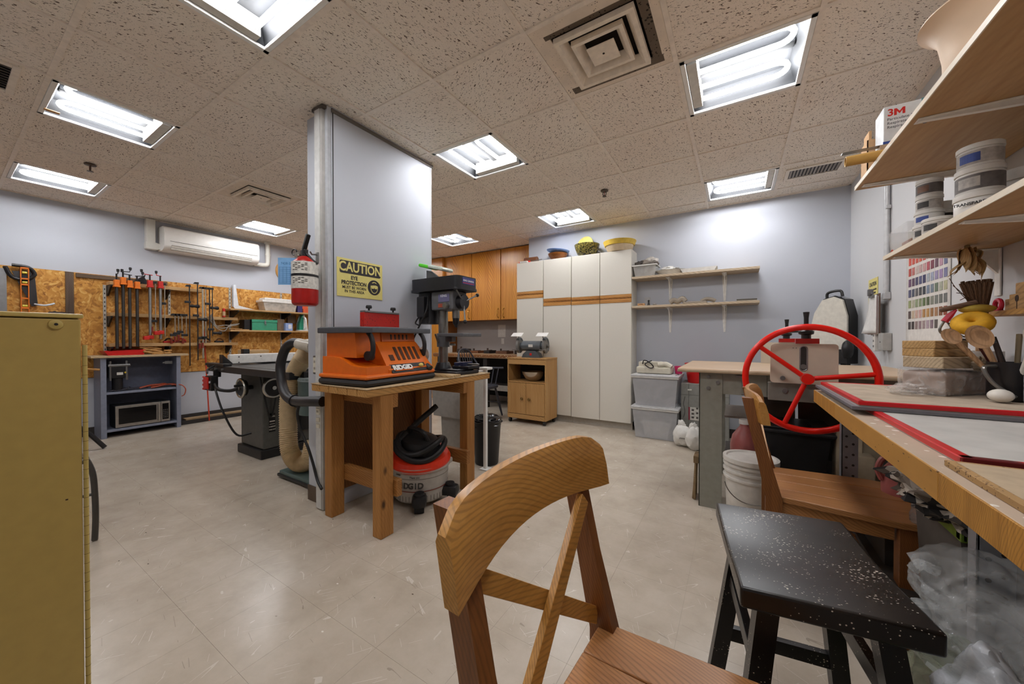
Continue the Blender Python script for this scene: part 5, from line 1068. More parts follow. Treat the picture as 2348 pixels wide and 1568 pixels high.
for s_ in (-1, 1):
    w_ = obj('wheel', G().cyl((s_ * .17, 0, .155), (s_ * .20, 0, .155), .098, n=30), WHL, t); obj('arbor', G().cyl((s_ * .2, 0, .155), (s_ * .235, 0, .155), .022, n=12), DPS, w_)
    gd = obj('guard', G().tube([(s_ * .185, .1 * math.cos(R(a)), .155 + .1 * math.sin(R(a))) for a in range(-40, 130, 14)], .022, 8), GG, t)
    obj('shield_arm', G().cyl((s_ * .17, -.05, .25), (s_ * .17, -.08, .30), .006, n=8), DPS, t); obj('eye_shield', G(Matrix.Translation((s_ * .175, -.10, .305)) @ Matrix.Rotation(R(28), 4, 'X')).box(-.075, .075, -.05, .05, -.002, .002), plain('shield clear', '#e2e0dc', .15, 0, .1, 10), t, smooth=False)
    obj('tool_rest', G().box(s_ * .15, s_ * .23, -.15, -.10, .10, .112, .002), DPS, t)
obj('switch', G().box(-.015, .015, -.065, -.058, .03, .06, .002), RED, t)

# ------------------------------------------------------------------ tall white cabinets
WM = plain('white melamine', '#dad5ca', .42, 0, .012, 120); OKR = wood('oak pull rail', '#a3672a', '#d29a54', 'x', 1, .4); WMD = plain('cabinet seam', '#4a443c', .8)
ZT = 2.195; yF = 4.46
def white_cab(label, xs, split, z0):
    t = thing('tall_cabinet', label, 'cabinet', ((xs[0] + xs[-1]) / 2, 4.6, 0), 'tall white cabinets')
    obj('body', G().box(xs[0], xs[-1], yF + .02, YB - .004, .09, ZT, .002, 1), WM, t)
    obj('seam_shadow', G().box(xs[0] + .004, xs[-1] - .004, yF + .015, yF + .021, z0 + .01, ZT - .004), WMD, t, smooth=False)
    obj('toe_kick', G().box(xs[0], xs[-1], yF + .06, yF + .075, 0, .0905), plain('toe kick', '#b5ada1', .6), t, smooth=False)
    for a, b_ in zip(xs, xs[1:]):
        a += .003; b_ -= .003
        d = obj('upper_door', G().box(a, b_, yF, yF + .017, split + .045, ZT - .002, .002, 1), WM, t)
        obj('pull_rail', G().prism([(yF + .017, split + .044), (yF - .003, split + .044), (yF - .003, split + .012), (yF + .006, split + .006), (yF + .006, split + .0), (yF + .017, split)], 'x', a, b_), OKR, d)
        d = obj('lower_door', G().box(a, b_, yF, yF + .017, z0, split - .055, .002, 1), WM, t)
        obj('pull_rail', G().prism([(yF + .017, split - .054), (yF - .003, split - .054), (yF - .003, split - .02), (yF + .006, split - .012), (yF + .006, split - .004), (yF + .017, split - .004)], 'x', a, b_), OKR, d)
white_cab('narrow tall white cabinet with the highest wood pulls, next to the alcove', [-2.69, -2.265], 1.735, .09)
white_cab('narrow tall white cabinet right behind the oak cart', [-2.262, -1.852], 1.615, .09)
white_cab('wide two-door tall white cabinet beside the wall shelves', [-1.849, -1.466, -1.075], 1.61, .085)
# things on the cabinets
zc = ZT + .001
t = thing('bottle_opener', 'red-handled tool and a brown roll on the leftmost white cabinet', 'tool', (-2.55, 4.55, zc))
obj('handle', G().box(-2.68, -2.50, 4.50, 4.56, zc, zc + .03, .008), RED, t); obj('blade', G().box(-2.64, -2.52, 4.46, 4.50, zc, zc + .02, .003), plain('badge white', '#d8d4cc'), t); obj('shaft', G().tube(spline([(-2.5, 4.53, zc + .02), (-2.4, 4.55, zc + .03), (-2.33, 4.55, zc + .035)], 4), .006, 8), DPS, t)
tag(obj('brown_roll', G().cyl((-2.64, 4.62, zc + .05), (-2.44, 4.62, zc + .05), .05, n=20), plain('brown paper roll', '#6d4429', .5)), 'brown roll lying on the leftmost white cabinet', 'roll')
def bowl(name, label, c, r, h, m, foot=.45, lip=.006, n=36):
    z = c[2]
    prof = [(0, 0), (r * foot, 0), (r * (foot + .25), h * .2), (r * .93, h * .7), (r, h), (r - lip, h), (r * .86, h * .68), (r * (foot + .15), h * .25), (0, h * .12)]
    return tag(obj(name, G().lathe(prof, c, n), m), label, 'bowl', 'bowls on the white cabinets')
bowl('wooden_bowl', 'brown wooden bowl on the white cabinets', (-2.10, 4.58, zc), .135, .085, wood('bowl walnut', '#6a3a16', '#9a5f28', 'x', 1, .35))
t = tag(obj('blue_dish', G(Matrix.Translation((-2.11, 4.60, zc + .095)) @ Matrix.Rotation(R(6), 4, 'Y')).lathe([(0, 0), (.10, .003), (.15, .03), (.158, .045), (.15, .043), (.1, .014), (0, .01)], n=32), plain('dish blue', '#7ea2e0', .35)), 'light blue dish resting in the brown wooden bowl', 'dish')
def marble():
    m, nt, b = nodes('black and gold marble'); mp = coords(nt); v = N(nt, 'ShaderNodeTexNoise', i_Scale=30.0, i_Detail=2.0, i_Distortion=2.5); L(nt, mp, 0, v, 'Vector')
    r = ramp(nt, [(.44, C('#232518')), (.5, C('#5a5a2e')), (.54, C('#d4bf5e')), (.62, C('#2c2e1e'))]); L(nt, v, 'Fac', r, 0); L(nt, r, 0, b, 'Base Color'); b.inputs['Roughness'].default_value = .25; return m
mb = bowl('marbled_bowl', 'black and gold marbled bowl on the white cabinets', (-1.68, 4.58, zc), .165, .15, marble(), .5)
tag(obj('yellow_disc', G(Matrix.Translation((-1.74, 4.66, zc + .17)) @ Matrix.Rotation(R(78), 4, 'X') @ Matrix.Rotation(R(-12), 4, 'Y')).lathe([(0, -.008), (.125, -.008), (.128, 0), (.125, .008), (0, .008)], n=40), plain('disc yellow', '#d9c86a', .45)), 'pale yellow round disc standing behind the marbled bowl', 'disc')
tag(obj('yellow_bowl', G().lathe([(0, .06), (.12, .06), (.18, .075), (.20, .13), (.195, .13), (.17, .085), (0, .075)], (-1.25, 4.57, zc), 40), plain('bowl yellow', '#d9b64a', .45)), 'wide yellow bowl stacked on top of a cream bowl', 'bowl', 'bowls on the white cabinets')
tag(obj('cream_bowl', G().lathe([(0, 0), (.13, 0), (.155, .03), (.17, .075), (.178, .09), (.168, .09), (.15, .05), (0, .02)], (-1.25, 4.57, zc), 40), plain('bowl cream', '#d8c3a2', .45)), 'cream bowl under the yellow bowl on the right end of the cabinets', 'bowl', 'bowls on the white cabinets')
for x, lab in ((-1.87, 'small metal hook lying on the cabinet top between the bowls'), (-1.47, 'small dark hinge on the cabinet top left of the yellow bowl')):
    tag(obj('small_hook', G().tube(spline([(x - .03, 4.49, zc + .03), (x, 4.49, zc + .02), (x + .01, 4.49, zc + .006)], 4), .005, 6), GM), lab, 'hardware')

# ------------------------------------------------------------------ wall shelves on brackets at the back
SH = wood('pale shelf board', '#b6a084', '#d3c0a5', 'x', .8, .55); BKW = plain('bracket enamel', '#efece6', .35)
def back_shelf(label, z, th):
    t = thing('wall_shelf', label, 'shelf', (-.43, 4.6, z), 'bracketed shelves right of the white cabinets')
    obj('board', G().box(-1.07, .2, 4.455, YB - .004, z - th, z, .002, 1), SH, t)
    for x in (-.68, -.115):
        b_ = obj('bracket', G().prism([(x - .024, z - th), (x + .024, z - th), (x + .022, z - th - .06), (x + .010, z - th - .29), (x - .010, z - th - .29), (x - .022, z - th - .06)], 'y', YB - .008, YB - .001), BKW, t)
        obj('bracket_arm', G().box(x - .022, x + .022, 4.50, YB - .003, z - th - .007, z - th - .0005, .002), BKW, b_)
        obj('bracket_web', G().prism([(YB - .006, z - th - .26), (YB - .006, z - th - .006), (4.52, z - th - .006), (4.60, z - th - .03), (4.69, z - th - .12)], 'x', x - .006, x + .006), BKW, b_)
        for dz in (.03, .045): obj('screw', G().cyl((x - .008, YB - .009, z - th - dz), (x - .008, YB - .012, z - th - dz), .004, n=6).cyl((x + .008, YB - .009, z - th - dz), (x + .008, YB - .012, z - th - dz), .004, n=6), GM, b_)
back_shelf('upper bracketed shelf beside the white cabinets, holding plastic tubs', 1.855, .026)
back_shelf('lower bracketed shelf beside the white cabinets, nearly empty', 1.506, .026)
CLR = film('cloudy tub plastic', '#d8d6d2', .42, .2, 10, .25, .1)
def tub(name, label, x0, x1, y0, y1, z0, z1, taper, m, cat='tub', lid=None, rim=True, group=None):
    t = thing(name, label, cat, ((x0 + x1) / 2, (y0 + y1) / 2, z0), group)
    g = G(); a = [(x0 + taper, y0 + taper), (x1 - taper, y0 + taper), (x1 - taper, y1 - taper), (x0 + taper, y1 - taper)]; b_ = [(x0, y0), (x1, y0), (x1, y1), (x0, y1)]
    A = [g.bm.verts.new((p[0], p[1], z0)) for p in a]; B = [g.bm.verts.new((p[0], p[1], z1)) for p in b_]
    g.bm.faces.new(A)
    for k in range(4): g.bm.faces.new((A[k], A[(k + 1) % 4], B[(k + 1) % 4], B[k]))
    obj('wall', g, m, t, smooth=False, solid=.003)
    if rim: obj('rim', G().box(x0 - .012, x1 + .012, y0 - .012, y0 + .004, z1 - .014, z1 + .002, .003).box(x0 - .012, x1 + .012, y1 - .004, y1 + .012, z1 - .014, z1 + .002, .003).box(x0 - .012, x0 + .004, y0, y1, z1 - .014, z1 + .002, .003).box(x1 - .004, x1 + .012, y0, y1, z1 - .014, z1 + .002, .003), plain('tub rim', '#cfccc6', .3), t)
    if lid: obj('lid', G().box(x0 - .016, x1 + .016, y0 - .016, y1 + .016, z1 + .002, z1 + .022, .006).box(x0 + .02, x1 - .02, y0 + .02, y1 - .02, z1 + .02, z1 + .03, .006), lid, t)
    return t
t = tub('rag_tub', 'clear tub heaped with rags on the upper shelf next to the cabinets', -1.06, -.80, 4.47, 4.68, 1.857, 1.99, .02, CLR)
RG = [('#4a4440', -1.0, 4.54, 2.01, .05, 'charcoal rag at the left front of the clear tub'), ('#8d847b', -.93, 4.56, 2.02, .055, 'taupe rag in the middle of the clear tub'), ('#c6c0b8', -.87, 4.58, 2.045, .06, 'pale rag on top of the clear tub'), ('#6d655e', -.83, 4.53, 2.0, .045, 'brown-grey rag at the right of the clear tub'), ('#9c8f84', -.95, 4.62, 1.95, .06, 'beige rag low at the back of the clear tub'), ('#5a5450', -.98, 4.55, 1.92, .055, 'dark rag seen through the left of the clear tub'), ('#a59c93', -.88, 4.55, 1.92, .055, 'light rag seen through the right of the clear tub')]
for k, (c_, x, y, z, r_, lab) in enumerate(RG):
    tag(obj('rag', G().lump((x, y, z), r_, 1.1, 1.0, .75, .4, 2.0, k + 11, 20, 14), plain('rag' + c_, c_, .9)), lab, 'rag', 'rags in the clear tub')
t = thing('foam_tray', 'white foam trays piled on the upper shelf', 'tray', (-.68, 4.58, 1.856)); FOAM = plain('foam white', '#dcd9d2', .6)
obj('tray', G().lathe([(0, 0), (.09, 0), (.13, .05), (.145, .055), (.13, .05), (.085, .012), (0, .012)], (-.66, 4.58, 1.856), 28, 'z', (1.25, .8)), FOAM, t)
obj('crumpled_sheet', G().lump((-.68, 4.58, 1.925), .06, 1.5, 1.1, .5, .4, 2.6, 31, 22, 14), FOAM, t)
tag(obj('white_tray', G().prism([(-.52, 1.856), (-.545, 1.905), (-.18, 1.905), (-.21, 1.856)], 'y', 4.50, 4.68), plain('tray white', '#cbc8c2', .5)), 'low white tray to the right of the foam trays on the upper shelf', 'tray')
DW = wood('driftwood', '#8a8074', '#b6aa9b', 'x', 1.5, .8)
tag(obj('driftwood', G().tube(spline([(-.66, 4.56, 1.535), (-.62, 4.56, 1.56), (-.58, 4.57, 1.545), (-.53, 4.57, 1.575), (-.50, 4.57, 1.54)], 5), .03, 10, radii=None), DW), 'knotted driftwood piece on the lower shelf by the bracket', 'driftwood')
tag(obj('driftwood', G().box(-.52, -.28, 4.53, 4.63, 1.507, 1.535, .012).tube(spline([(-.34, 4.57, 1.53), (-.29, 4.57, 1.555), (-.24, 4.57, 1.55), (-.20, 4.57, 1.53)], 5), .022, 8), DW), 'long flat driftwood piece right of the knotted one', 'driftwood')
t = thing('wood_stamp', 'small wooden stamp block on the lower shelf', 'block', (-.95, 4.5, 1.507))
obj('block', G().box(-1.01, -.93, 4.48, 4.52, 1.507, 1.535, .003), wood('stamp wood', '#c08d58', '#d9ac7a', 'x', 1, .5), t); text('lettering', 'NUKED', .014, (-.97, 4.4795, 1.521), FYN, plain('stamp ink', '#5a3a20', .6, 0, 0), t, .0003)
tag(obj('tiny_figurine', G().lathe([(0, 0), (.02, 0), (.012, .02), (.008, .05), (.014, .06), (0, .07)], (-.89, 4.52, 1.507), 14), SBK), 'tiny dark figurine beside the stamp block', 'figurine')
tag(obj('wall_switch', G().box(-.98, -.91, YB - .006, YB, 1.52, 1.63, .003).box(-.955, -.935, YB - .009, YB - .005, 1.55, 1.6, .002), plain('plate grey', '#c3c2c2', .4)), 'grey wall outlet plate between the bracketed shelves', 'outlet')
tag(obj('small_stone', G().lump((-.82, 4.52, 1.52), .018, 1.2, 1, .7, .2, 2, 4, 14, 10), plain('stone', '#8a8580', .8)), 'small grey pebble on the lower shelf', 'stone')
for k in range(2): tag(obj('slate_tile', G().box(0.0, .18, 4.49, 4.62, 1.5075 + k * .013, 1.518 + k * .013, .002), plain('slate' + str(k), ['#8b8479', '#5d574f'][k], .7)), ['pale flat tile at the right end of the lower shelf', 'dark flat tile on top of the pale one on the lower shelf'][k], 'tile')

# ------------------------------------------------------------------ storage bins, bags, box left of the slab roller
LIDC = plain('bin lid clear', '#c9c8c8', .3)
BIN = film('bin plastic', '#d6d6d9', .38, .25, 5, .12, .05)
tub('storage_bin', 'clear plastic storage bin on the floor with a small tub inside', -1.0, -.53, 4.2, 4.62, 0.004, .335, .03, BIN, 'bin', LIDC, group='stacked clear storage bins')
tub('storage_bin', 'clear plastic storage bin stacked on top of the lower bin', -1.0, -.53, 4.2, 4.62, .366, .69, .03, BIN, 'bin', LIDC, group='stacked clear storage bins')
tub('inner_tub', 'small white tub inside the lower storage bin', -.90, -.62, 4.26, 4.45, .008, .16, .02, plain('tub white', '#d6d3ce', .5), 'tub', plain('tub white', '#d6d3ce'))
t = thing('glue_gun_tray', 'cream plastic tray with a black cord on the stacked bins', 'tray', (-.77, 4.4, .722))
CRM = plain('cream plastic', '#cfc8b6', .4)
obj('tray', G().box(-.97, -.60, 4.24, 4.5, .722, .80, .02), CRM, t); obj('cover', G().prism(rrect(-.95, -.72, 4.26, 4.48, .03), 'z', .80, .85), CRM, t)
obj('tool', G().tube(spline([(-.74, 4.27, .82), (-.66, 4.28, .83), (-.60, 4.27, .80)], 4), .03, 10), CRM, t); obj('cord', G().tube(spline([(-.9, 4.25, .83), (-.88, 4.23, .87), (-.82, 4.22, .85), (-.78, 4.23, .80), (-.82, 4.22, .79), (-.87, 4.23, .83), (-.80, 4.25, .87)], 5), .006, 6), BLK, t)
tag(obj('pink_cup', G().lathe([(0, 0), (.035, 0), (.045, .085), (.04, .085), (.03, .01), (0, .01)], (-.545, 4.40, .723), 20), plain('pink plastic', '#c52a62', .35)), 'small pink cup on the stacked bins', 'cup')
t = thing('moving_carton', 'grey cardboard carton with a red and white sticker beside the bins', 'box', (-.35, 4.5, 0))
CBG = plain('grey carton', '#8d8c86', .7)
obj('carton', G().box(-.515, -.06, 4.36, 4.70, 0, .625, .004), CBG, t); obj('flap_tape', G().box(-.516, -.06, 4.3585, 4.36, .5, .503).box(-.44, -.437, 4.358, 4.36, 0, .625), plain('carton seam', '#5f5e5a', .7), t, smooth=False)
s_ = obj('sticker', G().box(-.44, -.33, 4.357, 4.3595, .23, .37), plain('label white', '#d9d5cc'), t, smooth=False); obj('sticker_band', G().box(-.44, -.425, 4.356, 4.358, .23, .37), plain('sticker red', '#8a2435', .5), s_, smooth=False)
for k in range(3): obj('sticker_print', G().box(-.41, -.385, 4.356, 4.358, .25 + k * .04, .27 + k * .04).box(-.365, -.345, 4.356, 4.358, .25 + k * .05, .27 + k * .05), plain('sticker ink', '#5a5550', .6), s_, smooth=False)
obj('side_print', G().tube(spline([(-.49, 4.357, .25), (-.475, 4.357, .32), (-.49, 4.357, .40), (-.475, 4.357, .48)], 4), .003, 5), plain('sticker ink', '#5a5550'), t); obj('arrow_print', G().box(-.45, -.41, 4.357, 4.359, .55, .565), plain('label white', '#d9d5cc'), t, smooth=False)
t = thing('red_bucket', 'red plastic bucket on the grey carton', 'bucket', (-.36, 4.5, .625)); obj('pail', G().lathe([(0, .0), (.12, .0), (.145, .20), (.15, .20), (.15, .21), (.14, .21), (.115, .01), (0, .01)], (-.345, 4.52, .626), 30), plain('red bucket', '#bf1616', .35), t); obj('rim', G().tube([(-.345 + .15 * math.cos(a), 4.52 + .15 * math.sin(a), .835) for a in [2 * PI * k / 30 for k in range(30)]], .006, 6, closed=True), plain('red bucket', '#bf1616'), t)
WB = plain('white sack', '#dcd9d3', .5, 0, .06, 14)
for k, (x, y, sx) in enumerate(((-.46, 4.12, .085), (-.345, 4.05, .075))):
    t = thing('plaster_sack', ['white plastic sack of plaster standing by the bins', 'white plastic sack half hidden by the slab roller leg'][k], 'sack', (x, y, 0), 'white plaster sacks')
    obj('sack', G().lump((x, y, .105), .115, sx / .1, .75, .97, .22, 1.6, 60 + k, 26, 18), WB, t); obj('gathered_top', G().lump((x - .02, y, .22), .035, 1, .7, 1.3, .4, 2.4, 70 + k, 14, 10), WB, t)
    if k == 0: text('lettering', 'plaster', .022, (x + .0, y - .092, .10), FYN, plain('sticker ink', '#5a5550'), t, .0004)
# ------------------------------------------------------------------ slab roller
SLG = plain('roller grey-green enamel', '#8b897e', .45); SLB = plain('roller bed laminate', '#c3a88b', .4, 0, .05, 6); SLP = plain('roller plate cream', '#c8bba8', .4, 0, .05, 9); WRD = plain('wheel red enamel', '#e01808', .28, 0, .02)
t = thing('slab_roller', 'clay slab roller with a big red three-spoke hand wheel', 'slab roller', (.25, 3.1, 0))
obj('bed', G().box(-.335, .90, 2.65, 3.56, .895, .92, .010, 3), SLB, t); obj('bed_edge', G().box(-.337, .90, 2.648, 2.66, .893, .912, .006), plain('bed edge', '#b09c80', .4), t)
for x, y in ((-.21, 2.70), (-.21, 3.44), (.76, 2.70), (.76, 3.44)):
    l_ = obj('leg', G().box(x, x + .135, y, y + .008, 0, .895, .002).box(x, x + .008, y, y + .07, 0, .895, .002), SLG, t)
    if y < 3:
        for bx, bz in ((.055, .865), (.11, .83), (.055, .79)): obj('bolt', G().cyl((x + bx, y, bz), (x + bx, y - .009, bz), .012, n=8), GM, l_)
obj('front_apron', G().box(-.075, .76, 2.71, 2.722, .755, .893, .002), SLG, t); obj('rear_apron', G().box(-.075, .76, 3.49, 3.50, .755, .893, .002), SLG, t)
obj('panel_line', G().box(.055, .058, 2.7085, 2.71, .76, .89).box(.16, .163, 2.7085, 2.71, .76, .89), plain('panel line', '#5f5d55', .7), t, smooth=False)
obj('bed_catch', G().box(.0, .055, 2.695, 2.71, .868, .88, .002).box(.03, .05, 2.69, 2.71, .80, .88, .003).box(.028, .07, 2.688, 2.70, .76, .77, .002), PIPES, t)
fp = rrect(.168, .466, .862, 1.085, .018, 4)
for y, nm in ((2.565, 1), (3.50, 0)):
    p = obj('side_plate', G().prism(fp, 'y', y, y + .018), SLP, t)
    if nm:
        obj('slot', G().prism(rrect(.302, .335, .935, 1.072, .014), 'y', y - .001, y + .001), DK, p); obj('slot_liner', G().tube([(a, y - .001, b) for a, b in rrect(.303, .334, .936, 1.071, .014)], .0035, 6, closed=True), PIPES, p)
        obj('slot_block', G().cyl((.318, y - .006, .958), (.318, y, .958), .014, n=12), GM, p); obj('bolt', G().cyl((.225, y - .012, .89), (.225, y, .89), .013, n=8), GM, p)
        for x in (.272, .286): obj('rivet', G().cyl((x, y - .003, 1.062), (x, y, 1.062), .003, n=6), GM, p)
    ad = obj('pressure_block', G().box(.292 - .01, .385, y - .012, y + .028, 1.086, 1.115, .002), plain('pressure red', '#b21c12', .35), t)
    obj('screw_collar', G().lathe([(0, 1.115), (.022, 1.115), (.022, 1.135), (.034, 1.14), (.036, 1.155), (.015, 1.165), (0, 1.165)], (.33, y + .008, 0), 18), SBK, ad)
    obj('hand_wheel', G().tube([(.33 + .075 * math.cos(a), y + .008 + .075 * math.sin(a), 1.168) for a in [2 * PI * k / 24 for k in range(24)]], .007, 8, closed=True).cyl((.33 - .075, y + .008, 1.168), (.33 + .075, y + .008, 1.168), .005, n=6).cyl((.33, y - .06, 1.168), (.33, y + .08, 1.168), .005, n=6), SBK, ad)
    obj('crank_grip', G().lathe([(0, 1.168), (.011, 1.168), (.011, 1.23), (.015, 1.262), (0, 1.264)], (.33, y + .008 - (.0 if nm else .02), 0), 14), SBK, ad)
obj('roller', G().cyl((.318, 2.585, .972), (.318, 3.50, .972), .046, n=26), plain('roller steel', '#8d8a84', .3, .7), t); obj('lower_plate', G().box(.16, .48, 2.60, 2.62, .755, .86, .002), plain('lower plate', '#7d7b73', .5), t)
obj('plate_bolt', G().cyl((.24, 2.60, .815), (.24, 2.59, .815), .014, n=8), GM, t)
wc = Vector((.322, 2.465, .90))
w_ = obj('wheel', G().tube([wc + Vector((math.cos(a), 0, math.sin(a))) * .277 for a in [2 * PI * k / 64 for k in range(64)]], .0165, 14, closed=True), WRD, t)
for a in (141, 8, 249): obj('spoke', G().cyl(wc + Vector((math.cos(R(a)), 0, math.sin(R(a)))) * .03, wc + Vector((math.cos(R(a)), 0, math.sin(R(a)))) * .27, .0125, n=12), WRD, w_)
obj('hub', G().cyl(wc + Vector((0, -.025, 0)), wc + Vector((0, .025, 0)), .028, n=18), WRD, w_); obj('axle', G().cyl(wc, wc + Vector((0, .14, 0)), .014, n=12), DPS, t)
obj('lower_shelf', G().box(-.07, .76, 2.75, 3.45, .255, .275, .002), plain('dark shelf', '#4a443f', .7), t); obj('mid_shelf', G().box(-.07, .10, 2.95, 3.45, .56, .575, .002), plain('mid shelf', '#a39d95', .6), t)
# under the roller
JP = plain('pink slip jug', '#a35c58', .35, 0, .12, 10); CAPW = plain('cap white', '#dcd8d2', .4)
def jug(label, c, s=1.0, rz=0, group='pink glaze jugs'):
    t = thing('glaze_jug', label, 'jug', c, group, world=False, rz=rz)
    obj('body', G().lathe([(0, 0), (.068 * s, 0), (.076 * s, .012 * s), (.078 * s, .13 * s), (.066 * s, .19 * s), (.036 * s, .235 * s), (.026 * s, .25 * s), (.026 * s, .268 * s), (0, .268 * s)], n=24), JP, t)
    obj('cap', G().lathe([(0, .262 * s), (.031 * s, .262 * s), (.031 * s, .29 * s), (0, .292 * s)], n=20), CAPW, t)
    obj('handle', G().tube(spline([(.028 * s, 0, .24 * s), (.075 * s, 0, .235 * s), (.095 * s, 0, .18 * s), (.078 * s, 0, .13 * s)], 5), .013 * s, 8), JP, t)
jug('pink glaze jug behind the pine chair post under the slab roller', (.05, 2.83, .275), 1.06, R(30))
t = thing('lidded_tote', 'black plastic tote with lid under the red wheel', 'tote', (.30, 2.95, .275)); TK = plain('tote black', '#1b1a1b', .38)
obj('bin', G().prism([(.15, .276), (.125, .53), (.475, .53), (.45, .276)], 'y', 2.78, 3.12), TK, t); obj('lid', G().box(.10, .50, 2.755, 3.145, .53, .555, .010).box(.13, .47, 2.78, 3.12, .553, .57, .008), TK, t)
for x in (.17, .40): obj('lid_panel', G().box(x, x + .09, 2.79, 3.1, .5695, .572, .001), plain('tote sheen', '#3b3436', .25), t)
for x in (.10, .485): obj('latch', G().box(x, x + .015, 2.9, 3.0, .49, .555, .004), TK, t)
t = thing('plastic_pail', 'white plastic pail on the floor behind the pine chair', 'pail', (.075, 2.56, 0)); PW = plain('pail white', '#cfcac2', .4)
obj('pail', G().lathe([(0, 0), (.115, 0), (.12, .01), (.132, .40), (0, .40)], (.075, 2.56, 0), 32), PW, t)
for z in (.29, .33, .365): obj('ridge', G().lathe([(.127, z), (.14, z), (.141, z + .012), (.128, z + .014)], (.075, 2.56, 0), 32), PW, t)
obj('lid', G().lathe([(0, .405), (.12, .405), (.125, .415), (.142, .415), (.142, .39), (.134, .388)], (.075, 2.56, 0), 32), PW, t)
obj('bail', G().tube(arc((.075, 2.425, .31), .13, 190, 350, 16, 'xz'), .003, 6), DPS, t)
t = thing('bench_brush', 'straw bench brush standing behind the slab roller leg', 'brush', (-.235, 2.86, 0)); STW = wood('straw', '#5b4630', '#a08662', 'z', 3, .9)
for k in range(14): obj('bristle_tuft', G().tube([(-.235 + .004 * math.sin(k), 2.80 + .008 * k, .26), (-.24 - .012 * abs(math.sin(k * 2.1)), 2.78 + .010 * k, .005)], .007, 5), STW, t)
obj('head', G().box(-.25, -.215, 2.79, 2.92, .25, .30, .006), STW, t)
ACR = plain('smoky acrylic', '#4c443d', .15, 0, .3, 5)
for k, (x0, x1, y, lab) in enumerate(((.10, .36, 3.22, 'tall dusty acrylic sheet leaning under the slab roller, left'), (.38, .62, 3.25, 'dark acrylic sheet leaning under the slab roller, right'))):
    tag(obj('acrylic_sheet', G(Matrix.Translation((0, y, .276)) @ Matrix.Rotation(R(-8), 4, 'X')).box(x0, x1, 0, .006, 0, .46, .001, 1), ACR), lab, 'sheet')
CRJ = plain('cream ceramic', '#b3a58d', .5)
for k, (x, y, h_, lab) in enumerate(((.56, 2.86, .30, 'tall cream mould block behind the bench leg'), (.66, 2.92, .24, 'shorter cream mould block behind the bench leg'), (.60, 2.80, .18, 'small cream mould block in front of the tall one'))):
    tag(obj('plaster_mould', G().box(x - .06, x + .06, y - .05, y + .05, .276, .276 + h_, .012), CRJ), lab, 'mould', 'cream plaster moulds')

# ------------------------------------------------------------------ things in the back right corner and on the right wall
t = thing('portable_case', 'white rounded case with glossy black side standing in the back right corner', 'case', (.80, 4.4, 0))
oct_ = [(.60, .98), (.60, 1.20), (.635, 1.36), (.70, 1.48), (.79, 1.505), (.86, 1.47), (.895, 1.32), (.895, 1.02), (.82, .90), (.68, .90)]
Mc = Matrix.Translation((.835, 4.42, 0)) @ Matrix.Rotation(R(-36), 4, 'Z') @ Matrix.Translation((-.80, -4.42, 0))
def sc_(f): return [((a - .745) * f + .745, (b - 1.2) * f + 1.2) for a, b in oct_]
obj('front_shell', G(Mc).prism(sc_(.96), 'y', 4.28, 4.31), plain('case white', '#d5d0c4', .4), t); obj('side_band', G(Mc).prism(oct_, 'y', 4.305, 4.44), plain('case black gloss', '#1b1919', .12), t)
obj('handle', G(Mc).tube(spline([(.70, 4.36, 1.485), (.71, 4.36, 1.54), (.80, 4.36, 1.55), (.82, 4.36, 1.50)], 5), .012, 8), SBK, t); obj('foot_plate', G(Mc).box(.80, .90, 4.27, 4.44, .89, 1.02, .006), SBK, t)
for a in ((.62, .66), (.82, .86)): obj('leg', G(Mc).box(a[0], a[1], 4.33, 4.41, 0, .92, .004), SBK, t)
obj('caster_block', G(Mc).lump((.91, 4.25, 1.02), .05, .8, .8, 1.6, .1, 1, 2), SBK, t)
tag(obj('wall_conduit', G().cyl((XR - .018, 3.66, 1.44), (XR - .018, 3.66, CEIL - .002), .0165, n=14).box(XR - .03, XR - .001, 3.635, 3.685, 2.05, 2.075, .003).box(XR - .034, XR - .001, 3.63, 3.69, 1.40, 1.45, .004), plain('conduit grey', '#c3c3c4', .4, .3)), 'vertical grey conduit on the right wall', 'conduit')
t = thing('caution_notice', 'small yellow CAUTION notice on the right wall', 'sign', (XR, 4.02, 1.39)); xw = XR - .001
obj('plate', G().box(xw - .003, xw, 3.91, 4.14, 1.385, 1.60, .001, 1), YEL, t); text('lettering', 'CAUTION', .045, (xw - .0036, 4.025, 1.553), FXN, SBL, t, .001, sx=.85)
for k, tx in enumerate(('INFORMATION MATERIAL', 'ARE TO BE STORED', 'PROPERLY AND', 'SAFELY')): text('lettering', tx, .02, (xw - .0036, 4.025, 1.508 - .026 * k), FXN, SBL, t, .0003, sx=.8)
t = thing('clipboard', 'clipboard with curling papers hanging on the conduit', 'clipboard', (XR - .08, 3.76, 1.14))
obj('board', G().box(XR - .048, XR - .042, 3.68, 3.88, 1.14, 1.45, .003), plain('clipboard brown', '#5d4436', .6), t)
for k in range(3):
    o_ = .006 * k; obj('paper', G().sheet(lambda u, v, o_=o_, k=k: (XR - .05 - o_ - (.018 + .012 * k) * (1 - v) ** 2 * u, 3.69 + .18 * u, 1.145 + .005 * k + .285 * v), 6, 10), plain(['sheet white', 'sheet pink', 'sheet cream'][k], ['#d8d6d0', '#cdb7b4', '#dcdad6'][k], .7), t, solid=.0008)
obj('clip', G().box(XR - .075, XR - .04, 3.73, 3.83, 1.425, 1.445, .004).cyl((XR - .07, 3.74, 1.455), (XR - .07, 3.82, 1.455), .008, n=8), PIPES, t); obj('clip_spring', G().box(XR - .09, XR - .06, 3.765, 3.795, 1.44, 1.49, .004), GM, t)
tag(obj('posted_note', G().box(XR - .003, XR - .001, 3.90, 4.02, 1.16, 1.38), plain('sheet white', '#d8d6d0')), 'printed sheet on the right wall behind the clipboard', 'paper')
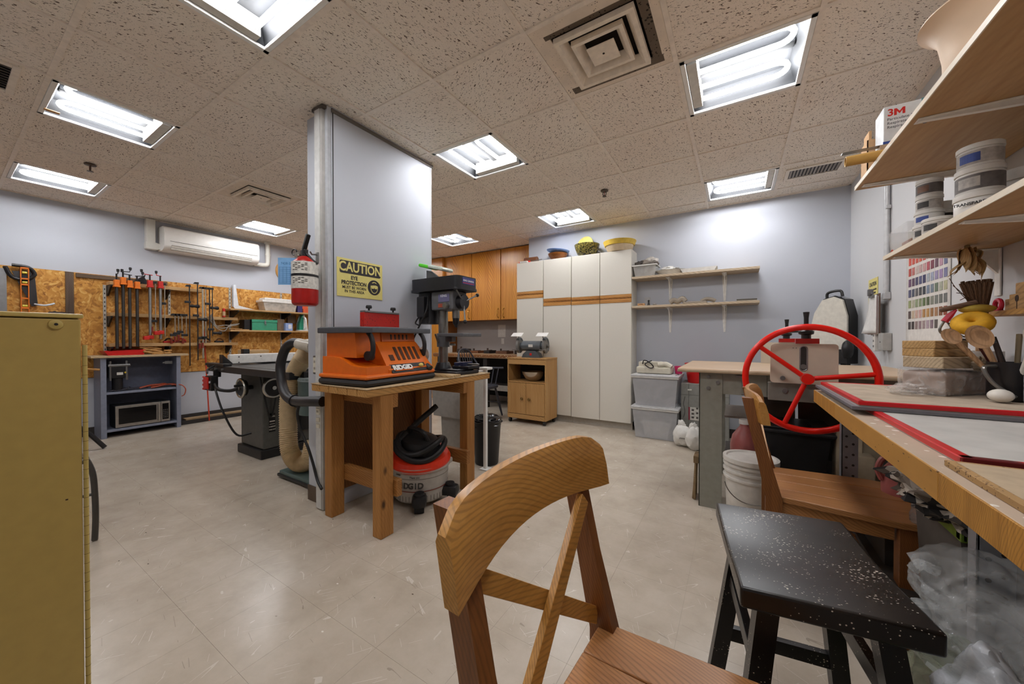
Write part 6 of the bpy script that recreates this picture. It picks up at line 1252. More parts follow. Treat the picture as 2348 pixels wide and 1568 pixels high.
t = thing('switch_box', 'grey steel outlet box on the right wall below the clipboard', 'outlet', (XR, 3.64, 1.03)); obj('box', G().box(XR - .05, XR - .001, 3.60, 3.70, 1.03, 1.155, .005), plain('box grey', '#b4b2ad', .4, .3), t); obj('cover_screw', G().cyl((XR - .05, 3.65, 1.09), (XR - .053, 3.65, 1.09), .005, n=8), GM, t)
t = thing('power_strip', 'white power strip hanging next to the outlet box', 'power strip', (XR - .03, 3.76, 1.02)); obj('strip', G().box(XR - .06, XR - .02, 3.735, 3.785, 1.02, 1.165, .006), CAPW, t)
for z in (1.05, 1.09, 1.13): obj('socket', G().box(XR - .0615, XR - .06, 3.75, 3.77, z, z + .015), GM, t, smooth=False)
# glaze colour chart
t = thing('colour_chart', 'tall paper chart of glaze colour swatches on the right wall', 'poster', (XR, 3.04, 1.05))
obj('paper', G().sheet(lambda u, v: (XR - .004 - .02 * (1 - v) ** 16 * (1 - u), 2.775 + .57 * u, 1.055 + .75 * v), 8, 12), plain('chart paper', '#dedad4', .6), t, solid=.001)
rows = ['c9503f c4513f cc5a45 c85a42 b5483a 9c3f34 8a3a33 a8463c b54a3c c2553f', 'b3493f b86a62 c9b5ae c4a3a0 c59a98 b35660 7a3a48 6a4a58 b890a0 6a6e8c', '6a4a66 5d4458 4f4a66 57587a 3c3a5e a9b0b8 9ea4b8 9a8fb0 a08ab0 7a7a9c',
        '5a5a76 4d5262 62605f 4f5052 3d4248 7d8a9c 7a8590 6d7a66 a8aa98 b3b08e', '98a070 b3b09a 8f9a78 84906c 5f7048 5a6448 87897c 7a7d76 6d6f6a 6f706d', '5d4f4a c9b49a c7a596 c9a39c ad8250 bd9258 9c7248 a87f5c 8a5a3c 8f4a34', '453c3a 433a38 94807e 9a8388 a3908f b09ca6 87727c 5d5650']
for k, row in enumerate(rows):
    for q, h in enumerate(row.split()):
        y = 3.285 - q * .0513; z = 1.60 - k * .0672
        obj('swatch', G().box(XR - .0062, XR - .0048, y - .018, y + .018, z - .024, z + .024), plain('swatch ' + h, h, .55, 0, .12, 60), t, smooth=False)
# dried husks and dark strip below the lower shelf
t = thing('dried_husks', 'bunch of dry corn husks hanging under the lower right shelf', 'dried plant', (.80, 2.24, 1.30)); HK = wood('husk', '#a5804a', '#cdb083', 'z', 2, .8)
for k in range(11):
    a = k * 2.4; obj('husk', G().sheet(lambda u, v, a=a, k=k: (.80 + (.012 + .03 * v + .012 * math.sin(5 * v + k)) * math.cos(a) + .02 * (u - .5) * math.sin(a) * math.sin(PI * v), 2.24 + (.012 + .028 * v) * math.sin(a) + .045 * (u - .5) * math.sin(PI * min(1, v + .15)), 1.475 - (.07 + .013 * (k % 6)) * v + .012 * math.sin(4 * v + k)), 3, 8), HK, t, solid=.0015)
obj('tie', G().cyl((.80, 2.24, 1.46), (.80, 2.24, 1.494), .008, n=8), HK, t)
t = thing('sample_strip', 'dark glossy strip of stick samples pinned to the right wall', 'poster', (XR, 2.12, 1.28)); obj('backing', G().box(XR - .006, XR - .001, 2.06, 2.19, 1.22, 1.47, .001), plain('strip dark', '#4a423f', .3), t)
for k in range(4): obj('stick', G().box(XR - .012, XR - .006, 2.072 + k * .03, 2.086 + k * .03, 1.24, 1.455, .003), plain('stick dark', '#332a29', .4), t)

# ------------------------------------------------------------------ right-hand shelves
PLY = wood('birch ply', '#b08b60', '#c9a67a', 'y', .5, .55, 0, 0, True, .06); PLYE = wood('birch ply edge', '#d8c9b2', '#e8dcc8', 'y', .8, .5, 0, 0, True, .04)
def right_shelf(label, x0, z, yend, brk):
    t = thing('plywood_shelf', label, 'shelf', ((x0 + XR) / 2, 1.2, z), 'plywood shelves over the clay bench')
    obj('board', G().box(x0 + .002, XR - .002, .1, yend, z, z + .018, .001, 1), PLY, t); obj('edge_band', G().box(x0 - .001, x0 + .0025, .1, yend, z, z + .0185), PLYE, t, smooth=False)
    for y in brk:
        b_ = obj('bracket', G().box(XR - .008, XR - .002, y - .02, y + .02, z - .20, z - .001, .002), BKW, t)
        obj('bracket_arm', G().prism([(x0 + .02, z - .001), (XR - .006, z - .001), (XR - .006, z - .11), (XR - .05, z - .05), (XR - .12, z - .026), (x0 + .02, z - .007)], 'y', y - .008, y + .008), BKW, b_)
        obj('bracket_flange', G().box(x0 + .015, XR - .01, y - .02, y + .02, z - .004, z - .0005, .001), BKW, b_); obj('screw', G().cyl((x0 + .04, y + .012, z - .004), (x0 + .04, y + .012, z - .008), .005, n=8), GM, b_)
right_shelf('upper plywood shelf over the clay bench', .50, 1.855, 2.45, (2.385, 1.775, 1.1))
right_shelf('lower plywood shelf over the clay bench, holding glaze jars', .605, 1.495, 2.45, (2.375, 1.775, 1.1))
z1 = 1.874
t = thing('respirator_box', 'white and blue respirator carton on the upper plywood shelf', 'box', (.64, 2.27, z1)); CW = plain('carton bright', '#dfe2e4', .45)
obj('carton', G().box(.545, .80, 2.22, 2.33, z1, 2.13, .002, 1), CW, t); obj('blue_band', G().box(.544, .801, 2.2185, 2.2205, z1 + .06, z1 + .105), plain('band blue', '#2f4f9c', .4), t, smooth=False)
obj('teal_corner', G().box(.66, .802, 2.218, 2.332, 2.118, 2.1315), plain('teal', '#6f9da3', .4), t, smooth=False)
LR = plain('logo red', '#c8231c', .4, 0, 0); mx_, mz_, w0, h0 = .578, 2.086, .034, .028
text('lettering', '3', .042, (.567, 2.2195, 2.10), FYN, LR, t, .0008)
obj('lettering', G().prism([(mx_ + a * w0, mz_ + b * h0) for a, b in ((0, 0), (0, 1), (.22, 1), (.5, .5), (.78, 1), (1, 1), (1, 0), (.76, 0), (.76, .6), (.5, .12), (.24, .6), (.24, 0))], 'y', 2.2188, 2.2198), LR, t, smooth=False)
for k, tx in enumerate(('Particulate Respirator N95', 'Respirateur contre les particules N95', 'Respirador para particulas N95')): text('lettering', tx, .016, (.556, 2.2195, 2.072 - .017 * k), FYN, plain('carton ink', '#4a4e58', .5, 0, 0), t, 0, 'LEFT')
text('lettering', '8511', .026, (.58, 2.218, z1 + .083), FYN, CW, t, .0006)
t = thing('cardboard_carton', 'open brown cardboard carton at the far end of the upper plywood shelf', 'box', (.6, 2.39, z1)); CB = plain('cardboard', '#c49c72', .75)
obj('wall', G().box(.52, .524, 2.34, 2.44, z1, 2.05).box(.52, .80, 2.436, 2.44, z1, 2.05).box(.52, .80, 2.34, 2.344, z1, 2.05).box(.796, .80, 2.34, 2.44, z1, 2.05).box(.52, .8, 2.34, 2.44, z1, z1 + .004), CB, t, smooth=False)
obj('flap', G().box(.53, .54, 2.36, 2.44, 2.05, 2.10, .001), CB, t)
tag(obj('cardboard_tube', G().lathe([(.021, -.09), (.021, .10), (.017, .10), (.017, -.09), (.021, -.09)], (.495, 2.14, 1.8955), 20, 'x'), plain('tube kraft', '#c2984f', .55)), 'tan cardboard tube jutting over the edge of the upper shelf', 'tube')
tag(obj('wood_chock', G().box(.52, .60, 2.16, 2.21, z1, 1.945, .004), plain('chock wood', '#b59c84', .6)), 'small pale wood block under the steel ruler', 'wood')
tag(obj('steel_ruler', G().box(.40, .66, 2.165, 2.195, 1.9455, 1.948), plain('ruler steel', '#8b867f', .3, .8)), 'steel ruler jutting over the edge of the upper shelf', 'ruler')
tag(obj('flared_planter', G().lathe([(0, 0), (.115, 0), (.122, .02), (.128, .18), (.14, .25), (.165, .285), (.185, .30), (.183, .306), (.15, .292), (.12, .25), (.11, .03), (0, .02)], (.715, 1.80, z1), 44), plain('planter cream', '#dcc3a8', .5, 0, .05, 8)), 'big cream flared planter on the upper plywood shelf', 'planter')
# jars on the lower shelf
z2 = 1.5135; JW = plain('jar white', '#e4e1db', .4); JL = [plain('jar grey label', '#6f6a68', .5, 0, .2, 40), plain('jar dark label', '#3a3837', .5, 0, .2, 40), plain('jar brown label', '#7a5a48', .5, 0, .25, 50), plain('jar blue label', '#3a4f94', .5, 0, .2, 40), plain('jar pale label', '#b9b3ac', .5, 0, .2, 60)]
def jar(label, x, y, z, r, h, lm=None, sticker=None, tx=None):
    t = thing('glaze_jar', label, 'jar', (x, y, z), 'glaze jars on the lower plywood shelf')
    obj('body', G().lathe([(0, 0), (r * .93, 0), (r * .96, .004), (r * .96, h * .74), (r * .9, h * .8), (0, h * .8)], (x, y, z), 28), JW, t)
    obj('lid', G().lathe([(0, h * .78), (r, h * .78), (r * 1.01, h * .80), (r, h * .97), (r * .95, h), (0, h)], (x, y, z), 28), JW, t)
    if lm is not None: lb = obj('label_band', G().lathe([(r * .965, h * .1), (r * .972, h * .1), (r * .972, h * .68), (r * .965, h * .68)], (x, y, z), 28), JL[lm], t)
    if sticker is not None:
        g = G()
        for k in range(7):
            a0, a1 = R(195 + k * 8), R(203 + k * 8); rr = r * .985
            vs = [g.bm.verts.new((x + rr * math.cos(a), y + rr * math.sin(a), z + zz)) for a, zz in ((a0, h * .2), (a1, h * .2), (a1, h * .58), (a0, h * .58))]; g.bm.faces.new(vs)
        obj('sticker', g, JL[sticker], t, smooth=False)
    if tx: text('lettering', tx, r * .22, (x - r * .55, y - r * .86, z + h * .55), (R(90), 0, R(-32)), plain('jar ink', '#2d2b2b', .5, 0, 0), t, .0004)
A = (.655, 2.12)
jar('bottom jar of the slim stack on the lower plywood shelf', A[0], A[1], z2, .045, .058, 4, 1)
jar('second jar from the bottom of the slim stack, blue label', A[0], A[1], z2 + .058, .042, .052, None, 3)
jar('third jar from the bottom of the slim stack', A[0], A[1], z2 + .11, .038, .062, 4, 1)
jar('top jar of the slim stack, brown label', A[0], A[1], z2 + .172, .038, .066, 0, 2)
jar('tall jar with a dark label behind the slim stack', .705, 2.175, z2, .043, .15, 1, 4)
jar('short jar with black lettering beside the slim stack', .648, 2.025, z2, .042, .058, 4, 1)
Cc = (.69, 1.86)
jar('wide white jar lettered transparent at the bottom of the big stack', Cc[0], Cc[1], z2, .058, .085, None, None, 'TRANSPARENT')
jar('middle jar of the big stack, grey and red label', Cc[0], Cc[1], z2 + .085, .055, .085, 0, 4)
jar('top jar of the big stack, dark blue label', Cc[0], Cc[1], z2 + .17, .052, .075, 4, 3)
jar('dark jar behind the big jar stack', .80, 2.10, z2, .05, .16, 0, 1)
jar('big white tub at the right edge of the lower plywood shelf', .84, 1.97, z2, .085, .17, None, None)
tag(obj('white_disc', G().lathe([(0, 0), (.075, 0), (.075, .016), (.068, .022), (0, .022)], (.715, 1.70, z2), 28), JW), 'loose white lid lying in front of the big jar stack', 'lid')
tb = tub('clear_box', 'clear lidded box of brushes at the far end of the lower plywood shelf', .62, .77, 2.215, 2.44, z2, z2 + .105, .008, film('clear box plastic', '#d9d6d2', .25, .1, 8, .2, .1), 'box', rim=False)
tag(obj('sponge_block', G().box(.635, .70, 2.23, 2.33, z2 + .004, z2 + .035, .004), plain('rust sponge', '#9c5a42', .8)), 'rust-brown block inside the clear box', 'block')
tag(obj('dark_block', G().box(.64, .70, 2.34, 2.43, z2 + .004, z2 + .025, .004), plain('dark block', '#3b3331', .6)), 'dark block inside the clear box', 'block')
tag(obj('pencil', G().cyl((.605, 2.33, z2 + .005), (.63, 2.455, z2 + .005), .004, n=6), plain('pencil red', '#c24a32', .5)), 'red pencil at the corner of the lower plywood shelf', 'pencil')
# ------------------------------------------------------------------ clay bench along the right wall
BZ = .857
LAM = wood('laminated bench edge', '#9c6a26', '#c9913f', 'z', 3.0, .5); BTOP = speck('clay-dusted bench top', '#b9a590', '#dcd6cc', .1, 30, .75)
STG = plain('grey slotted steel', '#85868a', .45, .3)
t = thing('clay_bench', 'long laminated wood bench on grey steel legs along the right wall', 'workbench', (.63, 1.1, 0))
obj('top', G().box(.337, XR - .002, -.5, 2.355, BZ - .004, BZ, .001, 1), BTOP, t)
obj('core', G().box(.338, XR - .003, -.5, 2.353, BZ - .06, BZ - .0042), LAM, t, smooth=False)
ev = speck('scarred edge', '#b5823a', '#5d3c18', .04, 26, .55, (1, 1, 3))
for k, (y0, y1) in enumerate(((-.5, .72), (.722, 1.03), (1.032, 1.9), (1.902, 2.355))): obj('edge_strip', G().box(.334, .339, y0, y1, BZ - .06, BZ - .001, .001, 1), [ev, LAM][k % 2], t)
for x, y in ((.43, 2.298), (.485, 1.30), (.86, 2.298), (.86, 1.30)):
    l_ = obj('leg', G().box(x, x + .005, y, y + .04, 0, BZ - .06, .001, 1).box(x, x + .06, y, y + .004, 0, BZ - .06, .001, 1), STG, t)
    g = G()
    for k in range(14):
        z = .10 + k * .05
        for dx in (.018, .042): g.cyl((x + dx, y - .0006, z + (.015 if dx > .03 else 0)), (x + dx, y + .001, z + (.015 if dx > .03 else 0)), .0055, n=8)
    obj('bolt_holes', g, DK, l_, smooth=False, kind='stuff')
obj('lower_shelf', G().box(.47, XR - .01, .95, 2.29, .20, .22, .002, 1), plain('dark shelf', '#4a443f', .7), t)
obj('back_rail', G().box(.80, .84, -.4, 2.29, .55, .63, .003, 1), STG, t)

TPR = speck('red tape', '#c8121a', '#5d0d14', .02, 10, .35, (.4, .4, .4)); CANV = plain('dusty canvas', '#b7a793', .85, 0, .1, 14, .3, 1, 0, .3); PLST = plain('plaster white', '#bfbcb6', .8, 0, .1, 8, .3, 1, 0, .3)
def board(name, label, cx, cy, hx, hy, z0, z1, rz, top, edge, tape=True, tw=.018):
    t = thing(name, label, 'board', (cx, cy, z0), world=False, rz=R(rz))
    obj('panel', G().box(-hx, hx, -hy, hy, 0, z1 - z0 - .0006, .001, 1), edge, t); obj('face', G().box(-hx + tw * .7, hx - tw * .7, -hy + tw * .7, hy - tw * .7, z1 - z0 - .0007, z1 - z0), top, t, smooth=False)
    if tape:
        for a in ((-hx - .001, -hx + tw, -hy, hy), (hx - tw, hx + .001, -hy, hy), (-hx, hx, -hy - .001, -hy + tw), (-hx, hx, hy - tw, hy + .001)):
            obj('tape', G().box(a[0], a[1], a[2], a[3], .001, z1 - z0 + .0012, .002, 1), TPR, t)
    return t
board('plaster_board', 'near white plaster board edged with red tape', .665, 1.70, .275, .595, BZ + .0003, BZ + .016, 0, PLST, PLST, True, .02)
board('bat_board', 'grey-edged board lying under the far red-taped canvas board', .62, 1.985, .285, .335, BZ + .0172, BZ + .030, 0, plain('bat grey', '#8f8a88', .6), plain('bat grey edge', '#6d6a6e', .5, .1), False)
board('canvas_board', 'far canvas board edged with red tape, clay block on it', .63, 1.99, .275, .325, BZ + .0303, BZ + .045, 0, CANV, CANV)
board('particle_board', 'bare particle board at the near end of the bench', .66, .775, .30, .31, BZ + .0003, BZ + .013, 0, plain('dusty ply', '#b5a186', .8), speck('particle edge', '#a98556', '#5d4226', .16, 150, .8), False)
CZ = BZ + .0465
t = thing('clay_block', 'brown clay block wrapped in clear plastic on the canvas board', 'clay', (.706, 2.10, CZ), world=False, rz=R(42))
obj('clay', G().box(-.145, .135, -.07, .06, .001, .088, .018, 3), plain('wet clay', '#9c8578', .45, 0, .12, 12), t)
obj('wrap', soft_box(-.151, .141, -.077, .067, .002, .094, .008, 28, 3, 12), film('cling wrap', '#e6e0da', .24, .1, 22, .95, .8), t); obj('wrap_tail', G().lump((-.19, -.0, .018), .05, 1.3, 1.1, .38, .4, 3.5, 9), film('cling wrap', '#d6d0ca'), t)
BW = wood('maple block', '#a9824f', '#cfab76', 'x', 1.2, .6)
for k, (cx, cy, hx, hy, z0, h_, rz, lab) in enumerate(((.69, 2.08, .115, .06, CZ + .10, .042, 42, 'wide pale wood block directly on the wrapped clay'), (.665, 2.085, .085, .05, CZ + .1425, .03, 40, 'middle wood block of the stack on the clay'), (.663, 2.088, .085, .05, CZ + .173, .03, 43, 'top wood block of the stack on the clay'))):
    t = thing('wood_block', lab, 'block', (cx, cy, z0), 'wood blocks stacked on the clay', world=False, rz=R(rz)); obj('block', G().box(-hx, hx, -hy, hy, 0, h_, .002, 1), [wood('pale block', '#b09a7c', '#cbb799', 'x', 1, .7), BW, BW][k], t)
    if k == 0: obj('rag_knot', G().lump((.05, -.07, .012), .03, 1.1, .5, .8, .5, 2.5, 14), plain('knot rag', '#b3a28c', .8), t)
# crocks and tools
def crock(label, x, y, r, h, m, cat='crock', handle=None):
    t = thing('tool_crock', label, cat, (x, y, CZ)); obj('vessel', G().lathe([(0, 0), (r * .9, 0), (r, .01), (r, h), (r * .93, h), (r * .9, .012), (0, .012)], (x, y, CZ + .0005), 28), m, t)
    if handle: obj('handle', G().tube(spline([(x - r * .8, y - r * .5, CZ + h * .9), (x - r * 1.5, y - r * .9, CZ + h * .85), (x - r * 1.1, y - r * 1.0, CZ + h * .45), (x - r * .2, y - r * 1.05, CZ + h * .12)], 5), .006, 8), DPS, t)
    return t
crock('black metal pitcher with a steel handle holding wooden spoons', .80, 1.955, .052, .13, plain('pitcher black', '#1f1c1d', .3), 'pitcher', True)
crock('white crock behind the wood blocks holding brushes', .85, 2.27, .06, .16, CAPW)
SPW = wood('spoon wood', '#9c7450', '#c09a74', 'z', 1.5, .55)
def spoon(label, base, tip, br, m=SPW, flat=.35, dirn=(-.6, -.75, .2)):
    base, tip = Vector(base), Vector(tip); t = thing('wooden_spoon', label, 'spoon', base, 'tools standing in the crocks')
    obj('handle', G().tube([base, base.lerp(tip, .5), tip], .008, 8, radii=[.008, .0075, .009]), m, t)
    ax = (tip - base).normalized(); nrm = Vector(dirn).normalized(); nrm = (nrm - ax * nrm.dot(ax)).normalized(); sd = ax.cross(nrm)
    M_ = Matrix((( *sd, 0), (*ax, 0), (*nrm, 0), (0, 0, 0, 1))).transposed(); M_.translation = tip + ax * br * 1.1
    obj('bowl', G(M_).lathe([(0, -.3 * br), (br * .55, -.25 * br), (br * .9, -.02 * br), (br, .12 * br), (br * .88, .1 * br), (br * .5, -.1 * br), (0, -.16 * br)], n=24, sq=(.88, 1.2)), m, t)
spoon('large flat wooden spoon leaning out of the black pitcher', (0.800, 1.955, CZ + .03), (0.740, 1.945, 1.085), .036)
spoon('white ladle leaning right in the black pitcher', (0.805, 1.945, CZ + .03), (0.805, 1.855, 1.10), .032, plain('ladle white', '#dcd8cf', .4))
spoon('wide wooden spatula leaning left behind the blocks', (0.800, 1.965, CZ + .03), (0.690, 1.985, 1.10), .026)
for k, (b_, e, r_, c_, lab) in enumerate((((0.805, 1.965, CZ + .03), (0.735, 1.995, 1.12), .009, '#4a1d1c', 'dark red handle leaning in the black pitcher'), ((0.810, 1.955, CZ + .03), (0.785, 2.015, 1.12), .006, '#2b2625', 'black modelling tool in the black pitcher'), ((0.795, 1.945, CZ + .03), (0.765, 1.955, 1.10), .006, '#3a2b25', 'dark brown modelling tool in the black pitcher'), ((0.815, 1.965, CZ + .03), (0.835, 1.995, 1.13), .007, '#8a7a5c', 'tan brush handle in the black pitcher'))):
    tag(obj('modelling_tool', G().tube([b_, (Vector(b_) + Vector(e)) / 2, e], r_, 8, radii=[r_ * .7, r_, r_ * 1.1]), plain('handle' + c_, c_, .4)), lab, 'tool', 'tools standing in the crocks')
SPG = plain('sponge yellow', '#d9a32a', .75, 0, .12, 40, .3, 1, 0, .4); SPO = plain('sponge olive', '#b59a3e', .75, 0, .15, 40)
Md = Matrix.Translation((.74, 2.03, 1.172)) @ Vector((0, 0, 1)).rotation_difference(Vector((-.3, -.62, .72))).to_matrix().to_4x4()
tag(obj('ring_sponge', G(Md).tube([(.03 * math.cos(a), .03 * math.sin(a), 0) for a in [2 * PI * k / 28 for k in range(28)]], .024, 14, closed=True), SPG), 'yellow doughnut-shaped sponge over the crock', 'sponge')
tag(obj('oval_sponge', G().ball((.765, 2.07, 1.226), .05, .95, .7, .35), SPO), 'olive yellow oval sponge above the ring sponge', 'sponge')
t = thing('straw_whisk', 'dark brown straw whisk brush standing upright in the white crock', 'brush', (.85, 2.27, CZ + .02)); BRB = wood('dark bristle', '#3d2a1c', '#6a4c33', 'z', 4, .9)
for k in range(22):
    u = (k - 10.5) / 10.5; obj('bristle_bundle', G().tube([(.84 + .010 * u, 2.25 - .012 * u, 1.225), (.825 + .028 * u, 2.24 - .036 * u, 1.345 + .008 * math.sin(k * 1.7))], .0065, 5), BRB, t)
obj('binding', G().lathe([(.026, 1.17), (.03, 1.18), (.03, 1.205), (.026, 1.21)], (.842, 2.255, .02), 18), BRB, t); obj('handle', G().cyl((.85, 2.27, CZ + .02), (.842, 2.255, 1.22), .012, n=10), SPW, t)
for k in range(5): obj('stray_straw', G().tube(spline([(.84, 2.25, 1.22), (.81 - .01 * k, 2.22, 1.27 + .01 * k), (.775 - .01 * k, 2.19, 1.24 + .03 * k)], 4), .0014, 4), BRB, t)
tag(obj('rolling_stick', G().cyl((.675, 2.06, 1.226), (.76, 2.06, 1.25), .0095, n=12).ball((.675, 2.06, 1.226), .0095), wood('brown stick', '#5d4436', '#7d614e', 'x', 1, .6)), 'short brown stick poking left out of the white crock', 'stick')
t = thing('loop_tool', 'red-handled wire loop tool leaning against the white crock', 'tool', (.72, 2.0, 1.12)); obj('handle', G().tube([(.680, 2.06, 1.18), (.695, 2.06, 1.205), (.71, 2.06, 1.225)], .010, 8, radii=[.011, .010, .004]), plain('handle crimson', '#b8203a', .35), t)
obj('loop', G().tube(spline([(.678, 2.06, 1.18), (.668, 2.06, 1.15), (.68, 2.06, 1.13), (.715, 2.04, 1.112), (.76, 2.05, 1.112)], 6), .0045, 8), DPS, t)
for k in range(3): obj('wire', G().tube(spline([(.685, 2.06, 1.18), (.70 + .01 * k, 2.06, 1.15), (.715 + .012 * k, 2.06, 1.125), (.76, 2.06, 1.115)], 5), .0016, 5), GM, t)
tag(obj('white_egg', G().ball((.745, 1.87, CZ + .022), .022, 1.3, 1.3, 1.0), plain('egg white', '#e2dcd2', .45)), 'white egg-shaped stone on the canvas board', 'stone')
tag(obj('glass_jar', G().lathe([(0, 0), (.045, 0), (.048, .01), (.048, .09), (.04, .1), (.04, .115), (.036, .115), (.036, .1), (.044, .09), (.044, .012), (0, .01)], (.835, 1.85, CZ + .0005), 24), film('jar glass', '#cfd3d6', .35, .08, 14)), 'clear glass jar at the right edge beside the black pitcher', 'jar')
# mini shelf with wooden blocks
t = thing('narrow_shelf', 'narrow wooden ledge on the right wall above the crocks', 'shelf', (.87, 1.85, 1.2)); obj('board', G().box(.82, XR - .002, 1.45, 2.14, 1.198, 1.218, .002, 1), wood('ledge wood', '#b08243', '#cfa05c', 'y', 1, .5), t)
NB = wood('beech toy block', '#a9824f', '#c79f6c', 'y', 1, .5)
t = thing('toy_block', 'square wooden block with a burnt spoon emblem on the narrow ledge', 'block', (.86, 1.93, 1.2185)); obj('block', G().box(.845, .90, 1.95, 2.08, 1.2185, 1.275, .003), NB, t)
obj('emblem', G().prism([(2.035 + .010 * math.cos(a), 1.258 + .012 * math.sin(a)) for a in [2 * PI * k / 18 for k in range(18)]], 'x', .8442, .845).box(.8442, .845, 2.0335, 2.0365, 1.22, 1.25), plain('burnt brown', '#3a2418', .6), t)
for k, (y0, y1, z0, z1_, lab) in enumerate(((2.085, 2.13, 1.2185, 1.262, 'plain wooden block at the left end of the narrow ledge'), (2.00, 2.07, 1.2755, 1.315, 'upper wooden block on the narrow ledge'), (1.83, 1.94, 1.2185, 1.28, 'wooden block at the right on the narrow ledge'))): tag(obj('toy_block', G().box(.855, .905, y0, y1, z0, z1_, .003), NB), lab, 'block')
tag(obj('crimson_cutter', G().tube([(.832, 2.11 + .02 * math.cos(a), 1.24 + .02 * math.sin(a)) for a in [2 * PI * k / 16 for k in range(16)]], .007, 8, closed=True).box(.825, .84, 2.095, 2.125, 1.2185, 1.223, .002), plain('handle crimson', '#b8203a')), 'small crimson ring cutter on the end of the narrow ledge', 'cutter') 
t = thing('glue_pot', 'small white bottle with red cap on the narrow ledge', 'bottle', (.87, 1.86, 1.276)); obj('bottle', G().cyl((.875, 1.965, 1.2755), (.875, 1.965, 1.315), .016, n=16), CAPW, t); obj('cap', G().cyl((.875, 1.965, 1.315), (.875, 1.965, 1.335), .01, n=12), RED, t)
tag(obj('spiral_pad', G().box(XR - .008, XR - .002, 1.62, 1.98, 1.05, 1.18, .001), plain('pad white', '#d3d2d0', .6)), 'white ruled pad on the wall under the narrow ledge', 'paper')

# ------------------------------------------------------------------ under the clay bench
jug('pink glaze jug on the ledge behind the pine chair seat', (.60, 2.16, .40), 0.86, R(190))
t = thing('storage_crate', 'low dark crate under the clay bench carrying the pink jug', 'crate', (.65, 2.08, .22)); obj('box', G().box(.50, .90, 1.98, 2.28, .2205, .385, .004), plain('crate dark', '#3b3430', .6), t); obj('lid', G().box(.49, .905, 1.975, 2.285, .385, .40, .003), wood('crate lid', '#5d4a30', '#8a6f45', 'y', 1, .6), t)
tag(obj('bagged_block', G().lump((.66, 1.84, .50), .11, 1.1, .9, .95, .18, 2.2, 41), film('bag clear grey', '#8d8a88', .5, .15, 14)), 'grey lump in a clear bag beside the pink jug', 'bag')
tag(obj('clay_lump', G().box(.58, .75, 1.77, 1.92, .40, .56, .03), plain('dark clay', '#4a443f', .6)), 'dark clay block inside the clear bag', 'clay')
LIME = plain('lime plastic', '#5d7420', .45)
t = thing('lime_tote', 'lime green tote of crumpled newspaper under the clay bench', 'tote', (.66, 1.72, .22))
obj('bin', G().prism([(.55, .2205), (.53, .56), (.91, .56), (.89, .2205)], 'y', 1.5, 1.80), plain('dark shelf', '#4a443f'), t); obj('rim', G().box(.525, .92, 1.485, 1.515, .555, .585, .006).box(.525, .54, 1.485, 1.81, .555, .585, .004).box(.525, .92, 1.785, 1.81, .555, .585, .006), LIME, t)
def newsprint():
    m, nt, b = nodes('crumpled newsprint'); mp = coords(nt); n1 = N(nt, 'ShaderNodeTexNoise', i_Scale=14.0, i_Detail=2.0, i_Distortion=1.0); L(nt, mp, 0, n1, 'Vector')
    v = N(nt, 'ShaderNodeTexVoronoi', i_Scale=34.0); L(nt, mp, 0, v, 'Vector'); r = ramp(nt, [(.34, C('#1f1b1a')), (.45, C('#54463a')), (.58, C('#85776a')), (.75, C('#b3a799'))]); L(nt, v, 'Color', r, 0)
    L(nt, r, 0, b, 'Base Color'); b.inputs['Roughness'].default_value = .8; return m
NP = newsprint(); NPG = 'crumpled newspaper in the lime tote'
for k, (x, y, z, r_, lab) in enumerate(((.56, 1.56, .64, .08, 'crumpled newspaper ball at the front of the lime tote'), (.66, 1.57, .63, .085, 'largest crumpled newspaper ball in the lime tote'), (.57, 1.68, .66, .085, 'crumpled newspaper ball at the back of the lime tote'), (.76, 1.60, .62, .08, 'crumpled newspaper ball at the wall side of the lime tote'))):
    o = obj('newspaper_ball', G().lump((x, y, z), r_, 1.2, 1.1, .8, .75, 2.8, 50 + k, 26, 18), NP, None, smooth=False); tag(o, lab, 'newspaper', NPG)
tag(obj('checked_cloth', G().lump((.80, 1.72, .63), .08, 1.2, 1.0, .55, .3, 2.5, 58), plain('navy check', '#2b2f3d', .85, 0, .5, 60)), 'dark checked cloth beside the newspaper', 'cloth')
t = thing('lime_tub', 'lime green tub under the heap of clear plastic bags', 'tub', (.6, 1.1, .0)); obj('tub', G().prism([(.42, .0), (.37, .26), (.78, .26), (.74, .0)], 'y', .86, 1.24), LIME, t); obj('rim', G().box(.36, .79, .85, 1.25, .245, .27, .006), LIME, t)
PB = film('clear poly bag', '#d3d6d6', .24, .10, 9, .95, .6); PBW = film('white poly bag', '#e6eaf0', .62, .15, 9, .6, .5); PBG = film('green-tinted poly bag', '#b9c2a4', .42, .15, 9, .7, .5)
for k, (x, y, z, r_, sx, sy, sz, m, lab) in enumerate(((.47, 1.16, .555, .15, .85, 1.0, .6, PB, 'topmost clear plastic bag of the heap under the bench'), (.45, 1.10, .47, .16, .8, 1.0, .5, PB, 'clear plastic bag in the middle of the heap'), (.395, 1.09, .38, .13, .6, .8, .8, PBG, 'green-tinted plastic bag at the left of the heap'), (.40, .985, .40, .12, .6, .75, 1.1, PBW, 'white plastic bag at the front of the heap'), (.58, 1.10, .46, .15, .8, .9, .8, PB, 'clear plastic bag against the wall side of the heap'))):
    tag(obj('plastic_bag', G().lump((x, y, z), r_, sx, sy, sz, .30, 1.5, 80 + k, 48, 32, .08), m), lab, 'bag', 'plastic bags heaped under the bench')
tag(obj('twisted_bag', G().tube(spline([(.40, 1.24, .57), (.385, 1.27, .565), (.375, 1.28, .545)], 3), .012, 8, radii=None), PB), 'twisted neck of the topmost clear bag', 'bag')
PPR = plain('grey kraft paper', '#8a8178', .8, 0, .15, 6)
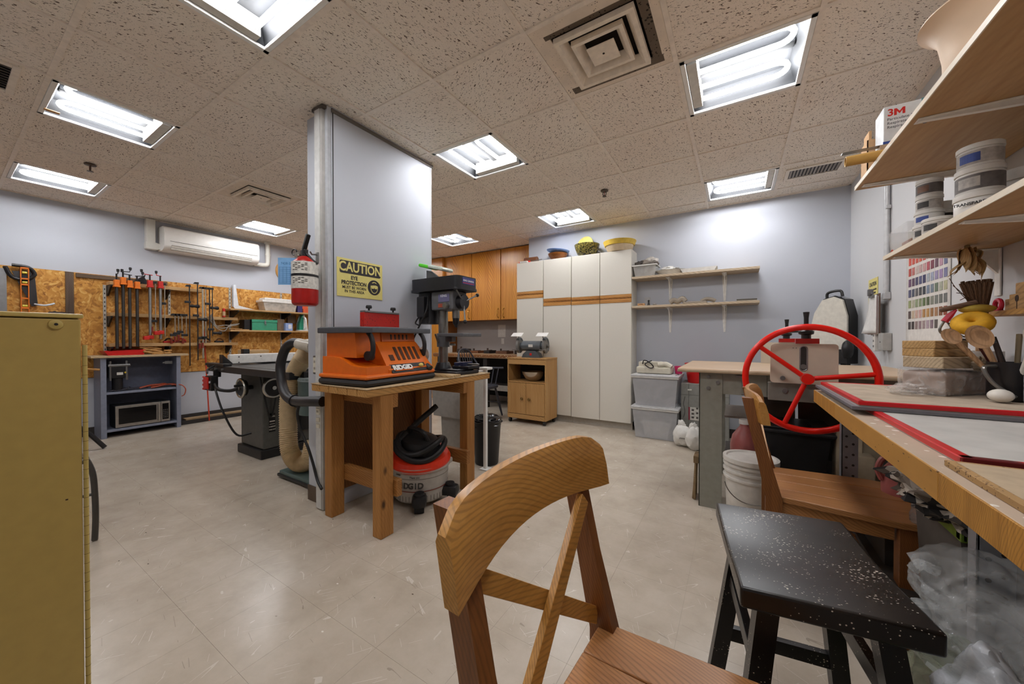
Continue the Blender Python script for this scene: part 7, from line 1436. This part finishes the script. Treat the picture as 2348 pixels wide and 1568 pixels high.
for k, (x, y, hx, hy, z, rz, lab) in enumerate(((.62, 1.42, .18, .14, .0005, 10, 'flattened grey sheet on the floor under the bench'), (.55, 1.30, .17, .12, .013, -8, 'second flattened sheet on top of the floor sheet'), (.58, 1.5, .15, .1, .026, 22, 'upper crumpled sheet of the floor paper pile'))):
    t = thing('paper_pile', lab, 'paper', (x, y, z), 'papers on the floor under the bench', world=False, rz=R(rz)); obj('sheet', G().box(-hx, hx, -hy, hy, 0, .012, .003), PPR, t)

# ------------------------------------------------------------------ pine chairs
PNX = wood('pine seat', '#99653a', '#b98350', 'x', 1.0, .40, .10, .25, True, .28, .009); PNZ = wood('pine post', '#714321', '#8f5a2e', 'z', 1.0, .45, 0, .2, True, .22, .008); PNY = wood('pine rail', '#a5702f', '#cb944b', 'y', 1.0, .36, .06, .35, True, .26, .0085)
def pine_chair(label, loc, rz):
    t = thing('pine_chair', label, 'chair', loc, 'pine chairs with crossed backs', world=False, rz=rz)
    n = 4; wf, wb = .242, .205
    for k in range(n):
        a0, a1 = -1 + 2 * k / n, -1 + 2 * (k + 1) / n; g = .0006
        poly = [(-.215, a0 * wb + g), (.16, a0 * wf + g)]
        if k == 0: poly += [(.225, a0 * wf + .008), (.245, a0 * wf + .035)]
        else: poly += [(.25, a0 * wf + g)]
        if k == n - 1: poly += [(.245, a1 * wf - .035), (.225, a1 * wf - .008), (.16, a1 * wf - g)]
        else: poly += [(.25, a1 * wf - g)]
        poly += [(-.215, a1 * wb - g)]
        s_ = obj('seat_plank', G().prism(poly, 'z', .436, .46), PNX, t)
        bv = s_.modifiers.new('round', 'BEVEL'); bv.width = .003; bv.segments = 2; bv.limit_method = 'ANGLE'
    for s in (-1, 1):
        obj('leg', G().box(.16, .222, s * .195 - .030, s * .195 + .030, 0, .436, .004), PNZ, t)
        P = [(-.20, 0, 0), (-.205, 0, .25), (-.205, 0, .45), (-.245, 0, .62), (-.298, 0, .86)]
        g = G(); vs = []
        for x, _, z in P:
            d_ = .029 if z < .5 else .022; vs.append([g.bm.verts.new((x + a, s * .198 + b, z)) for a, b in ((-d_, -.017), (d_, -.017), (d_, .017), (-d_, .017))])
        for A_, B_ in zip(vs, vs[1:]):
            for k in range(4): g.bm.faces.new((A_[k], A_[(k + 1) % 4], B_[(k + 1) % 4], B_[k]))
        g.bm.faces.new(vs[0]); g.bm.faces.new(vs[-1])
        obj('back_post', g, PNZ, t, angle=20)
        obj('side_rail', G().box(-.18, .155, s * .19 - .010, s * .19 + .010, .375, .435, .002), PNX, t); obj('side_stretcher', G().box(-.18, .155, s * .19 - .009, s * .19 + .009, .17, .21, .002), PNX, t)
        a_, b_ = Vector((-.212, -s * .18, .485)), Vector((-.262, s * .18, .745)); ax = (b_ - a_); L_ = ax.length; ax.normalize(); sd = Vector((1, 0, .2)).normalized(); nn = ax.cross(sd).normalized(); sd = nn.cross(ax)
        M_ = Matrix(((*ax, 0), (*nn, 0), (*sd, 0), (0, 0, 0, 1))).transposed(); M_.translation = a_ + Vector((.010 * s, 0, 0))
        obj('cross_slat', G(M_).box(0, L_, -.017, .017, -.008, .008, .002), PNY, t)
    obj('front_rail', G().box(.165, .185, -.17, .17, .375, .435, .002), PNY, t); obj('cross_stretcher', G().box(-.02, 0, -.18, .18, .175, .205, .002), PNY, t); obj('back_rail', G().box(-.215, -.195, -.18, .18, .38, .435, .002), PNY, t)
    nu, g = 18, G(); prof = [(-.013, -.065), (.013, -.065), (.016, 0), (.014, .05), (.008, .064), (-.006, .066), (-.013, .05)]; rings = []
    for i in range(nu + 1):
        u = -1 + 2 * i / nu; y = .262 * u; x = -.292 + .05 * u * u; z = .818; e = abs(u) ** 10
        rings.append([g.bm.verts.new((x + a + .028 * (b / .066) * -.35, y, z + b * (1 - .28 * e) - .012 * e + (.02 * (1 - u * u) if b < -.03 else 0))) for a, b in prof])
    for A_, B_ in zip(rings, rings[1:]):
        for k in range(len(prof)): g.bm.faces.new((A_[k], A_[(k + 1) % len(prof)], B_[(k + 1) % len(prof)], B_[k]))
    g.bm.faces.new(rings[0]); g.bm.faces.new(rings[-1][::-1]); o = obj('top_rail', g, PNY, t, angle=50)
    return t
pine_chair('nearest pine chair in the foreground, crossed slats in its back', (-.063, .60, 0), R(-4))
pine_chair('pine chair pushed under the clay bench behind the black stool', (.345, 2.06, 0), R(-1))

# black stool
t = thing('black_stool', 'scuffed black wooden stool with white paint flecks', 'stool', (.132, 1.115, 0), world=False, rz=R(8.4))
BS = speck('scuffed black paint', '#1a1512', '#d6cabb', .055, 105, .32, (1, 2.2, 1), .25, .5); BSL = speck('black leg paint', '#15110f', '#c9bba8', .0, 140, .35, (1, 1, 1), .1)
def saddle(u, v, top):
    x = -.155 + .31 * u; y = -.212 + .424 * v; d = .010 * math.cos((v - .5) * PI) ** 2; return (x, y, .60 - d if top else .556)
g = G(); nu_, nv_ = 4, 14
T_ = [[g.bm.verts.new(saddle(i / nu_, j / nv_, 1)) for j in range(nv_ + 1)] for i in range(nu_ + 1)]; B_ = [[g.bm.verts.new(saddle(i / nu_, j / nv_, 0)) for j in range(nv_ + 1)] for i in range(nu_ + 1)]
for i in range(nu_):
    for j in range(nv_):
        g.bm.faces.new((T_[i][j], T_[i + 1][j], T_[i + 1][j + 1], T_[i][j + 1])); g.bm.faces.new((B_[i][j + 1], B_[i + 1][j + 1], B_[i + 1][j], B_[i][j]))
for i in range(nu_):
    g.bm.faces.new((T_[i][0], B_[i][0], B_[i + 1][0], T_[i + 1][0])); g.bm.faces.new((T_[i + 1][nv_], B_[i + 1][nv_], B_[i][nv_], T_[i][nv_]))
for j in range(nv_):
    g.bm.faces.new((T_[0][j + 1], B_[0][j + 1], B_[0][j], T_[0][j])); g.bm.faces.new((T_[nu_][j], B_[nu_][j], B_[nu_][j + 1], T_[nu_][j + 1]))
se = obj('seat', g, BS, t, angle=30); bv = se.modifiers.new('round', 'BEVEL'); bv.width = .006; bv.segments = 3; bv.limit_method = 'ANGLE'
LG = {}
for sx in (-1, 1):
    for sy in (-1, 1):
        g = G(); top, bot = (sx * .095, sy * .15), (sx * .165, sy * .205); vs = []
        for (x, y), z in ((bot, 0), (top, .558)): vs.append([g.bm.verts.new((x + a * .02, y + b * .02, z)) for a, b in ((-1, -1), (1, -1), (1, 1), (-1, 1))])
        for k in range(4): g.bm.faces.new((vs[0][k], vs[0][(k + 1) % 4], vs[1][(k + 1) % 4], vs[1][k]))
        g.bm.faces.new(vs[0]); g.bm.faces.new(vs[1]); obj('leg', g, BSL, t, smooth=False)
def lx(z, s): return s * (.165 - .07 * z / .558)
def ly(z, s): return s * (.205 - .055 * z / .558)
for s in (-1, 1):
    obj('stretcher', G().box(lx(.40, s) - .010, lx(.40, s) + .010, ly(.40, -1), ly(.40, 1), .38, .42, .002), BSL, t); obj('stretcher', G().box(lx(.22, -1), lx(.22, 1), ly(.22, s) - .010, ly(.22, s) + .010, .20, .24, .002), BSL, t)

# tan steel cabinet at the left edge
KH = plain('tan enamel', '#b89d58', .42, 0, .03, 40); KHD = plain('tan enamel edge', '#c2aa62', .4, 0, .03)
t = thing('steel_cabinet', 'tan painted steel cabinet at the left edge of the photo', 'cabinet', (-1.52, -.1, 0))
obj('body', G().box(-1.75, -1.318, -.45, .185, .0, 1.166, .004), KH, t); obj('top_lip', G().box(-1.76, -1.297, -.455, .19, 1.162, 1.172, .003), KHD, t)
d = obj('door', G().box(-1.317, -1.300, -.44, .186, .02, 1.160, .004), KH, t)
obj('lock_rose', G(Matrix.Translation((-1.30, .149, 1.147)) @ Matrix.Rotation(R(90), 4, 'Y')).lathe([(0, 0), (.0115, 0), (.0105, .004), (.006, .006), (0, .006)], n=24), KHD, d)
obj('lock_screw', G().cyl((-1.294, .149, 1.147), (-1.2925, .149, 1.147), .003, n=10), DK, d)
hg = obj('piano_hinge', G().cyl((-1.302, .1915, .02), (-1.302, .1915, 1.10), .0042, n=10), KHD, t)
g = G()
for k in range(48): g.cyl((-1.302, .1915, .03 + k * .0222), (-1.302, .1915, .0308 + k * .0222), .0046, n=10)
obj('hinge_joint', g, plain('hinge joint', '#6d5a2a', .6), hg, kind='stuff')
obj('scratch_mark', G().box(-1.2998, -1.2995, .160, .164, .745, .748), plain('burnt brown', '#3a2418'), d, smooth=False)
